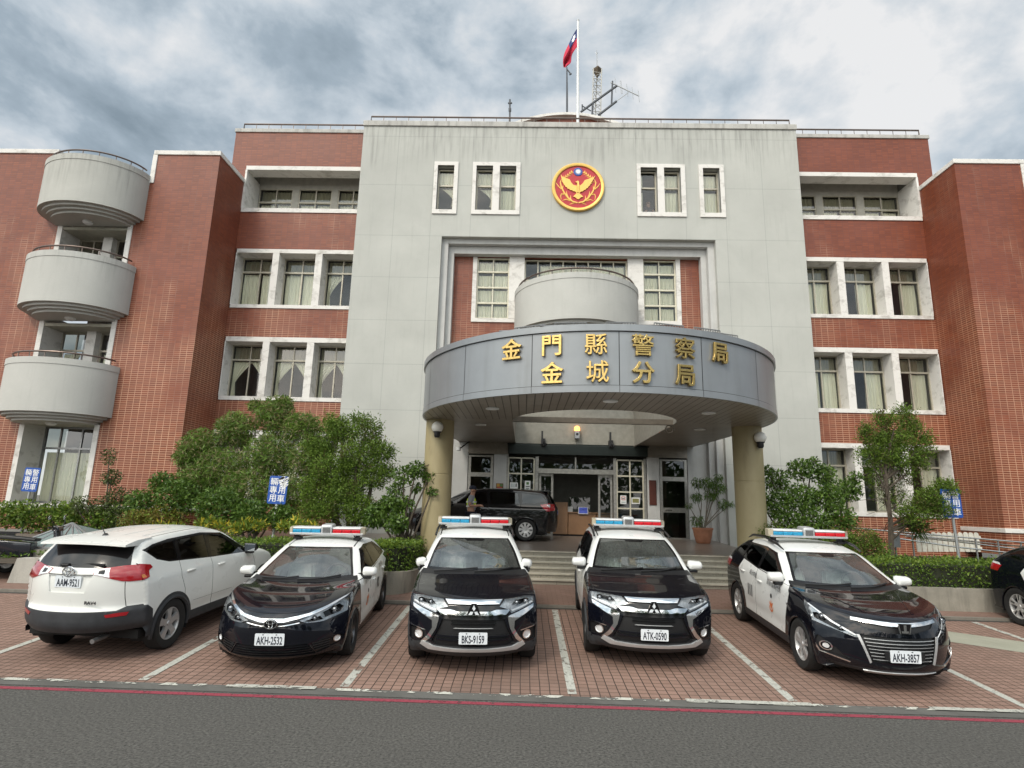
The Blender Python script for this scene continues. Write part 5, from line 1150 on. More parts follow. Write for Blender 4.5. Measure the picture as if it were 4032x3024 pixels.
# yellow, olive and green bedding shrubs
def band(x0, x1, y0, y1, Y, n, r, cnt, rr_): return [B(x0+(x1-x0)*(i+.5)/n, y0+(y1-y0)*rr_.random(), Y+.3*rr_.random(), r*(.8+.4*rr_.random()), cnt) for i in range(n)]
r0 = random.Random(4)
bl = band(0, 500, 2015, 2055, 16.6, 8, .5, 520, r0); plant('border_shrub', (at(250, 2080, 16.6).x, 16.6, .5), bl, [(HEDG, .6, .10, .45, .1), (HEDL, .4, .10, .45, .1)], 'yellow green border shrub under the tall left window', 'shrub', 16, limbs((at(250, 2080, 16.6).x, 16.6, .5), bl[2:5], rg, .015, .005))
bl = band(500, 720, 2020, 2060, 14.9, 4, .36, 420, r0); plant('olive_shrub', (at(610, 2090, 14.9).x, 14.9, .8), bl, [(OLIVE, .7, .085, .4, 0), (HEDL, .3, .08, .4, 0)], 'olive and bronze leaved shrub over the white car roof', 'shrub', 17, limbs((at(610, 2090, 14.9).x, 14.9, .8), bl, rg, .012, .005))
for k, (x0, x1, cnt, lb) in enumerate(((600, 720, 45, 'yellow croton over the white car roof, leftmost'), (770, 900, 90, 'yellow croton left of the middle blue sign'), (900, 1050, 110, 'yellow green croton at the foot of the middle blue sign'), (1090, 1250, 120, 'yellow green croton right of the middle blue sign'))):
    bl = band(x0, x1, 2060, 2085, 14.3, 3, .2, cnt, r0); plant('croton_shrub', (at((x0+x1)/2, 2110, 14.3).x, 14.3, .8), bl, [(YEL, .26 if k < 2 else .18, .12, .32, -.5), (HEDL, .8, .11, .32, -.4)], lb, 'shrub', 18+k, limbs((at((x0+x1)/2, 2110, 14.3).x, 14.3, .8), bl, rg, .01, .005), BARK, 'yellow crotons behind the left hedge')
# trimmed hedges: a woody core under a dense coat of leaves
def hedge(name, path, w, z0, z1, label, seed, dens_=2300, light=.35):
    rng = np.random.default_rng(seed); P = [Vector((x, y, 0)) for x, y in path]; base = (path[0][0], path[0][1], z0); R = empty(name, base, 0, label, 'hedge'); G = []; cb = MB()
    for a, c in zip(P[:-1], P[1:]):
        d = c-a; L_ = d.length; d.normalize(); nn = Vector((-d.y, d.x, 0)); hgt = z1-z0
        A = L_*(hgt*2+w); k = int(A*dens_*.35); q = rng.uniform(0, 1, k); s_ = rng.uniform(-.03, 1.03, k)*L_
        top_ = q < w/(w+2*hgt); fr = (q >= w/(w+2*hgt)) & (q < (w+hgt)/(w+2*hgt)); t = rng.uniform(0, 1, k); dep = np.abs(rng.normal(size=k))*.06
        bump = .05*np.sin(s_*5+seed)+.035*np.sin(s_*13+1)+.03*rng.normal(size=k)
        v = np.where(top_, t*w, np.where(fr, dep, w-dep)); z = np.where(top_, z1-dep+bump*.7, z0+t*hgt); v = np.where(fr, v-bump*.5, v)
        pts = np.array(a)[None, :]+np.outer(s_, d)+np.outer(v, nn); pts[:, 2] = z; nr = np.where(top_[:, None], [[0, 0, 1.]], np.where(fr[:, None], np.array([-nn]), np.array([nn])))+np.array([[0, 0, .3]])
        sel = rng.uniform(size=k) < light*np.clip((z-z0)/hgt, 0, 1)**1.5+.06  # share of paler leaves rises towards the hedge top
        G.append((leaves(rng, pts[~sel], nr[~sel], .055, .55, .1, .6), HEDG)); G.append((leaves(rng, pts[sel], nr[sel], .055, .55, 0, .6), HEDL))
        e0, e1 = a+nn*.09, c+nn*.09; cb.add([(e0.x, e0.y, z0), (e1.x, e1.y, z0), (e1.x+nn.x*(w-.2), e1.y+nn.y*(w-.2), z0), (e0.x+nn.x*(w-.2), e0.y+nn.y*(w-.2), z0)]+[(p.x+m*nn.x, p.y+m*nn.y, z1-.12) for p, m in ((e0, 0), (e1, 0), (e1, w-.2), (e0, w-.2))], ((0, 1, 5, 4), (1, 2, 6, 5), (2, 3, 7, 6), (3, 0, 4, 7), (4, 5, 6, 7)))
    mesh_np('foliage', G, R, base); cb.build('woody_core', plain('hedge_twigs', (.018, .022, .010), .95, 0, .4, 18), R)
    return R
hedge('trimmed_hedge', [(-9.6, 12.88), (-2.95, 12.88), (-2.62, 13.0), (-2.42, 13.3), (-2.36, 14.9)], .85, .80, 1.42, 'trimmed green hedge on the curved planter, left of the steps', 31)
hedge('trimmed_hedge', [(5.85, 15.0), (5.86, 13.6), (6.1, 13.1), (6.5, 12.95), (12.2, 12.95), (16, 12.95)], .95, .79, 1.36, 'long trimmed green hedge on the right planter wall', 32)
# broad shrub by the right column
bl = [B(3060, 1890, 15.4, .35, 420), B(3150, 1850, 15.5, .35, 450), B(3240, 1870, 15.5, .35, 450), B(3050, 1980, 15.2, .42, 620), B(3150, 1960, 15.2, .45, 750), B(3260, 1960, 15.2, .42, 700), B(3340, 1930, 15.4, .35, 450), B(3200, 2050, 15.0, .45, 700), B(3310, 2040, 15.0, .4, 600), B(3100, 2050, 15.0, .35, 420), B(3020, 1850, 15.4, .15, 60), B(3200, 1820, 15.5, .18, 90), B(3370, 1880, 15.4, .2, 110), B(2985, 1960, 15.2, .16, 60)]
base = (at(3190, 2120, 15.2).x, 15.2, .85)
plant('holly_shrub', base, bl, [(BROAD, .62, .085, .5, .1), (BROADL, .38, .085, .5, .1)], 'wide open broadleaf shrub beside the right ochre column', 'shrub', 41, limbs(base, bl, rg, .03, .007))
# tall juniper with clipped pads
bl = [B(3480, 1655, 15.6, .26, 900), B(3560, 1640, 15.6, .26, 900, .3), B(3590, 1690, 15.6, .28, 900), B(3440, 1720, 15.6, .32, 1100), B(3530, 1730, 15.5, .42, 1700), B(3630, 1760, 15.5, .30, 1000), B(3420, 1790, 15.5, .30, 950), B(3510, 1810, 15.4, .36, 1200), B(3610, 1810, 15.4, .28, 800), B(3400, 1690, 15.6, .16, 350), B(3650, 1720, 15.5, .14, 260), B(3500, 1760, 15.8, .5, 2200), B(3560, 1850, 15.6, .42, 1000), B(3430, 1860, 15.6, .35, 700), B(3480, 1940, 15.7, .4, 500), B(3560, 1950, 15.7, .4, 500)]
bl2 = [B(3660, 1970, 15.0, .34, 1900), B(3725, 1925, 15.0, .26, 1300), B(3600, 2020, 15.0, .34, 1500), B(3700, 2010, 14.9, .28, 1100)]
base = (at(3500, 2140, 15.3).x, 15.3, .85); tk = Vector(base); tp_ = at(3485, 1850, 15.4); t2 = at(3520, 1690, 15.5)
tr = [([tk, tk.lerp(tp_, .5)+Vector((.05, 0, 0)), tp_, t2], .085, .02)]+[([tp_.lerp(tk, f), Vector(c)*.6+tp_.lerp(tk, f)*.4+Vector((0, 0, -.08)), c], .03, .008) for c, f in zip([b_[0] for b_ in bl+bl2], [.0, .0, .1, .15, .0, .1, .2, .1, .2, .1, .1, .1, .2, .2, .4, .4, .6, .55, .7, .6])]
for i in range(46): q = tp_.lerp(tk, rg.uniform(0, .62)); e = q+Vector((rg.normal()*.42, rg.normal()*.3, rg.normal()*.22)); tr.append(([q, q.lerp(e, .5)+Vector((0, 0, .04)), e], .009, .003))
plant('juniper_tree', base, bl+bl2, [(JUN, .8, .055, .45, -.2), (JUNB, .2, .055, .45, -.1)], 'tall juniper with clipped leaf pads and bare dead twigs before right window', 'juniper', 42, tr, BARK, None, (24, .06))
# low spreading junipers behind the right hedge
for k, (x0, x1, lb) in enumerate(((3020, 3240, 'low spreading juniper under the holly shrub'), (3260, 3480, 'low spreading juniper at the foot of the tall juniper'))):
    bl = band(x0, x1, 2090, 2170, 14.5, 4, .36, 900, r0); plant('creeping_juniper', (at((x0+x1)/2, 2200, 14.5).x, 14.5, .8), bl, [(JUN, .75, .055, .45, -.2), (JUNB, .25, .055, .45, 0)], lb, 'juniper', 50+k, limbs((at((x0+x1)/2, 2200, 14.5).x, 14.5, .8), bl, rg, .02, .006), BARK, 'creeping junipers behind the right hedge', (22, .06))
bl = band(3560, 3640, 2060, 2110, 15.6, 2, .25, 60, r0); plant('cycad', (at(3600, 2110, 15.6).x, 15.6, .85), bl, [(BROAD, 1, .42, .06, .2)], 'spiky cycad fronds between the juniper and the picket fence', 'plant', 53)
# ground cover over both beds
def cover(name, x0, x1, y0, y1, z0, z1, n, seed, m):
    rng = np.random.default_rng(seed); p = np.stack([rng.uniform(x0, x1, n), rng.uniform(y0, y1, n), np.zeros(n)], 1); p[:, 2] = z0+(z1-z0)*(p[:, 1]-y0)/(y1-y0)+.10*rng.random(n)+.05*np.sin(p[:, 0]*3)*np.sin(p[:, 1]*4)
    nr = np.tile([0, 0, 1.], (n, 1)); s_ = rng.uniform(size=n) < .3
    o = mesh_np(name, [(leaves(rng, p[~s_], nr[~s_], .085, .5, 0, .6), m[0]), (leaves(rng, p[s_], nr[s_], .085, .5, 0, .6), m[1])], None, (x0, y0, z0)); tag(o, kind='stuff'); return o
cover('ground_cover', 6.3, 20, 13.8, 18.2, .86, 1.02, 9000, 61, (HEDG, HEDL)); cover('ground_cover', -16, -2.9, 13.6, 17.6, .84, .98, 9000, 62, (HEDG, BROAD))
# plant in the pot
bl = [B(2745, 1900, 18.9, .22, 130), B(2790, 1905, 18.9, .25, 200), B(2830, 1920, 18.9, .25, 210), B(2740, 1955, 18.9, .2, 140), B(2800, 1950, 18.9, .22, 170), B(2850, 1985, 18.9, .2, 110), B(2880, 1985, 18.9, .12, 40), B(2712, 1990, 18.9, .12, 40), B(2745, 2050, 18.9, .22, 120), B(2830, 1880, 18.9, .15, 70)]
rng = np.random.default_rng(70); G = []
for c, r, n in bl: pts, nn = in_blob(rng, c, r, n); G.append((leaves(rng, pts, nn, .13, .16, .9), BROAD)); pts, nn = in_blob(rng, c, r, n//3); G.append((leaves(rng, pts, nn, .12, .16, .9), BROADL))
mesh_np('foliage', G, POTP, tuple(POTP.location)); b = MB()
for c, r, n in bl: a = Vector((PX+rng.normal()*.06, PYY, POTZ-.05)); e = Vector(c); b.tube([a, a.lerp(e, .5)+Vector((rng.normal()*.05, 0, .05)), e, e+Vector((rng.normal()*.1, 0, -.05))], [.022, .014, .008, .004], 6)
b.build('stem', PBARK, POTP, smooth=True)

# trees over the road behind the viewer, seen only as reflections
rng = np.random.default_rng(90); G = []
for i in range(26):
    c = (-46+3.7*i+rng.normal()*1.0, -24+rng.normal()*3, 3.6+rng.random()*1.5); pts, nn = in_blob(rng, c, (3.0, 2.4, 3.2), 420, .35); G.append((leaves(rng, pts, nn, .75, .6, .1), BROAD))
tag(mesh_np('far_trees', G, None, (0, -24, 0)), kind='stuff')
# ---------------------------------------------------------------- vehicles
def car_paint(name, c, rough=.28, metal=0.0, flake=0.0, dirt=.12, spec=.3):
    t = NT(name); p = t.obj(); x, y, z = t.sep(p)
    n = t.noise(p, 3.5, 5, .6, .3); dz = t.rng(z, .15, .75, 1, 0)
    dust = t.M('MULTIPLY', t.rng(n, .35, .75), t.M('ADD', t.M('MULTIPLY', dz, dirt*2.2), dirt*.35))
    t.col(t.mix(dust, c+(1,), (.25, .22, .18, 1))); t.P(Metallic=metal, Coat_Weight=1.0 if c[0] < .1 else .45, Coat_Roughness=.03)
    t.rough(t.rng(n, .3, .7, rough*.8, rough*1.25)); t.b.inputs['Specular IOR Level'].default_value = spec; return t.mat
NAVY = car_paint('navy_car_paint', (.0022, .0028, .0065), .3, .0, 0, .012, .05); CWHITE = car_paint('white_car_paint', (.70, .71, .70), .3, 0, 0, .06); PEARL = car_paint('pearl_white_car_paint', (.70, .705, .68), .3, 0, 0, .04)
CBLACK = car_paint('black_car_paint', (.004, .004, .005), .28, 0, 0, .02, .08)
TRIMB = plain('unpainted_black_bumper', (.028, .030, .034), .55, 0, .25, 8); GAP = plain('panel_gap', (.004, .004, .004), .8, 0, 0); CHROME = plain('chrome_trim', (.78, .79, .80), .07, 1, .03, 5); SATIN = plain('satin_silver', (.58, .59, .60), .38, .6, .06); LAMPB = plain('lamp_reflector', (.46, .47, .48), .22, .6, .45, 22, 1); GLOSSB = plain('gloss_black_trim', (.006, .006, .007), .12, 0, 0)
MESHB = plain('grille_black', (.007, .007, .008), .5, 0, 0)
WIND = glass_mat('windscreen_glass', (.80, .90, .87), 1.15, .10, 0, .10); TINT = glass_mat('tinted_car_glass', (.10, .11, .11), .9, .02); LENSC = glass_mat('clear_lamp_lens', (.9, .92, .93), 1.0, .04)
TYRE = plain('tyre_rubber', (.012, .012, .012), .8, 0, .3, 20); RIM = plain('alloy_rim', (.52, .52, .52), .34, .55, .1); DRIM = plain('dark_alloy_rim', (.10, .10, .105), .3, .9, .15)
REDL = plain('red_lamp_plastic', (.33, .006, .012), .12, 0, .1, 15, 1); AMB = plain('amber_lamp_plastic', (.5, .16, .02), .15, 0, .1, 15, 1); CLRL = plain('clear_lamp_plastic', (.8, .81, .82), .2, .3, .1, 20, 1)
SEATG = plain('grey_seat_cover', (.60, .61, .57), .85, 0, .25, 14); SEATP = plain('patterned_seat_cover', (.52, .53, .52), .85, 0, .5, 30); SEATW = plain('plastic_wrapped_seat', (.52, .55, .54), .35, 0, .4, 9); DASH = plain('dashboard', (.025, .027, .028), .65, 0, .2)
PLATEW = plain('plate_white', (.72, .76, .80), .35, 0, .03); PLATEK = plain('plate_ink', (.015, .02, .035), .5, 0, 0); DECAL = plain('black_decal', (.02, .02, .025), .5, 0, 0); ORANGE = plain('orange_decal', (.62, .17, .05), .5, 0, 0)
def pchip(xk, yk):
    xk = np.asarray(xk, float); yk = np.asarray(yk, float); h = np.diff(xk); d = np.diff(yk)/h; m = np.zeros(len(xk))
    for i in range(1, len(xk)-1):
        if d[i-1]*d[i] > 0: w1, w2 = 2*h[i]+h[i-1], h[i]+2*h[i-1]; m[i] = (w1+w2)/(w1/d[i-1]+w2/d[i])
    m[0], m[-1] = d[0], d[-1]
    def f(x):
        x = np.clip(np.asarray(x, float), xk[0], xk[-1]); i = np.clip(np.searchsorted(xk, x)-1, 0, len(h)-1); t = (x-xk[i])/h[i]
        return (2*t**3-3*t**2+1)*yk[i]+(t**3-2*t**2+t)*h[i]*m[i]+(-2*t**3+3*t**2)*yk[i+1]+(t**3-t**2)*h[i]*m[i+1]
    return f
def pip(P, poly):
    x, y = P[:, 0], P[:, 1]; c = np.zeros(len(P), bool); n = len(poly)
    for i in range(n):
        (x1, y1), (x2, y2) = poly[i], poly[i-1]
        if y1 == y2: continue
        c ^= ((y1 > y) != (y2 > y)) & (x < (x2-x1)*(y-y1)/(y2-y1)+x1)
    return c
def dens(poly, step=.05, closed=True):
    out = []; n = len(poly)
    for i in range(n if closed else n-1):
        a, b = np.array(poly[i], float), np.array(poly[(i+1) % n], float); k = max(1, int(np.hypot(*(b-a))/step))
        out += [tuple(a+(b-a)*j/k) for j in range(k)]
    if not closed: out.append(tuple(poly[-1]))
    return out
def stroke(pts, w):
    pts = [np.array(p, float) for p in dens(pts, .06, False)]; L_, R2 = [], []
    for i, p in enumerate(pts):
        d = pts[min(i+1, len(pts)-1)]-pts[max(i-1, 0)]; d = d/np.hypot(*d); n = np.array([-d[1], d[0]])*w/2; L_.append(tuple(p+n)); R2.append(tuple(p-n))
    return L_+R2[::-1]
def circ(cx_, cy_, r, n=20, sx=1, sy=1): return [(cx_+r*sx*math.cos(2*math.pi*i/n), cy_+r*sy*math.sin(2*math.pi*i/n)) for i in range(n)]
class Car:
    """a body skin in two charts: T runs over the car from front bumper to rear bumper, S is the flank; regions cut the skin into panels, glass, lamps"""
    def __init__(s, knots, wmax, belt, lean, wheels, ra, zbot, wid=None, hoodk=6, roofk=12, rear0=14):
        K = np.array([k[:5] for k in knots], float); s.K = K; d = np.hypot(np.diff(K[:, 0]), np.diff(K[:, 1])); s.tk = np.concatenate([[0], np.cumsum(d)])
        s.ch = [pchip(s.tk, K[:, i]) for i in range(5)]; s.p = pchip(s.tk, [k[5] if len(k) > 5 else 2.4 for k in knots]); s.r = pchip(s.tk, [k[6] if len(k) > 6 else .09 for k in knots])
        s.tm = s.tk[-1]; s.th, s.tr0 = s.tk[hoodk], s.tk[rear0]
        tt = np.linspace(0, s.tm, 1200); s.tt = tt; s.zc = s.ch[1](tt); s.yc = s.ch[0](tt)
        s.wmax, s.belt, s.lean, s.wheels, s.ra, s.zbot = wmax, belt, lean, wheels, ra, zbot; s.wid = wid
        s.Et = np.linspace(0, s.tm, 220); s.E = np.array([s.ch[i](s.Et) for i in (2, 3, 4)]).T; s.Er = s.r(s.Et)
        s.regs = []; s.L = K[:, 0].max()
    def T(s, P):
        t, q = P[:, 0], np.clip(P[:, 1], -1, 1); a = np.abs(q); yc, zc, xe, ye, ze = [c(t) for c in s.ch]; p = s.p(t)
        return np.stack([q*xe, yc+(ye-yc)*a**p, zc+(ze-zc)*a**2.3], 1)
    def Wd(s, y, z):
        w = np.full_like(y, s.wmax)
        if s.wid: w = np.interp(y, *s.wid)
        w = w-.035*np.clip((.36-z)/.16, 0, 1)**2-.016*((np.clip(z, .3, s.belt)-.66)/.36)**2-.012*np.exp(-((z-.47)/.07)**2)*np.interp(y, [s.wheels[0]+.4, s.wheels[0]+.7, s.wheels[1]-.7, s.wheels[1]-.4], [0, 1, 1, 0])
        return w-s.lean*np.clip(z-s.belt, 0, 9)-.05*np.clip(z-s.belt, 0, 9)**2
    def Sx(s, P):
        d2 = (P[:, None, 0]-s.E[None, :, 1])**2+(P[:, None, 1]-s.E[None, :, 2])**2; k = d2.argmin(1); d = np.sqrt(d2[np.arange(len(P)), k])
        u = np.clip(d/s.Er[k], 0, 1); xe = s.E[k, 0]; w = np.maximum(s.Wd(P[:, 0], P[:, 1]), xe)
        return xe+(w-xe)*np.sqrt(np.clip(1-(1-u)**2, 0, 1))
    def S(s, P, sg=1): return np.stack([sg*s.Sx(P), P[:, 0], P[:, 1]], 1)
    def conv(s, poly, mode):
        poly = dens(poly, .045); P = np.array(poly)
        if mode in 'FR':
            m = s.tt <= s.th+.25 if mode == 'F' else s.tt >= s.tr0-.02
            tt = s.tt[m]; xe = s.ch[2](tt); q = P[:, 0][:, None]/xe[None, :]; a = np.clip(np.abs(q), 0, 1); z = s.zc[m][None, :]+(s.ch[4](tt)-s.zc[m])[None, :]*a**2.3
            if mode == 'F': k = (z >= P[:, 1][:, None]).argmax(1); k[z.max(1) < P[:, 1]] = len(tt)-1
            else: k = (z <= P[:, 1][:, None]).argmax(1); k[z.min(1) > P[:, 1]] = len(tt)-1
            k0 = np.maximum(k-1, 0); i = np.arange(len(P)); z0, z1 = z[i, k0], z[i, k]; f = np.where(np.abs(z1-z0) > 1e-9, np.clip((P[:, 1]-z0)/np.where(np.abs(z1-z0) > 1e-9, z1-z0, 1), 0, 1), 0)
            t = tt[k0]+(tt[k]-tt[k0])*f
        elif mode == 'H':
            m = (s.tt >= s.tk[2]) & (s.tt <= s.tk[-4]); t = np.interp(P[:, 1], np.maximum.accumulate(s.yc[m]), s.tt[m])
        else: return [tuple(p) for p in P]
        return list(zip(t, P[:, 0]/s.ch[2](t)))
    def reg(s, name, mat, mode, poly, depth=0., mirror=False, key=None, cover=None):
        """mode F/R/H: (x, z) front, (x, z) rear, (x, y) top; S flank (y, z), always on both sides"""
        ch = 'S' if mode == 'S' else 'T'
        s.regs.append(dict(name=name, mat=mat, ch=ch, poly=s.conv(poly, mode), depth=depth, key=key or name, sd=1 if mirror else 0, cover=cover))
        if mirror: s.regs.append(dict(name=name, mat=mat, ch=ch, poly=s.conv([(-x, y) for x, y in poly], mode), depth=depth, key=key or name, sd=-1, cover=cover))
    def chart(s, ch):
        pts = []; ed = []
        def addp(poly):
            b = len(pts); pts.extend(poly); n = len(poly); ed.extend([(b+i, b+(i+1) % n) for i in range(n)])
        k = .85 if ch == 'T' else 1.
        if ch == 'T':
            out = [(t, -1.) for t in s.Et]+[(s.tm, q) for q in np.linspace(-1, 1, 30)[1:-1]]+[(t, 1.) for t in s.Et[::-1]]+[(0., q) for q in np.linspace(1, -1, 30)[1:-1]]
            gx = np.arange(.03, s.tm, .055); gy = np.linspace(-.97, .97, 37)
        else:
            E2 = [(e[1], e[2]) for e in s.E]; bot = dens([E2[-1], (E2[-1][0], s.zbot), (E2[0][0], s.zbot), E2[0]], .05, False)[1:-1]; out = E2+bot
            gx = np.arange(.03, s.L, .05); gy = np.arange(s.zbot, 1.9, .05)
        s.outl = out; addp(out)
        for r in s.regs:
            if r['ch'] == ch: addp(r['poly'])
        G = np.array([(a, b) for a in gx for b in gy]); G = G[pip(G, out)]
        if ch == 'S':
            # keep grid points a little off the edge
            d2 = ((G[:, None, :]-s.E[None, :, 1:])**2).sum(2).min(1); G = G[d2 > .0004]
            for dd in (.012, .03, .055):
                q = [(e[1], e[2]) for e in s.E]; ctr = np.array([s.L/2, .75])
                for i in range(0, len(q), 2):
                    a = np.array(q[max(i-1, 0)]); b = np.array(q[min(i+1, len(q)-1)]); t_ = (b-a)/max(1e-6, np.hypot(*(b-a))); nn = np.array([t_[1], -t_[0]]); p = np.array(q[i])+nn*dd
                    G = np.vstack([G, p]) if pip(np.array([p]), out)[0] else G
        pts = pts+[tuple(g) for g in G]
        res = geometry.delaunay_2d_cdt([Vector((p[0], p[1]*k)) for p in pts], ed, [], 0, 1e-5, False)
        V = np.array([(v[0], v[1]/k) for v in res[0]]); F = np.array(res[2]); C = V[F].mean(1)
        keep = pip(C, out); F = F[keep]; C = C[keep]; lab = np.full(len(F), -1)
        for i, r in enumerate(s.regs):
            if r['ch'] == ch: lab[pip(C, r['poly'])] = i
        return V, F, lab
    def build(s, root, base_mat, arch_mat=None):
        VT, FT, LT = s.chart('T'); VS, FS, LS = s.chart('S')
        parts = []
        for V, F, Lb, sg, ch in ((VT, FT, LT, 0, 'T'), (VS, FS, LS, 1, 'S'), (VS, FS, LS, -1, 'S')):
            X3 = s.T(V) if ch == 'T' else s.S(V, sg); n = np.cross(X3[F[:, 1]]-X3[F[:, 0]], X3[F[:, 2]]-X3[F[:, 0]])
            ref = X3[F].mean(1)-np.array([0, s.L/2, .6])
            if (n*ref).sum() < 0: F = F[:, ::-1]; n = -n
            N = np.zeros_like(X3)
            for j in range(3): np.add.at(N, F[:, j], n)
            parts.append([X3, F, Lb, sg, N])
        acc = {}
        for X3, F, Lb, sg, N in parts:
            for i, p in enumerate(np.round(X3, 4)): acc.setdefault(tuple(p), np.zeros(3)); acc[tuple(p)] += N[i]
        coll = {}
        for X3, F, Lb, sg, N in parts:
            N = np.array([acc[tuple(p)] for p in np.round(X3, 4)]); N /= np.maximum(1e-12, np.linalg.norm(N, axis=1))[:, None]
            for li in np.unique(Lb):
                f = F[Lb == li]
                if li >= 0:
                    r = s.regs[li]
                    if r['mat'] is None: continue
                    sd = sg if sg else r['sd']; key = (r['key'], sd); mat, dep, nm = r['mat'], r['depth'], r['name']
                else: key, mat, dep, nm = ('body', 0), base_mat, 0., 'body'
                if li >= 0 and s.regs[li]['cover']:
                    cn, cm = s.regs[li]['cover']; c = coll.setdefault((cn, key[1]), dict(name=cn, v=[], n=[], f=[], m=[], mats=[cm])); u, inv = np.unique(f, return_inverse=True); inv = inv.reshape(f.shape); b = len(c['v'])
                    c['v'] += list(X3[u]+N[u]*.003); c['n'] += list(N[u]); c['f'] += [tuple(int(q)+b for q in t) for t in inv]; c['m'] += [0]*len(f)
                c = coll.setdefault(key, dict(name=nm, v=[], n=[], f=[], m=[], mats=[]))
                if mat not in c['mats']: c['mats'].append(mat)
                mi = c['mats'].index(mat); u, inv = np.unique(f, return_inverse=True); inv = inv.reshape(f.shape); b = len(c['v'])
                c['v'] += list(X3[u]+N[u]*dep); c['n'] += list(N[u]); c['f'] += [tuple(int(q)+b for q in t) for t in inv]; c['m'] += [mi]*len(f)
                if dep:
                    e = {}
                    for t in f:
                        for a, d in ((t[0], t[1]), (t[1], t[2]), (t[2], t[0])):
                            if (d, a) in e: del e[(d, a)]
                            else: e[(a, d)] = 1
                    for a, d in e:
                        b = len(c['v']); q = [X3[a], X3[d], X3[d]+N[d]*dep, X3[a]+N[a]*dep]; nn = np.cross(q[1]-q[0], q[2]-q[0]); nn /= max(1e-9, np.linalg.norm(nn))
                        c['v'] += q; c['n'] += [nn]*4; c['f'].append((b, b+1, b+2, b+3)); c['m'].append(mi)
        objs = {}
        for key, c in coll.items():
            me = bpy.data.meshes.new(c['name']); me.from_pydata([tuple(map(float, v)) for v in c['v']], [], c['f'])
            for mt in c['mats']: me.materials.append(mt)
            me.polygons.foreach_set('material_index', c['m']); me.polygons.foreach_set('use_smooth', [True]*len(c['f']))
            me.normals_split_custom_set_from_vertices([tuple(map(float, v)) for v in c['n']])
            o = bpy.data.objects.new(c['name'], me); COL.objects.link(o); o.parent = root; objs[key] = o
        # wheel wells, arch lips, floor
        for yw in s.wheels:
            for sg in (-1, 1):
                b = MB(); b.lathe([(s.ra+.004, -.32*sg), (s.ra+.004, 0)], (sg*(s.wmax-.02), yw, s.ra-.06), 'x', 28, 0, rad(-20), rad(200)); c_ = [(sg*(s.wmax-.34), yw+(s.ra+.004)*math.cos(rad(a)), s.ra-.06+(s.ra+.004)*math.sin(rad(a))) for a in range(-20, 201, 10)]; b.add(c_, [tuple(range(len(c_)))]); b.build('wheel_well', GAP, root, rel=False, fix=False)
                b = MB(); aa = [(yw+s.ra*math.cos(rad(a)), s.ra-.06+s.ra*math.sin(rad(a))) for a in range(-14, 195, 6)]; xs = s.Sx(np.array(aa)); b.tube([(sg*(x-.008), y, z) for x, (y, z) in zip(xs, aa)], .016 if arch_mat is None else .03, 6); b.build('arch_lip', arch_mat or base_mat, root, smooth=True, rel=False)
        b = MB(); b.box(-s.wmax+.12, s.wmax-.12, .45, s.L-.45, s.zbot-.02, s.zbot+.1); b.build('floor', GAP, root, rel=False)
        return objs
def arch_hole(car):
    for yw in car.wheels: car.reg('hole', None, 'S', circ(yw, car.ra-.06, car.ra, 44))
def wheel(root, x, y, R_, sg, rim_mat, style, rr=.225, tw=.225):
    w = empty('wheel', (x, y, R_)); w.parent = root
    b = MB(); h = tw/2
    b.lathe([(rr, -h*.8), (R_-.07, -h), (R_-.025, -h*.98), (R_-.003, -h*.72), (R_, 0), (R_-.003, h*.72), (R_-.025, h*.98), (R_-.07, h), (rr, h*.8), (rr-.01, 0), (rr, -h*.8)], (0, 0, 0), 'x', 40)
    b.build('tyre', TYRE, w, smooth=35, rel=False)
    b = MB(); xo = sg*h*.72
    b.lathe([(rr+.004, xo*1.05), (rr-.012, xo*1.05), (rr-.03, xo*.5), (rr-.04, -xo)], (0, 0, 0), 'x', 40)
    n, kind = style
    for i in range(n):
        for tw_ in ((-.05, .05) if kind == 'twin' else (0,)):
            a = 2*math.pi*i/n+.3; wd = .028 if kind == 'twin' else (.034 if n > 6 else .048)
            pr = []
            for r_, ww in ((.03, wd*1.15), (rr*.5, wd*.8), (rr-.012, wd*1.25)):
                aa = a+tw_*(r_/rr)*2.2; c, q = math.cos(aa), math.sin(aa); pr.append([(sg*h*.62 if r_ < .05 else sg*h*.70, r_*c-ww*q*e, r_*q+ww*c*e) for e in (-1, 1)])
            for (p0, p1), (p2, p3) in zip(pr[:-1], pr[1:]):
                d = (-sg*.035, 0, 0); q = [p0, p1, p3, p2]; b.add(q+[tuple(u+v for u, v in zip(k, d)) for k in q], ((0, 1, 2, 3), (4, 5, 6, 7), (0, 1, 5, 4), (1, 2, 6, 5), (2, 3, 7, 6), (3, 0, 4, 7)))
    b.lathe([(0, xo*1.0), (.03, xo*1.0), (.036, xo*.9), (.036, xo*.5)], (0, 0, 0), 'x', 16)
    b.build('rim', rim_mat, w, smooth=30, rel=False)
    b = MB(); b.lathe([(0, xo*.1), (rr-.03, xo*.12)], (0, 0, 0), 'x', 24); b.lathe([(0, xo*.3), (.13, xo*.3), (.13, xo*.1)], (0, 0, 0), 'x', 24); b.build('brake_disc', MESHB, w, rel=False)
    return w
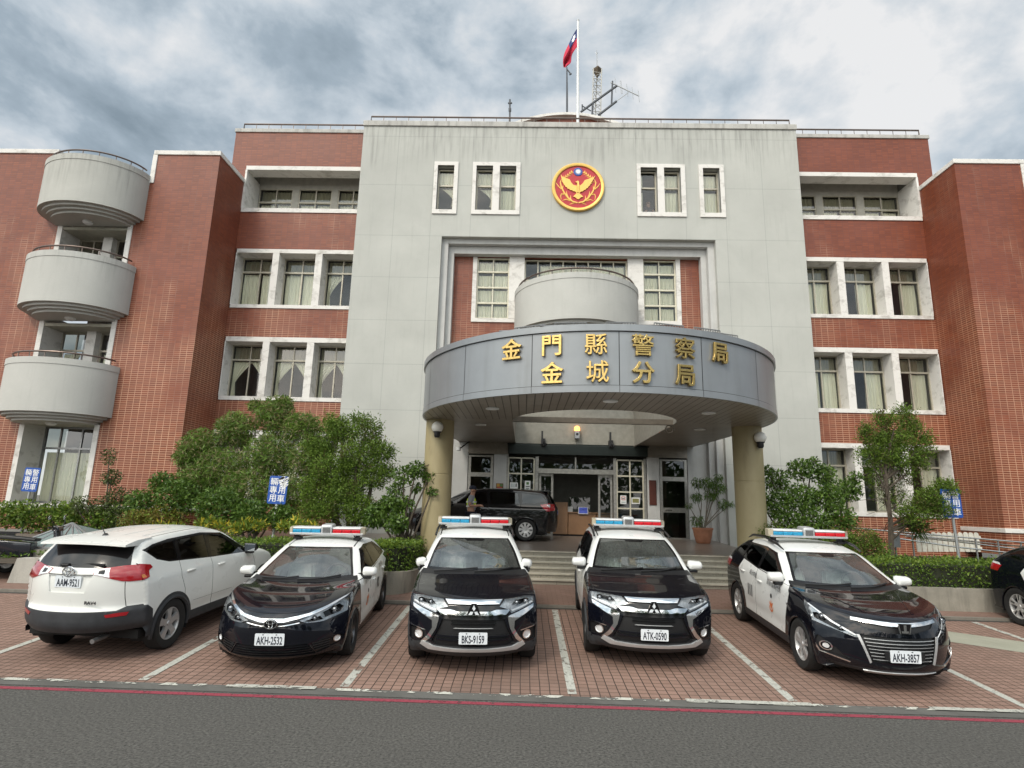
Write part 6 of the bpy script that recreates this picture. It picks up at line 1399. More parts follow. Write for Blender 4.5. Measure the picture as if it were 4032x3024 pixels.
def plate(root, txt, y, zc, x0=0., facing=-1, tilt=0., w=.375, h=.148):
    b = MB(); pts = []
    for qx, qz, a0 in ((w/2-.012, h/2-.012, 0), (-w/2+.012, h/2-.012, 90), (-w/2+.012, -h/2+.012, 180), (w/2-.012, -h/2+.012, 270)): pts += [(x0+qx+.012*math.cos(rad(a0+i*30)), zc+qz+.012*math.sin(rad(a0+i*30))) for i in range(4)]
    b.prism(pts, y, y+facing*.008, 'y'); p = b.build('number_plate', PLATEW, root, rel=False)
    vs, fs = text_mesh(txt, .125, .0006, 0, .0022, .60); k = min(1, (w-.03)/(vs[:, 0].max()-vs[:, 0].min())); b = MB()
    b.add([(x0-facing*v[0]*k, y+facing*(.0095+v[2]), zc-.012+v[1]*1.08) for v in vs], fs)
    for q in (-1, 1): b.lathe([(0, 0), (.008, 0)], (x0+q*.085, y+facing*.0088, zc+h*.40), 'y', 8); b.box(x0+q*.085-.016, x0+q*.085+.010, y+facing*.0085, y+facing*.009, zc+h*.38, zc+h*.41)
    b.build('plate_number', PLATEK, p, fix=False, rel=False)
    return p
def light_bar(root, y, z, zr, w=1.22, xf=.55):
    """blue and red bar with the grey speaker in the middle, on two feet"""
    lb = empty('light_bar', (0, y, z)); lb.parent = root; h = .115; d = .26
    BL, RD, TOPW, ENDC = LB
    b = MB(); b.rbox(-w/2+.02, w/2-.02, -d/2, d/2, -.012, .022, .006); b.build('base_rail', SATIN, lb, rel=False)
    for sg, mt, nm in ((-1, BL, 'blue_lens'), (1, RD, 'red_lens')):
        xa, xb = sorted((sg*.105, sg*(w/2-.065))); b = MB(); n = 3
        for k in range(n):
            q0, q1 = xa+(xb-xa)*k/n+.003, xa+(xb-xa)*(k+1)/n-.003; b.rbox(q0, q1, -d/2-.004, d/2+.004, .022, .082, .008)
            for j in range(4): u = q0+(q1-q0)*(j+.5)/4; b.rbox(u-(q1-q0)*.09, u+(q1-q0)*.09, -d/2-.007, -d/2, .036, .074, .002)
        b.build(nm, mt, lb, smooth=20, rel=False)
        b = MB(); b.rbox(xa, xb, -d/2+.002, d/2-.002, .088, h, .012); b.build('top_cover', TOPW, lb, smooth=25, rel=False)
        x0, x1 = sorted((sg*(w/2-.063), sg*w/2)); b = MB(); b.add([(x0, -d/2+(.05 if sg < 0 else 0), .0), (x1, -d/2+(.05 if sg > 0 else 0), .0), (x1, d/2-(.05 if sg > 0 else 0), .0), (x0, d/2-(.05 if sg < 0 else 0), .0)]+[(x0, -d/2+(.06 if sg < 0 else 0), h-.01*(sg < 0)), (x1, -d/2+(.06 if sg > 0 else 0), h-.012*(sg > 0)), (x1, d/2-(.06 if sg > 0 else 0), h-.012*(sg > 0)), (x0, d/2-(.06 if sg < 0 else 0), h)], ((0, 1, 2, 3), (4, 5, 6, 7), (0, 1, 5, 4), (1, 2, 6, 5), (2, 3, 7, 6), (3, 0, 4, 7))); b.build('end_cap', ENDC, lb, smooth=20, rel=False)
    b = MB(); b.rbox(-.10, .10, -d/2-.012, d/2+.012, .0, .165, .03); sp = b.build('siren', SATIN, lb, smooth=35, rel=False)
    b = MB(); b.rbox(-.065, .065, -d/2-.017, -d/2-.008, .025, .12, .004); b.build('siren_grille', plain('siren_mesh', (.15, .15, .15), .5, .4, .4, 60), lb, rel=False)
    b = MB()
    for q in (-xf, xf): b.box(q-.03, q+.03, -.05, .05, zr-z-.01, -.01); b.box(q-.06, q+.06, -.08, .08, zr-z-.02, zr-z+.012); b.tube([(q-.07, -.03, -.01), (q-.04, -.03, zr-z+.02)], .01, 5)
    b.build('mount_foot', BLACK, lb, rel=False)
    return lb
LB = (plain('blue_lamp_lens', (.03, .30, .52), .15, 0, .25, 40, 1), plain('red_lamp_lens', (.55, .010, .02), .15, 0, .25, 40, 1), plain('light_bar_top', (.70, .71, .72), .25, 0, .04), plain('yellowed_end_cap', (.45, .40, .30), .25, 0, .1))
def mirror(root, x, y, z, sg, mat, sc=1.):
    m = empty('door_mirror', (sg*x, y, z)); m.parent = root
    bm = bmesh.new(); bmesh.ops.create_cube(bm, size=1)
    for v in bm.verts: v.co = Vector((v.co.x*.235*sc*(1 if v.co.y > 0 else .84)+sg*.09*sc, v.co.y*.15*sc, v.co.z*.165*sc*(1 if v.co.x*sg < 0 else .82)*(1 if v.co.y > 0 else .7)))
    bmesh.ops.bevel(bm, geom=list(bm.edges), offset=.045*sc, segments=3, affect='EDGES', profile=.5)
    b = MB(); b.bm(bm); b.build('mirror_shell', mat, m, smooth=60, rel=False)
    b = MB(); b.rbox(min(-sg*.08, sg*.12)*sc, max(-sg*.08, sg*.12)*sc, -.05*sc, .06*sc, -.105*sc, -.065*sc, .012); b.box(min(-sg*.10, -sg*.02), max(-sg*.10, -sg*.02), -.03, .04, -.10*sc, -.02); b.build('mirror_base', GLOSSB, m, smooth=30, rel=False)
    b = MB(); b.rbox(sg*.09*sc-.095*sc, sg*.09*sc+.085*sc, .076*sc, .081*sc, -.06*sc, .06*sc, .002); b.build('mirror_glass', CHROME, m, rel=False)
def seat(root, x, y, z, mat, w=.50, hgt=.62):
    st = empty('seat', (x, y, z)); st.parent = root
    b = MB(); b.rbox(-w/2, w/2, -.30, .25, -.05, .14, .05); b.build('cushion', mat, st, smooth=50, rel=False)
    bm = bmesh.new(); bmesh.ops.create_cube(bm, size=1)
    for v in bm.verts: v.co = Vector((v.co.x*w*(.86 if v.co.z > 0 else 1), v.co.y*.13+.22+(.12 if v.co.z > 0 else 0), .1+hgt*(v.co.z+.5)))
    bmesh.ops.bevel(bm, geom=list(bm.edges), offset=.05, segments=3, affect='EDGES'); b = MB(); b.bm(bm); b.build('backrest', mat, st, smooth=60, rel=False)
    b = MB(); b.rbox(-.13, .13, .30, .40, .1+hgt+.03, .1+hgt+.22, .045); b.build('headrest', mat, st, smooth=60, rel=False)
def interior(root, cowl_y, cowl_z, mat, floor_z, L_, wheel_x, seat_y, seat_z=.52, hgt=.58):
    b = MB(); prof = [(cowl_y-.02, cowl_z-.10), (cowl_y+.28, cowl_z-.055), (cowl_y+.52, cowl_z-.09), (cowl_y+.58, cowl_z-.35), (cowl_y+.2, cowl_z-.5)]
    b.prism(prof, -.70, .70, 'x'); bx_ = wheel_x; b.rbox(bx_-.18, bx_+.18, cowl_y+.38, cowl_y+.56, cowl_z-.10, cowl_z-.02, .03); b.build('dashboard', DASH, root, smooth=30, rel=False)
    for x in (-.37, .37): seat(root, x, seat_y, seat_z, mat, .50, hgt)
    b = MB(); b.rbox(-.62, .62, seat_y+.85, seat_y+1.3, seat_z-.1, seat_z+.15, .05); b.rbox(-.62, .62, seat_y+1.15, seat_y+1.32, seat_z+.1, seat_z+.62, .05); b.build('rear_seat', mat if mat != SEATW else DASH, root, smooth=50, rel=False)
    c = Vector((wheel_x, cowl_y+.66, cowl_z-.06)); b = MB(); t = rad(25)
    b.tube([(c.x+.185*math.cos(a), c.y+.185*math.sin(a)*math.sin(t), c.z+.185*math.sin(a)*math.cos(t)) for a in [2*math.pi*i/28 for i in range(28)]], .017, 8, closed=True)
    for a in (rad(-90), rad(10), rad(170)): b.tube([c, (c.x+.18*math.cos(a), c.y+.18*math.sin(a)*math.sin(t), c.z+.18*math.sin(a)*math.cos(t))], .022, 6)
    b.sphere(c, .06, 6); b.build('steering_wheel', DASH, root, smooth=True, rel=False)
    b = MB(); b.box(-.75, .75, cowl_y-.05, L_-.5, floor_z, floor_z+.03); b.build('cabin_floor', GAP, root, rel=False)
def wiper(root, car, pts, mat=BLACK):
    b = MB(); P = np.array(car.conv(pts, 'H')[:-1]); n = len(P)//2+1; Q = car.T(P[:n]); b.tube([(q[0], q[1]-.012, q[2]+.018) for q in Q], .012, 5); b.build('wiper', mat, root, rel=False)
def decal(root, car, body, yc, zc, size, sg, mat, extra=0., sx=1., slope=0., nm='door_lettering', shear=0.):
    vs, fs = text_mesh(body, size, 0, 0, extra, sx); u = -sg_dir(sg)
    y = yc+sg*vs[:, 0]; z = zc+vs[:, 1]+slope*(y-yc); x = car.Sx(np.stack([y, z], 1))+.009
    b = MB(); b.add([(sg*a, c, d) for a, c, d in zip(x, y, z)], fs); return b.build(nm, mat, root, fix=False, rel=False)
def sg_dir(sg): return sg
def patch_poly(root, car, polys, sg, mat, nm, off=.004):
    b = MB()
    for p in polys:
        P = np.array(dens(p, .03)); x = car.Sx(P)+off; tri = geometry.tessellate_polygon([[Vector((q[0], q[1], 0)) for q in P]]); b.add([(sg*a, c[0], c[1]) for a, c in zip(x, P)], [tuple(t) for t in tri])
    return b.build(nm, mat, root, fix=False, rel=False)
def on_slope(root, x, y, yaw, flat=False):
    """stand the vehicle on the sloping bay; yaw turns it seen from above"""
    z = gz(y); Mx = Matrix.Translation((x, y, z)) @ Matrix.Rotation(math.atan(TS), 4, 'X') @ Matrix.Rotation(yaw, 4, 'Z')
    if flat: Mx = Matrix.Translation((x, y, flat)) @ Matrix.Rotation(yaw, 4, 'Z')
    root.matrix_world = Mx; l, r_, s_ = Mx.decompose(); root.location = l; root.rotation_euler = r_.to_euler()
def door_handle(root, car, y, z, sg, mat):
    x = float(car.Sx(np.array([[y, z]]))[0]); b = MB(); b.rbox(min(sg*(x-.004), sg*(x+.030)), max(sg*(x-.004), sg*(x+.030)), y-.095, y+.095, z-.018, z+.014, .012); return b.build('door_handle', mat, root, smooth=50, rel=False)
def headlamp_inner(root, car, mode, x, z, r, sg, dep=.035, mat=CHROME):
    """projector bowl and lens set into the lamp recess, seen through its clear cover"""
    P = np.array(car.conv([(x, z), (x+.001, z), (x, z+.001)], mode)[:1]); q = car.T(P)[0]
    b = MB(); c = (sg*q[0], q[1]+.03, q[2]); b.lathe([(r, -.035), (r*1.02, -.02), (r*.75, .0), (r*.3, .015), (0, .018)], c, 'y', 20); b.build('reflector_bowl', mat, root, smooth=True, rel=False)
    b = MB(); b.sphere((c[0], c[1]-.012, c[2]), r*.62, 8); b.build('projector_lens', plain('projector_glass', (.35, .37, .40), .05, .6, 0) if 'projector_glass' not in bpy.data.materials else bpy.data.materials['projector_glass'], root, smooth=True, rel=False)
# ---------------------------------------------------------------- the two white-roofed SUVs in the middle
def hood_gap(car, x, y0, y1): car.reg('body', GAP, 'H', stroke([(-x, y1), (-x*1.005, (y0+y1)/2), (-x*.97, y0), (x*.97, y0), (x*1.005, (y0+y1)/2), (x, y1)], .009), -.003, key='body')
def make_suv(label, plate_txt, pos, yaw, seatm, folded):
    R = empty('police_suv', (0, 0, 0), 0, label, 'police car', 'police cars parked in front of the station')
    K = [(.16, .22, .66, .34, .24), (.05, .29, .78, .33, .30), (.0, .45, .85, .36, .45), (.005, .62, .875, .38, .62), (.03, .80, .885, .42, .80), (.07, .90, .88, .48, .90), (.14, .95, .865, .54, .955), (.55, 1.035, .85, .82, 1.01), (1.15, 1.13, .835, 1.38, 1.10), (1.22, 1.16, .80, 1.48, 1.145), (1.60, 1.395, .69, 1.82, 1.375), (1.98, 1.55, .60, 2.16, 1.53), (2.16, 1.595, .60, 2.34, 1.565), (3.0, 1.645, .61, 3.0, 1.60), (4.05, 1.60, .58, 4.0, 1.56), (4.28, 1.53, .59, 4.18, 1.50), (4.58, 1.12, .72, 4.42, 1.10), (4.66, .95, .82, 4.42, .95), (4.695, .62, .85, 4.40, .62), (4.62, .28, .78, 4.40, .30)]
    c = Car(K, .905, 1.02, .42, (.93, 3.60), .385, .24, ([0, .3, .6, 1.2, 3.4, 4.1, 4.7], [.86, .878, .895, .905, .905, .895, .86]), roofk=13, rear0=15)
    # flank
    c.reg('cladding', TRIMB, 'S', [(.3, .2), (4.5, .2), (4.5, .40), (3.3, .37), (1.3, .37), (.3, .42)])
    c.reg('cladding', TRIMB, 'S', circ(.93, .325, .445, 40)); c.reg('cladding', TRIMB, 'S', circ(3.60, .325, .445, 40))
    c.reg('roof', CWHITE, 'S', [(1.36, 1.085), (2.7, 1.13), (4.35, 1.2), (4.35, 1.9), (1.3, 1.9)])
    c.reg('window_frame', GLOSSB, 'S', [(1.58, 1.125), (2.28, 1.50), (2.7, 1.53), (3.5, 1.525), (4.12, 1.45), (4.26, 1.24), (3.7, 1.17), (2.7, 1.12)])
    for p in ([(1.78, 1.15), (2.30, 1.465), (2.58, 1.495), (2.62, 1.14)], [(2.74, 1.14), (2.70, 1.50), (3.42, 1.49), (3.62, 1.19)], [(3.72, 1.21), (3.54, 1.48), (4.05, 1.42), (4.18, 1.27)]): c.reg('side_window', TINT, 'S', p, -.004)
    c.reg('door', CWHITE, 'S', [(1.40, .40), (1.27, .95), (1.40, 1.085), (2.69, 1.115), (2.70, .40)], key='door_front'); c.reg('door', CWHITE, 'S', [(2.71, .40), (2.70, 1.115), (3.66, 1.16), (3.78, .95), (3.40, .72), (3.22, .40)], key='door_rear')
    for p in ([(1.40, .40), (1.27, .95), (1.40, 1.085)], [(2.705, .38), (2.695, 1.12)], [(3.22, .40), (3.40, .72), (3.78, .95), (3.66, 1.16)]): c.reg('body', GAP, 'S', stroke(p, .008), -.003, key='body')
    c.reg('tail_lamp', REDL, 'S', [(4.2, .98), (4.5, .98), (4.5, 1.14), (4.15, 1.1)])
    arch_hole(c)
    # top
    c.reg('roof', CWHITE, 'H', [(-1, 1.20), (1, 1.20), (1, 4.1), (-1, 4.1)])
    c.reg('roof', GAP, 'H', stroke([(-.585, 2.1), (-.575, 4.0)], .02), -.004); c.reg('roof', GAP, 'H', stroke([(.585, 2.1), (.575, 4.0)], .02), -.004)
    c.reg('bonnet', NAVY, 'H', [(-.80, 1.10), (-.815, .6), (-.79, .17), (.79, .17), (.815, .6), (.80, 1.10)]); hood_gap(c, .81, .165, 1.10)
    c.reg('cowl', MESHB, 'H', [(-.82, 1.105), (.82, 1.105), (.80, 1.22), (-.80, 1.22)])
    c.reg('windscreen_frame', GLOSSB, 'H', [(-.745, 1.215), (.745, 1.215), (.66, 1.6), (.565, 1.99), (-.565, 1.99), (-.66, 1.6)])
    c.reg('windscreen', WIND, 'H', [(-.70, 1.26), (.70, 1.26), (.62, 1.62), (.535, 1.945), (.17, 1.95), (.13, 1.88), (-.13, 1.88), (-.17, 1.95), (-.535, 1.945), (-.62, 1.62)])
    # fascia
    c.reg('lower_bumper', TRIMB, 'F', [(-.95, .2), (.95, .2), (.95, .385), (.55, .39), (-.55, .39), (-.95, .385)])
    c.reg('lower_bumper', TRIMB, 'S', [(.2, .2), (.6, .2), (.6, .385), (.2, .385)])
    c.reg('grille', GLOSSB, 'F', [(-.40, .955), (.40, .955), (.48, .85), (.46, .755), (.40, .715), (-.40, .715), (-.46, .755), (-.48, .85)], -.012)
    c.reg('lower_grille', MESHB, 'F', [(-.42, .72), (.42, .72), (.455, .62), (.555, .43), (.47, .385), (-.47, .385), (-.555, .43), (-.455, .62)], -.03)
    for z in (.66, .695): c.reg('lower_grille', GLOSSB, 'F', [(-.30, z), (.30, z), (.29, z+.012), (-.29, z+.012)], -.005)
    c.reg('lower_grille', SATIN, 'F', [(-.27, .612), (.27, .612), (.24, .622), (-.24, .622)], .0)
    for z in (.455, .50): c.reg('lower_grille', NAVY, 'F', [(-.50, z), (.50, z), (.49, z+.02), (-.49, z+.02)], .0)
    c.reg('grille_bar', CHROME, 'F', [(-.385, .948), (.385, .948), (.34, .902), (-.34, .902)], .012, key='bar_up'); c.reg('grille_bar', CHROME, 'F', [(-.485, .835), (-.30, .842), (-.22, .822), (.22, .822), (.30, .842), (.485, .835), (.43, .775), (-.43, .775)], .016, key='bar_low')
    c.reg('grille_blade', CHROME, 'F', [(-.82, .862), (-.485, .768), (-.452, .752), (-.46, .70), (-.485, .60), (-.565, .465), (-.645, .395), (-.69, .405), (-.605, .495), (-.54, .60), (-.545, .69), (-.81, .818)], .02, True)
    hl = [(-.845, .95), (-.70, .962), (-.42, .95), (-.345, .875), (-.46, .842), (-.51, .79), (-.83, .872)]
    c.reg('headlight', LAMPB, 'F', hl, -.03, True, cover=('lamp_cover', LENSC)); c.reg('headlight', LAMPB, 'S', [(.30, .875), (.34, .97), (.56, .985), (.74, .985), (.60, .925)], -.012, cover=('lamp_cover', LENSC))
    c.reg('headlight', GLOSSB, 'F', [(-.76, .905), (-.62, .885), (-.52, .90), (-.56, .93), (-.70, .94), (-.76, .93)], -.04, True); c.reg('headlight', CLRL, 'F', [(-.83, .885), (-.52, .812), (-.50, .83), (-.82, .905)], -.015, True)
    c.reg('fog_lamp', MESHB, 'F', [(-.86, .565), (-.635, .565), (-.625, .50), (-.68, .415), (-.85, .415)], -.018, True); c.reg('fog_lamp', CHROME, 'F', circ(-.735, .49, .062), .0, True); c.reg('fog_lamp', CLRL, 'F', circ(-.735, .49, .05), -.012, True); c.reg('fog_lamp', CHROME, 'F', [(-.84, .575), (-.64, .552), (-.64, .562), (-.84, .588)], .004, True)
    c.reg('skid_plate', SATIN, 'F', [(-.66, .425), (-.52, .372), (-.2, .362), (.2, .362), (.52, .372), (.66, .425), (.70, .375), (.58, .325), (-.58, .325), (-.70, .375)], .022)
    c.reg('rear_window', TINT, 'R', [(-.55, 1.14), (.55, 1.14), (.5, 1.46), (-.5, 1.46)])
    ob = c.build(R, NAVY, TRIMB)
    for sg in (-1, 1):
        for x, r in ((.72, .043), (.585, .040)): headlamp_inner(R, c, 'F', x, .905, r, sg)
        wheel(R, sg*.79, .93, .345, sg, RIM, (7, 'one')); wheel(R, sg*.79, 3.60, .345, sg, RIM, (7, 'one'))
        mirror(R, .86, 1.60, 1.20, sg, CWHITE, 1.05)
        for y, z in ((2.45, .93), (3.45, .97)): door_handle(R, c, y, z, sg, CWHITE)
        b = MB(); q = [(sg*.66, 2.15, 1.575), (sg*.655, 2.5, 1.63), (sg*.65, 3.3, 1.65), (sg*.63, 3.95, 1.60)]; b.tube(q, .018, 6); b.build('roof_rail', BLACK, R, smooth=True, rel=False)
    if folded:
        for o in R.children:
            if o.name.startswith('door_mirror'): sg = 1 if o.location.x > 0 else -1; o.rotation_euler = (0, 0, sg*rad(80)); o.location.x -= sg*.02
    e = MB(); dm = lambda a: [((.012+.062*0)*0+r_*math.sin(a+da), .835+r_*math.cos(a+da)) for r_, da in ((.008, 0), (.045, -.52), (.082, 0), (.045, .52))]
    for k in range(3): e.prism(dm(2*math.pi*k/3), .002, -.016, 'y')
    em = e.build('maker_emblem', PLATEW, R, rel=False); b = MB(); b.prism([(-.095, .785), (.095, .785), (.035, .93), (-.035, .93)], .03, -.004, 'y'); b.build('emblem_backing', GLOSSB, em, rel=False)
    plate(R, plate_txt, -.028, .503)
    for x, l in ((-.09, 0), (-.02, 0), (.06, 0)): pass
    wiper(R, c, [(-.62, 1.16), (-.30, 1.20), (.05, 1.25)]); wiper(R, c, [(.0, 1.16), (.35, 1.20), (.60, 1.25)])
    interior(R, 1.22, 1.15, seatm, .38, 4.695, .37, 2.2, .55, .55)
    b = MB(); b.rbox(-.11, .11, 1.93, 1.97, 1.40, 1.46, .015); b.build('rear_view_mirror', BLACK, R, rel=False)
    light_bar(R, 2.72, 1.715, 1.645, 1.32, .56)
    on_slope(R, pos[0], pos[1], yaw); return R, c
make_suv('navy and white police SUV numbered BKS-9159, blank sky reflected in its windscreen', 'BKS-9159', (-.635, 8.30), rad(5.0), SEATG, True)
s2, c2 = make_suv('navy and white police SUV numbered ATK-0590, patterned seat covers showing through windscreen', 'ATK-0590', (1.83, 8.72), rad(-2.2), SEATP, False)
# ---------------------------------------------------------------- saloon on the left
def ell(cx_, cz, a, b_, y, r, n=28, rot=0): return [(cx_+a*math.cos(2*math.pi*i/n), y, cz+b_*math.sin(2*math.pi*i/n)) for i in range(n)]
def ring_emblem(root, x, y, z, k, facing=-1):
    b = MB(); b.tube(ell(x, z, .075*k, .052*k, y, 0), .0085*k, 6, closed=True); b.tube(ell(x, z+.004*k, .025*k, .046*k, y+facing*.003, 0), .007*k, 6, closed=True); b.tube(ell(x, z+.022*k, .05*k, .020*k, y+facing*.005, 0), .007*k, 6, closed=True)
    return b.build('maker_emblem', CHROME, root, smooth=True, rel=False)
def make_saloon():
    R = empty('police_saloon', (0, 0, 0), 0, 'navy and white police saloon numbered AKH-2532, parked beside the white car', 'police car', 'police cars parked in front of the station')
    K = [(.14, .17, .62, .42, .19), (.03, .22, .78, .44, .23), (.0, .36, .85, .48, .36), (.0, .50, .865, .52, .50), (.01, .60, .865, .58, .63), (.04, .68, .855, .66, .76), (.10, .735, .845, .76, .86), (.55, .865, .835, 1.0, .925), (1.18, .965, .805, 1.45, .965), (1.26, .995, .775, 1.54, 1.005), (1.66, 1.185, .665, 1.90, 1.17), (2.10, 1.345, .56, 2.28, 1.325), (2.3, 1.385, .555, 2.46, 1.36), (2.95, 1.43, .565, 2.95, 1.395), (3.5, 1.385, .55, 3.45, 1.35), (4.08, 1.13, .65, 3.98, 1.09), (4.45, 1.08, .74, 4.3, 1.04), (4.60, .95, .80, 4.3, .92), (4.62, .6, .83, 4.25, .6), (4.55, .25, .76, 4.25, .25)]
    c = Car(K, .888, .93, .50, (.96, 3.66), .355, .19, ([0, .4, .8, 1.3, 3.4, 4.1, 4.7], [.85, .868, .882, .888, .888, .875, .84]), roofk=13, rear0=15)
    c.reg('roof', CWHITE, 'S', [(1.40, .955), (2.6, .985), (4.0, 1.04), (4.05, 1.2), (3.6, 1.9), (1.3, 1.9)])
    c.reg('window_frame', GLOSSB, 'S', [(1.56, .985), (2.26, 1.305), (2.6, 1.345), (3.25, 1.315), (3.78, 1.10), (3.80, 1.055), (2.7, .995)])
    for p in ([(1.80, 1.01), (2.28, 1.275), (2.56, 1.31), (2.60, 1.005)], [(2.70, 1.01), (2.68, 1.31), (3.2, 1.285), (3.42, 1.05)], [(3.46, 1.055), (3.27, 1.27), (3.70, 1.09)]): c.reg('side_window', TINT, 'S', p, -.004)
    c.reg('door', CWHITE, 'S', [(1.52, .27), (1.42, .50), (1.30, .86), (1.36, .945), (2.635, .975), (2.64, .27)], key='door_front'); c.reg('door', CWHITE, 'S', [(2.65, .27), (2.645, .975), (3.62, 1.03), (3.78, .93), (3.45, .70), (3.24, .50), (3.18, .27)], key='door_rear')
    for p in ([(1.52, .27), (1.42, .50), (1.30, .86), (1.36, .945)], [(2.645, .26), (2.64, .985)], [(3.18, .27), (3.24, .50), (3.45, .70), (3.78, .93)]): c.reg('body', GAP, 'S', stroke(p, .007), -.003, key='body')
    c.reg('tail_lamp', REDL, 'S', [(4.1, .80), (4.5, .80), (4.5, .98), (4.05, .98)])
    arch_hole(c)
    c.reg('roof', CWHITE, 'H', [(-1, 1.26), (1, 1.26), (1, 3.6), (-1, 3.6)])
    for q in (-1, 1): c.reg('roof', GAP, 'H', stroke([(q*.545, 2.14), (q*.53, 3.4)], .02), -.004)
    c.reg('bonnet', NAVY, 'H', [(-.78, 1.16), (-.80, .6), (-.79, .14), (.79, .14), (.80, .6), (.78, 1.16)]); hood_gap(c, .79, .13, 1.16)
    c.reg('cowl', MESHB, 'H', [(-.80, 1.165), (.80, 1.165), (.775, 1.255), (-.775, 1.255)])
    c.reg('windscreen_frame', GLOSSB, 'H', [(-.725, 1.255), (.725, 1.255), (.625, 1.66), (.525, 2.12), (-.525, 2.12), (-.625, 1.66)])
    c.reg('windscreen', WIND, 'H', [(-.68, 1.295), (.68, 1.295), (.59, 1.68), (.495, 2.05), (-.495, 2.05), (-.59, 1.68)])
    c.reg('rear_window', TINT, 'H', [(-.5, 3.55), (.5, 3.55), (.58, 4.02), (-.58, 4.02)])
    # fascia
    c.reg('lower_bumper', GLOSSB, 'F', [(-.8, .18), (.8, .18), (.66, .235), (-.66, .235)])
    hl = [(.33, .672), (.46, .722), (.79, .845), (.835, .835), (.85, .70), (.60, .632), (.42, .638)]
    c.reg('headlight', LAMPB, 'F', hl, -.03, True, cover=('lamp_cover', LENSC)); c.reg('headlight', LAMPB, 'S', [(.5, .72), (.6, .86), (.86, .90), (.78, .80), (.62, .72)], -.012, cover=('lamp_cover', LENSC))
    c.reg('headlight', GLOSSB, 'F', [(.40, .665), (.56, .70), (.60, .655), (.44, .65)], -.035, True); c.reg('headlight', GLOSSB, 'F', [(.58, .735), (.74, .80), (.80, .76), (.78, .71), (.62, .675)], -.045, True)
    c.reg('grille', MESHB, 'F', [(-.34, .668), (-.15, .645), (.15, .645), (.34, .668), (.42, .64), (.14, .602), (-.14, .602), (-.42, .64)], -.014)
    c.reg('grille_bar', CHROME, 'F', [(-.34, .654), (-.13, .624), (.13, .624), (.34, .654), (.34, .643), (.13, .612), (-.13, .612), (-.34, .643)], .0, key='slit')
    c.reg('grille_bar', CHROME, 'F', [(-.835, .885), (-.62, .80), (-.42, .738), (-.14, .700), (.14, .700), (.42, .738), (.62, .80), (.835, .885), (.80, .855), (.62, .772), (.44, .712), (.15, .660), (-.15, .660), (-.44, .712), (-.62, .772), (-.80, .855)], .012, key='vbar')
    c.reg('lower_grille', MESHB, 'F', [(-.455, .385), (.455, .385), (.56, .24), (-.56, .24)], -.03)
    for z in (.265, .295, .325, .355): c.reg('lower_grille', NAVY, 'F', [(-.50+(z-.3)*.6, z), (.50-(z-.3)*.6, z), (.50-(z-.3)*.6, z+.012), (-.50+(z-.3)*.6, z+.012)], -.004)
    c.reg('fog_lamp', GLOSSB, 'F', [(.475, .385), (.80, .43), (.855, .40), (.80, .33), (.565, .245)], -.016, True)
    for z in (.285, .315, .345, .375): c.reg('fog_lamp', MESHB, 'F', [(.50+(.39-z)*.35, z), (.70, z+.02), (.70, z+.03), (.50+(.39-z)*.35, z+.012)], .002, True)
    c.reg('fog_lamp', CHROME, 'F', circ(.775, .385, .042), .002, True); c.reg('fog_lamp', CLRL, 'F', circ(.775, .385, .033), -.008, True)
    c.build(R, NAVY)
    for sg in (-1, 1):
        headlamp_inner(R, c, 'F', .70, .745, .05, sg); headlamp_inner(R, c, 'F', .50, .683, .035, sg)
        wheel(R, sg*.775, .96, .322, sg, DRIM, (5, 'twin'), .215); wheel(R, sg*.775, 3.66, .322, sg, DRIM, (5, 'twin'), .215)
        mirror(R, .86, 1.62, 1.045, sg, CWHITE, 1.0)
        for y, z in ((2.42, .80), (3.38, .84)): door_handle(R, c, y, z, sg, CWHITE)
        d = '112'; decal(R, c, d, 2.85, .66, .22, sg, DECAL, .012, .62); decal(R, c, '金門縣警察局' if sg > 0 else '局察警縣門金', 1.92, .885, .075, sg, DECAL, 0, 1.1, .02); decal(R, c, '金城分局' if sg > 0 else '局分城金', 3.08, .935, .085, sg, DECAL, 0, .9, .05)
        patch_poly(R, c, [[(1.95+.10*math.cos(rad(a)), .56+.10*math.sin(rad(a))) for a in range(200, 341, 10)]+[(1.95+.07*math.cos(rad(a)), .56+.07*math.sin(rad(a))) for a in range(340, 199, -10)], [(1.95, .50), (1.90, .56), (1.86, .63), (1.93, .60), (1.95, .66), (1.97, .60), (2.04, .63), (2.0, .56)]], sg, ORANGE, 'door_emblem'); patch_poly(R, c, [circ(1.95, .70, .035)], sg, DECAL, 'door_emblem')
    b = MB(); b.lathe([(0, -.0), (1, 0)], (0, 0, 0), 'y', 28); b.v = [(v[0]*.085, -.012, .655+v[2]*.062) for v in b.v]; b.build('emblem_backing', GLOSSB, R, fix=False, rel=False)
    ring_emblem(R, 0, -.018, .655, 1.1)
    plate(R, 'AKH-2532', -.004, .462)
    wiper(R, c, [(-.62, 1.21), (-.25, 1.235), (.0, 1.30)]); wiper(R, c, [(-.05, 1.21), (.3, 1.235), (.55, 1.29)])
    interior(R, 1.26, .985, SEATG, .30, 4.62, .37, 2.25, .45, .50)
    b = MB(); b.rbox(-.11, .11, 1.98, 2.02, 1.20, 1.26, .015); b.build('rear_view_mirror', BLACK, R, rel=False)
    light_bar(R, 2.70, 1.50, 1.425, 1.30, .52)
    on_slope(R, -3.25, 8.1, rad(4.3))
make_saloon()
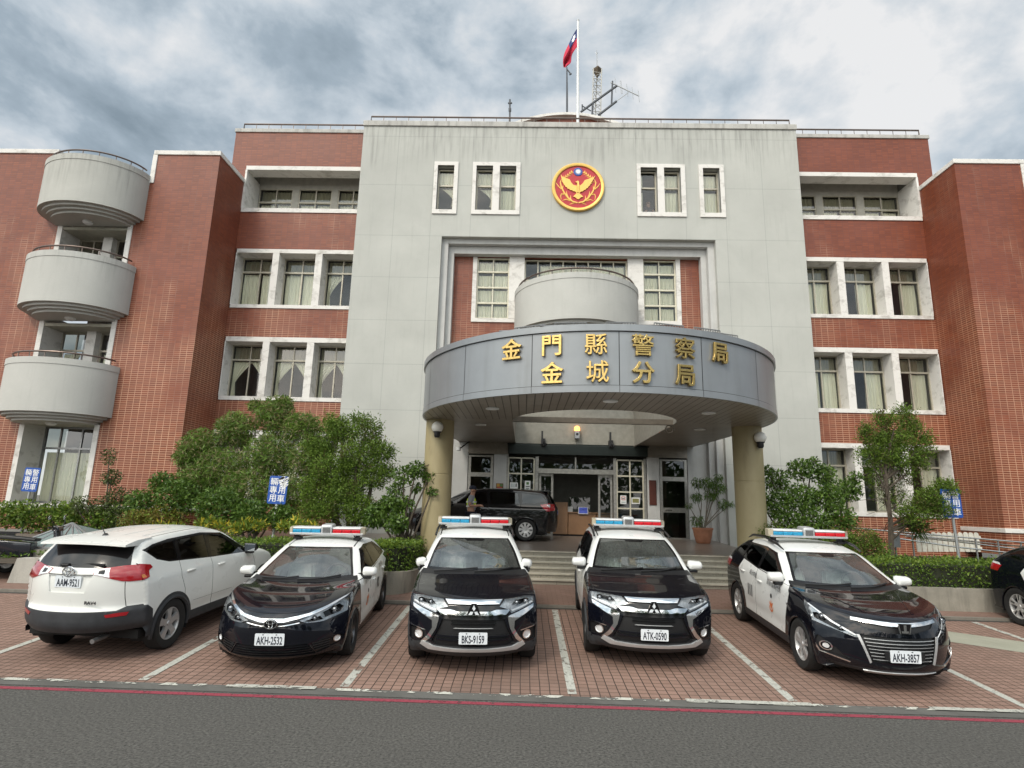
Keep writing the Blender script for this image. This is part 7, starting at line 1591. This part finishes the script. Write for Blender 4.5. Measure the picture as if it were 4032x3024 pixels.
# ---------------------------------------------------------------- crossovers on the right (one whole, one cut by the picture edge)
def make_crossover(label, plate_txt, pos, yaw):
    R = empty('police_crossover', (0, 0, 0), 0, label, 'police car', 'police cars parked in front of the station')
    K = [(.14, .22, .66, .42, .24), (.03, .28, .80, .44, .30), (0, .42, .875, .48, .44), (.0, .58, .89, .52, .60), (.02, .70, .89, .56, .73), (.045, .80, .885, .62, .85), (.10, .875, .87, .74, .965), (.6, .995, .86, 1.02, 1.03), (1.14, 1.075, .83, 1.42, 1.085), (1.22, 1.105, .80, 1.51, 1.12), (1.60, 1.30, .70, 1.86, 1.285), (2.04, 1.475, .60, 2.22, 1.455), (2.2, 1.51, .60, 2.4, 1.485), (2.95, 1.57, .61, 2.95, 1.535), (3.65, 1.525, .58, 3.65, 1.485), (4.02, 1.43, .60, 3.95, 1.39), (4.48, 1.08, .73, 4.35, 1.06), (4.60, .92, .83, 4.35, .92), (4.625, .6, .86, 4.32, .6), (4.56, .28, .78, 4.32, .28)]
    c = Car(K, .912, 1.0, .46, (.95, 3.67), .385, .22, ([0, .4, .8, 1.3, 3.4, 4.1, 4.7], [.87, .89, .905, .912, .912, .90, .86]), roofk=13, rear0=15)
    c.reg('cladding', TRIMB, 'S', [(1.3, .2), (3.3, .2), (3.3, .335), (1.3, .335)])
    c.reg('roof', CWHITE, 'S', [(1.36, 1.06), (2.6, 1.11), (3.35, 1.18), (3.62, 1.9), (1.3, 1.9)])
    c.reg('window_frame', GLOSSB, 'S', [(1.56, 1.10), (2.24, 1.43), (2.7, 1.475), (3.45, 1.46), (3.95, 1.36), (4.10, 1.22), (3.45, 1.165), (2.7, 1.115)])
    for p in ([(1.80, 1.125), (2.26, 1.40), (2.57, 1.435), (2.62, 1.125)], [(2.72, 1.13), (2.70, 1.44), (3.36, 1.43), (3.55, 1.18)], [(3.62, 1.20), (3.48, 1.42), (3.88, 1.34), (3.98, 1.24)]): c.reg('side_window', TINT, 'S', p, -.004)
    c.reg('door', CWHITE, 'S', [(1.46, .35), (1.40, .60), (1.27, .96), (1.34, 1.055), (2.655, 1.10), (2.66, .35)], key='door_front'); c.reg('door', CWHITE, 'S', [(2.67, .35), (2.665, 1.10), (3.45, 1.155), (3.55, .98), (3.42, .78), (3.22, .62), (3.16, .35)], key='door_rear')
    for p in ([(1.46, .35), (1.40, .60), (1.27, .96), (1.34, 1.055)], [(2.665, .34), (2.66, 1.11)], [(3.16, .35), (3.22, .62), (3.42, .78), (3.55, .98), (3.45, 1.155)]): c.reg('body', GAP, 'S', stroke(p, .008), -.003, key='body')
    c.reg('fender_vent', CHROME, 'S', [(1.18, .76), (1.36, .83), (1.36, .80), (1.24, .72)], .004); c.reg('tail_lamp', REDL, 'S', [(4.1, .93), (4.5, .95), (4.5, 1.08), (4.02, 1.05)], .004); c.reg('tail_lamp', CLRL, 'S', [(4.05, 1.05), (4.5, 1.08), (4.5, 1.11), (4.1, 1.09)], .004)
    arch_hole(c)
    c.reg('roof', CWHITE, 'H', [(-1, 1.22), (1, 1.22), (1, 3.75), (-1, 3.75)])
    c.reg('bonnet', NAVY, 'H', [(-.80, 1.10), (-.83, .6), (-.80, .13), (.80, .13), (.83, .6), (.80, 1.10)]); hood_gap(c, .815, .12, 1.10)
    for q in (-1, 1): c.reg('bonnet', NAVY, 'H', stroke([(q*.30, .25), (q*.46, .7), (q*.60, 1.02)], .04), .006)
    c.reg('cowl', MESHB, 'H', [(-.82, 1.105), (.82, 1.105), (.80, 1.215), (-.80, 1.215)])
    c.reg('windscreen_frame', GLOSSB, 'H', [(-.75, 1.215), (.75, 1.215), (.655, 1.6), (.565, 2.05), (-.565, 2.05), (-.655, 1.6)])
    c.reg('windscreen', WIND, 'H', [(-.70, 1.26), (.70, 1.26), (.62, 1.62), (.535, 2.0), (.12, 2.0), (.09, 1.90), (-.09, 1.90), (-.12, 2.0), (-.535, 2.0), (-.62, 1.62)])
    c.reg('rear_window', TINT, 'R', [(-.55, 1.12), (.55, 1.12), (.5, 1.40), (-.5, 1.40)])
    # fascia
    c.reg('lower_bumper', TRIMB, 'F', [(-.95, .2), (.95, .2), (.95, .30), (-.95, .30)])
    hl = [(.47, .672), (.70, .80), (.865, .965), (.90, .96), (.905, .80), (.88, .765), (.52, .66)]
    c.reg('headlight', LAMPB, 'F', hl, -.03, True, cover=('lamp_cover', LENSC)); c.reg('headlight', LAMPB, 'S', [(.5, .80), (.6, .95), (.82, 1.0), (.78, .93), (.66, .82)], -.012, cover=('lamp_cover', LENSC))
    c.reg('headlight', GLOSSB, 'F', [(.60, .715), (.74, .80), (.82, .87), (.86, .86), (.86, .80), (.66, .705)], -.045, True); c.reg('headlight', CLRL, 'F', [(.50, .69), (.70, .803), (.86, .955), (.88, .955), (.72, .79), (.52, .68)], -.006, True)
    c.reg('grille', MESHB, 'F', [(-.50, .855), (.50, .855), (.42, .80), (.10, .745), (-.10, .745), (-.42, .80)], -.012)
    c.reg('grille_bar', CHROME, 'F', [(-.52, .885), (-.1, .862), (.1, .862), (.52, .885), (.53, .855), (.10, .822), (-.10, .822), (-.53, .855)], .014)
    c.reg('lower_grille', MESHB, 'F', [(-.47, .70), (.47, .70), (.37, .385), (-.37, .385)], -.028)
    for k in range(7):
        z = .42+k*.04; w = .375+(z-.39)*.31; c.reg('lower_grille', SATIN, 'F', [(-w+.02, z), (w-.02, z), (w-.02, z+.009), (-w+.02, z+.009)], -.004)
    c.reg('grille_blade', SATIN, 'F', [(.475, .70), (.505, .70), (.395, .37), (.375, .385)], .012, True)
    c.reg('fog_lamp', MESHB, 'F', [(.86, .60), (.885, .52), (.84, .42), (.58, .36), (.72, .50)], -.016, True); c.reg('fog_lamp', CHROME, 'F', circ(.795, .485, .058), .003, True); c.reg('fog_lamp', GLOSSB, 'F', circ(.795, .485, .046), -.01, True); c.reg('fog_lamp', CLRL, 'F', circ(.795, .485, .030), -.004, True)
    c.reg('fog_lamp', CHROME, 'F', stroke([(.89, .615), (.895, .50), (.85, .405), (.58, .345)], .014), .006, True, key='fog_trim')
    c.reg('skid_plate', SATIN, 'F', [(-.45, .275), (.45, .275), (.40, .235), (-.40, .235)], .012)
    c.build(R, NAVY)
    for sg in (-1, 1):
        headlamp_inner(R, c, 'F', .785, .835, .045, sg); headlamp_inner(R, c, 'F', .64, .735, .032, sg)
        wheel(R, sg*.795, .95, .345, sg, RIM, (5, 'twin')); wheel(R, sg*.795, 3.67, .345, sg, RIM, (5, 'twin'))
        mirror(R, .865, 1.60, 1.14, sg, CWHITE, 1.05)
        for y, z in ((2.45, .93), (3.30, .97)): door_handle(R, c, y, z, sg, CWHITE)
        if not plate_txt: continue
        decal(R, c, '111', 2.90, .70, .25, sg, DECAL, .012, .70); decal(R, c, '金門縣警察局' if sg > 0 else '局察警縣門金', 1.84, .965, .085, sg, DECAL, 0, 1.15, .05); decal(R, c, '金城分局' if sg > 0 else '局分城金', 2.76, 1.0, .09, sg, DECAL, 0, 1.0, .05)
        patch_poly(R, c, [[(1.95+.085*math.cos(rad(a)), .64+.10*math.sin(rad(a))) for a in range(190, 351, 10)]+[(1.95+.06*math.cos(rad(a)), .64+.07*math.sin(rad(a))) for a in range(350, 189, -10)], [(1.95, .58), (1.90, .64), (1.87, .70), (1.93, .67), (1.95, .73), (1.97, .67), (2.03, .70), (2.0, .64)]], sg, ORANGE, 'door_emblem'); patch_poly(R, c, [circ(1.95, .79, .036)], sg, DECAL, 'door_emblem')
        b = MB(); q = [(sg*.62, 2.12, 1.50), (sg*.635, 2.35, 1.565), (sg*.635, 2.9, 1.62), (sg*.62, 3.5, 1.585), (sg*.60, 3.8, 1.51)]; b.tube(q, [.01, .022, .022, .022, .01], 8); b.build('roof_rail', DRIM, R, smooth=True, rel=False)
    e = MB(); e.prism([(-.075, .885), (.075, .885), (.05, .765), (-.05, .765)], -.015, -.035, 'y'); eo = e.build('maker_emblem', GLOSSB, R, rel=False)
    b = MB(); b.prism([(-.015, .875), (.018, .875), (.018, .80), (.045, .80), (.04, .775), (-.04, .775), (-.045, .80), (-.015, .80)], -.035, -.042, 'y'); b.prism([(-.085, .885), (-.072, .885), (-.05, .765), (-.06, .765)], -.02, -.04, 'y'); b.prism([(.085, .885), (.072, .885), (.05, .765), (.06, .765)], -.02, -.04, 'y'); b.build('emblem_mark', CHROME, eo, rel=False)
    if plate_txt: plate(R, plate_txt, -.012, .485)
    b = MB(); b.box(-.24, .24, -.012, .02, .44, .53); b.build('plate_bracket', BLACK, R, rel=False)
    wiper(R, c, [(-.64, 1.16), (-.3, 1.20), (.0, 1.26)]); wiper(R, c, [(-.05, 1.16), (.3, 1.19), (.58, 1.25)])
    interior(R, 1.22, 1.09, SEATW, .36, 4.625, .37, 2.2, .52, .53)
    b = MB(); b.rbox(-.11, .11, 1.90, 1.94, 1.33, 1.39, .015); b.build('rear_view_mirror', BLACK, R, rel=False)
    light_bar(R, 2.70, 1.66, 1.575, 1.34, .56)
    on_slope(R, pos[0], pos[1], yaw)
make_crossover('navy and white police crossover numbered AKH-3857, with 111 on its white doors', 'AKH-3857', (4.85, 8.12), rad(-1.6))
make_crossover('dark police car mostly outside the picture, only its rear corner showing before the right hedge', None, (10.30, 8.35), rad(0))
# ---------------------------------------------------------------- white family car seen from behind
def make_white():
    R = empty('white_suv', (0, 0, 0), 0, 'pearl white SUV seen from behind, red tail lamps and black bumper, far left', 'car')
    K = [(.2, .24, .66, .42, .26), (.04, .30, .80, .44, .32), (0, .5, .87, .48, .5), (.03, .72, .885, .52, .74), (.08, .85, .875, .58, .88), (.14, .93, .865, .64, .955), (.2, .975, .855, .72, .995), (.6, 1.06, .85, .98, 1.065), (1.08, 1.13, .825, 1.36, 1.135), (1.16, 1.16, .795, 1.46, 1.17), (1.95, 1.55, .61, 2.12, 1.53), (2.1, 1.59, .61, 2.3, 1.56), (2.8, 1.655, .625, 2.8, 1.615), (3.9, 1.625, .61, 3.86, 1.585), (4.12, 1.59, .61, 4.02, 1.55), (4.16, 1.57, .615, 4.04, 1.53), (4.44, 1.255, .745, 4.20, 1.25), (4.49, 1.18, .81, 4.20, 1.17), (4.52, .95, .85, 4.18, .95), (4.51, .745, .865, 4.16, .745), (4.565, .69, .89, 4.16, .70), (4.575, .52, .89, 4.14, .52), (4.52, .42, .84, 4.1, .43)]
    c = Car(K, .9225, 1.04, .42, (.92, 3.58), .395, .30, ([0, .4, .8, 1.3, 3.4, 4.1, 4.7], [.87, .89, .91, .915, .92, .912, .89]), roofk=12, rear0=15)
    c.reg('cladding', TRIMB, 'S', [(.5, .2), (4.6, .2), (4.6, .46), (3.3, .44), (1.2, .42), (.5, .46)]); c.reg('cladding', TRIMB, 'S', circ(.92, .335, .455, 44)); c.reg('cladding', TRIMB, 'S', circ(3.58, .335, .465, 44))
    c.reg('rear_bumper', TRIMB, 'S', [(3.95, .2), (4.6, .2), (4.6, .74), (4.12, .735), (4.02, .66)])
    c.reg('window_frame', GLOSSB, 'S', [(1.40, 1.115), (2.12, 1.495), (2.7, 1.555), (3.5, 1.545), (3.86, 1.51), (4.07, 1.455), (3.86, 1.30), (3.62, 1.235), (2.6, 1.155), (1.5, 1.095)])
    for p in ([(1.72, 1.13), (2.16, 1.465), (2.50, 1.51), (2.58, 1.175)], [(2.66, 1.18), (2.62, 1.515), (3.30, 1.51), (3.34, 1.24)], [(3.42, 1.25), (3.40, 1.505), (3.82, 1.475), (4.01, 1.44), (3.82, 1.315), (3.64, 1.26)]): c.reg('side_window', TINT, 'S', p, -.004)
    for p in ([(1.36, .44), (1.25, .85), (1.38, 1.10)], [(2.60, .42), (2.62, 1.17)], [(3.30, .47), (3.33, .80), (3.42, 1.0), (3.40, 1.24)], [(2.0, .56), (3.1, .58)]): c.reg('body', GAP, 'S', stroke(p, .008 if p[0][0] != 2.0 else .004), -.003, key='body')
    c.reg('tail_lamp', REDL, 'S', [(4.5, 1.30), (4.18, 1.285), (4.02, 1.255), (3.99, 1.215), (4.08, 1.185), (4.10, 1.10), (4.25, 1.06), (4.5, 1.06)], .006)
    c.reg('tail_lamp', AMB, 'S', [(4.17, 1.15), (4.3, 1.15), (4.3, 1.09), (4.14, 1.105)], .007)
    c.reg('fuel_flap', PEARL, 'S', circ(3.86, .98, .085), .002)
    arch_hole(c)
    for q in (-.5, -.25, .25, .5): c.reg('body', PEARL, 'H', stroke([(q, 2.25), (q*.98, 3.95)], .05), -.005, key='body')
    for q in (-1, 1): c.reg('body', GAP, 'H', stroke([(q*.585, 2.1), (q*.578, 4.0)], .016), -.004, key='body')
    c.reg('windscreen', TINT, 'H', [(-.70, 1.2), (.70, 1.2), (.54, 1.98), (-.54, 1.98)])
    c.reg('rear_window', GLOSSB, 'R', [(-.685, 1.25), (.685, 1.25), (.66, 1.33), (.575, 1.545), (-.575, 1.545), (-.66, 1.33)]); 
    tl = [(.285, 1.232), (.40, 1.245), (.62, 1.272), (.90, 1.285), (.90, 1.075), (.72, 1.07), (.64, 1.08), (.42, 1.15), (.32, 1.172)]
    c.reg('tail_lamp', REDL, 'R', tl, .008, True); c.reg('tail_lamp', CLRL, 'R', [(.295, 1.226), (.48, 1.248), (.515, 1.125), (.42, 1.152), (.33, 1.172)], .010, True); c.reg('tail_lamp', GLOSSB, 'R', [(.36, 1.22), (.44, 1.225), (.45, 1.17), (.38, 1.178)], .012, True)
    c.reg('body', GAP, 'R', stroke([(-.68, 1.07), (-.695, .85), (-.71, .745)], .008), -.003, key='body'); c.reg('body', GAP, 'R', stroke([(.68, 1.07), (.695, .85), (.71, .745)], .008), -.003, key='body'); c.reg('body', GAP, 'R', stroke([(-.32, 1.165), (.32, 1.165)], .012), -.004, key='body')
    c.reg('plate_recess', PEARL, 'R', [(-.315, 1.155), (.315, 1.155), (.25, .935), (-.25, .935)], -.02)
    c.reg('rear_bumper', TRIMB, 'R', [(-1, .30), (1, .30), (1, .76), (.72, .745), (.64, .70), (-.64, .70), (-.72, .745), (-1, .76)]); c.reg('bumper_reflector', REDL, 'R', [(.53, .655), (.66, .672), (.76, .675), (.74, .63), (.55, .618)], .006, True)
    c.build(R, PEARL, TRIMB)
    g = MB()
    for sg in (-1, 1):
        wheel(R, sg*.80, .92, .355, sg, RIM, (5, 'one'), .225); wheel(R, sg*.80, 3.58, .355, sg, RIM, (5, 'one'), .225)
        mirror(R, .87, 1.52, 1.18, sg, GLOSSB, 1.05)
        for y, z in ((2.38, 1.02), (3.20, 1.05)): door_handle(R, c, y, z, sg, PEARL)
    b = MB(); pr = [(3.85, 1.625), (4.15, 1.615), (4.37, 1.575), (4.375, 1.548), (4.3, 1.545), (4.1, 1.535), (3.95, 1.56)]
    n = 12; vs = []; 
    for i in range(n+1):
        x = -.63+1.26*i/n; k = (x/.63)**2
        vs += [(x, y-.055*k-(.0 if j else 0), z-.022*k) for j, (y, z) in enumerate(pr)]
    m = len(pr); b.add(vs, [(i*m+j, (i+1)*m+j, (i+1)*m+(j+1) % m, i*m+(j+1) % m) for i in range(n) for j in range(m)]+[tuple(range(m)), tuple(range(n*m, (n+1)*m))]); b.build('roof_spoiler', PEARL, R, smooth=35, rel=False)
    ring_emblem(R, 0, 4.505, 1.207, 1.15, 1)
    plate(R, 'AAM-9521', 4.492, 1.075, .0, 1)
    vs, fs = text_mesh('RAV4', .055, .002, 0, .002, 1.3); b = MB(); b.add([(-.36-v[0], 4.485+v[2]+.022, .815+v[1]) for v in vs], fs); b.build('model_badge', CHROME if False else DRIM, R, fix=False, rel=False)
    b = MB(); b.tube([(.12, 4.42, 1.275), (-.20, 4.39, 1.295), (-.42, 4.40, 1.29)][::-1], [.018, .013, .008], 6); b.rbox(-.06+.12, .06+.12, 4.40, 4.46, 1.255, 1.30, .012); b.build('rear_wiper', BLACK, R, rel=False)
    b = MB(); b.lathe([(0, .03), (.02, .028), (.045, 0), (.045, -.01)], (0, 3.92, 1.622), 'z', 14); b.tube([(0, 3.92, 1.63), (0, 4.02, 1.76)], [.008, .005], 6); b.build('roof_aerial', BLACK, R, smooth=True, rel=False)
    b = MB(); b.tube([(-.42, 4.2, .33), (-.42, 4.47, .32)], .032, 10); b.build('exhaust_pipe', DSTEEL, R, rel=False)
    b = MB(); b.box(-.7, .7, 1.4, 4.2, .5, .55); b.rbox(-.66, -.1, 2.1, 2.3, .5, 1.2, .05); b.rbox(.1, .66, 2.1, 2.3, .5, 1.2, .05); b.rbox(-.64, .64, 3.0, 3.2, .5, 1.2, .05); b.build('cabin', DASH, R, rel=False)
    a = rad(180-3.5); fx, fy = -6.115+4.575*math.sin(rad(3.5)), 8.17+4.575*math.cos(rad(3.5))
    on_slope(R, fx, fy, math.pi-rad(3.5))
make_white()
# ---------------------------------------------------------------- black people carrier under the canopy
def make_mpv():
    R = empty('black_mpv', (0, 0, 0), 0, 'glossy black people carrier parked sideways under the canopy in front of the doors', 'car')
    K = [(.2, .22, .66, .42, .24), (.04, .30, .80, .44, .32), (0, .5, .86, .48, .5), (.05, .68, .87, .56, .70), (.12, .76, .86, .70, .80), (.2, .80, .85, .80, .84), (.28, .83, .845, .85, .88), (.7, .95, .84, 1.0, .98), (1.0, 1.01, .82, 1.3, 1.03), (1.06, 1.03, .80, 1.38, 1.05), (1.95, 1.45, .62, 2.15, 1.42), (2.1, 1.49, .61, 2.3, 1.46), (3.0, 1.545, .62, 3.0, 1.50), (4.2, 1.51, .60, 4.15, 1.465), (4.42, 1.46, .60, 4.32, 1.42), (4.70, 1.10, .74, 4.5, 1.09), (4.78, .92, .83, 4.5, .92), (4.80, .6, .85, 4.45, .6), (4.72, .26, .78, 4.42, .28)]
    c = Car(K, .90, .96, .40, (.95, 3.78), .37, .20, None, roofk=12, rear0=14)
    c.reg('window_frame', GLOSSB, 'S', [(1.42, 1.04), (2.1, 1.39), (2.7, 1.435), (3.6, 1.43), (4.3, 1.37), (4.5, 1.16), (3.9, 1.06), (2.7, 1.03)])
    for p in ([(1.7, 1.055), (2.16, 1.37), (2.56, 1.405), (2.62, 1.055)], [(2.72, 1.06), (2.68, 1.405), (3.52, 1.40), (3.58, 1.07)], [(3.68, 1.08), (3.64, 1.395), (4.22, 1.345), (4.42, 1.18), (4.1, 1.11)]): c.reg('side_window', TINT, 'S', p, -.004)
    c.reg('tail_lamp', REDL, 'S', [(4.20, 1.055), (4.6, 1.12), (4.6, .86), (4.38, .88)], .006); c.reg('tail_lamp', CLRL, 'S', [(4.40, 1.06), (4.6, 1.09), (4.6, 1.0), (4.46, .99)], .008)
    for p in ([(2.65, .3), (2.66, 1.05)], [(3.62, 1.06), (3.60, .8), (3.4, .6), (3.36, .3)], [(1.3, .3), (1.28, .9), (1.4, 1.04)]): c.reg('body', GAP, 'S', stroke(p, .009), -.003, key='body')
    arch_hole(c)
    c.reg('windscreen', TINT, 'H', [(-.70, 1.1), (.70, 1.1), (.54, 2.0), (-.54, 2.0)]); c.reg('rear_window', TINT, 'R', [(-.6, 1.12), (.6, 1.12), (.53, 1.42), (-.53, 1.42)]); c.reg('tail_lamp', REDL, 'R', [(.5, 1.08), (.9, 1.1), (.9, .88), (.6, .9)], .006, True)
    c.build(R, CBLACK)
    for sg in (-1, 1):
        for y in (.95, 3.78): wheel(R, sg*.785, y, .325, sg, RIM, (9, 'one'), .215)
        for y, z in ((2.5, .87), (3.42, .88)): door_handle(R, c, y, z, sg, CBLACK)
        mirror(R, .85, 1.5, 1.07, sg, CBLACK)
    b = MB(); b.rbox(-.6, .6, 4.15, 4.52, 1.45, 1.485, .012); b.build('roof_spoiler', CBLACK, R, rel=False)
    b = MB(); b.box(-.7, .7, 1.4, 4.3, .5, .55); b.rbox(-.62, .62, 2.2, 2.4, .5, 1.15, .05); b.rbox(-.62, .62, 3.2, 3.4, .5, 1.15, .05); b.build('cabin', DASH, R, rel=False)
    p = at(2069, 2103, 18.05); R.rotation_euler = (0, 0, -math.pi/2); R.location = (p.x-3.78, 18.05+.80, pz(18.6)-.01)
make_mpv()
scooter()
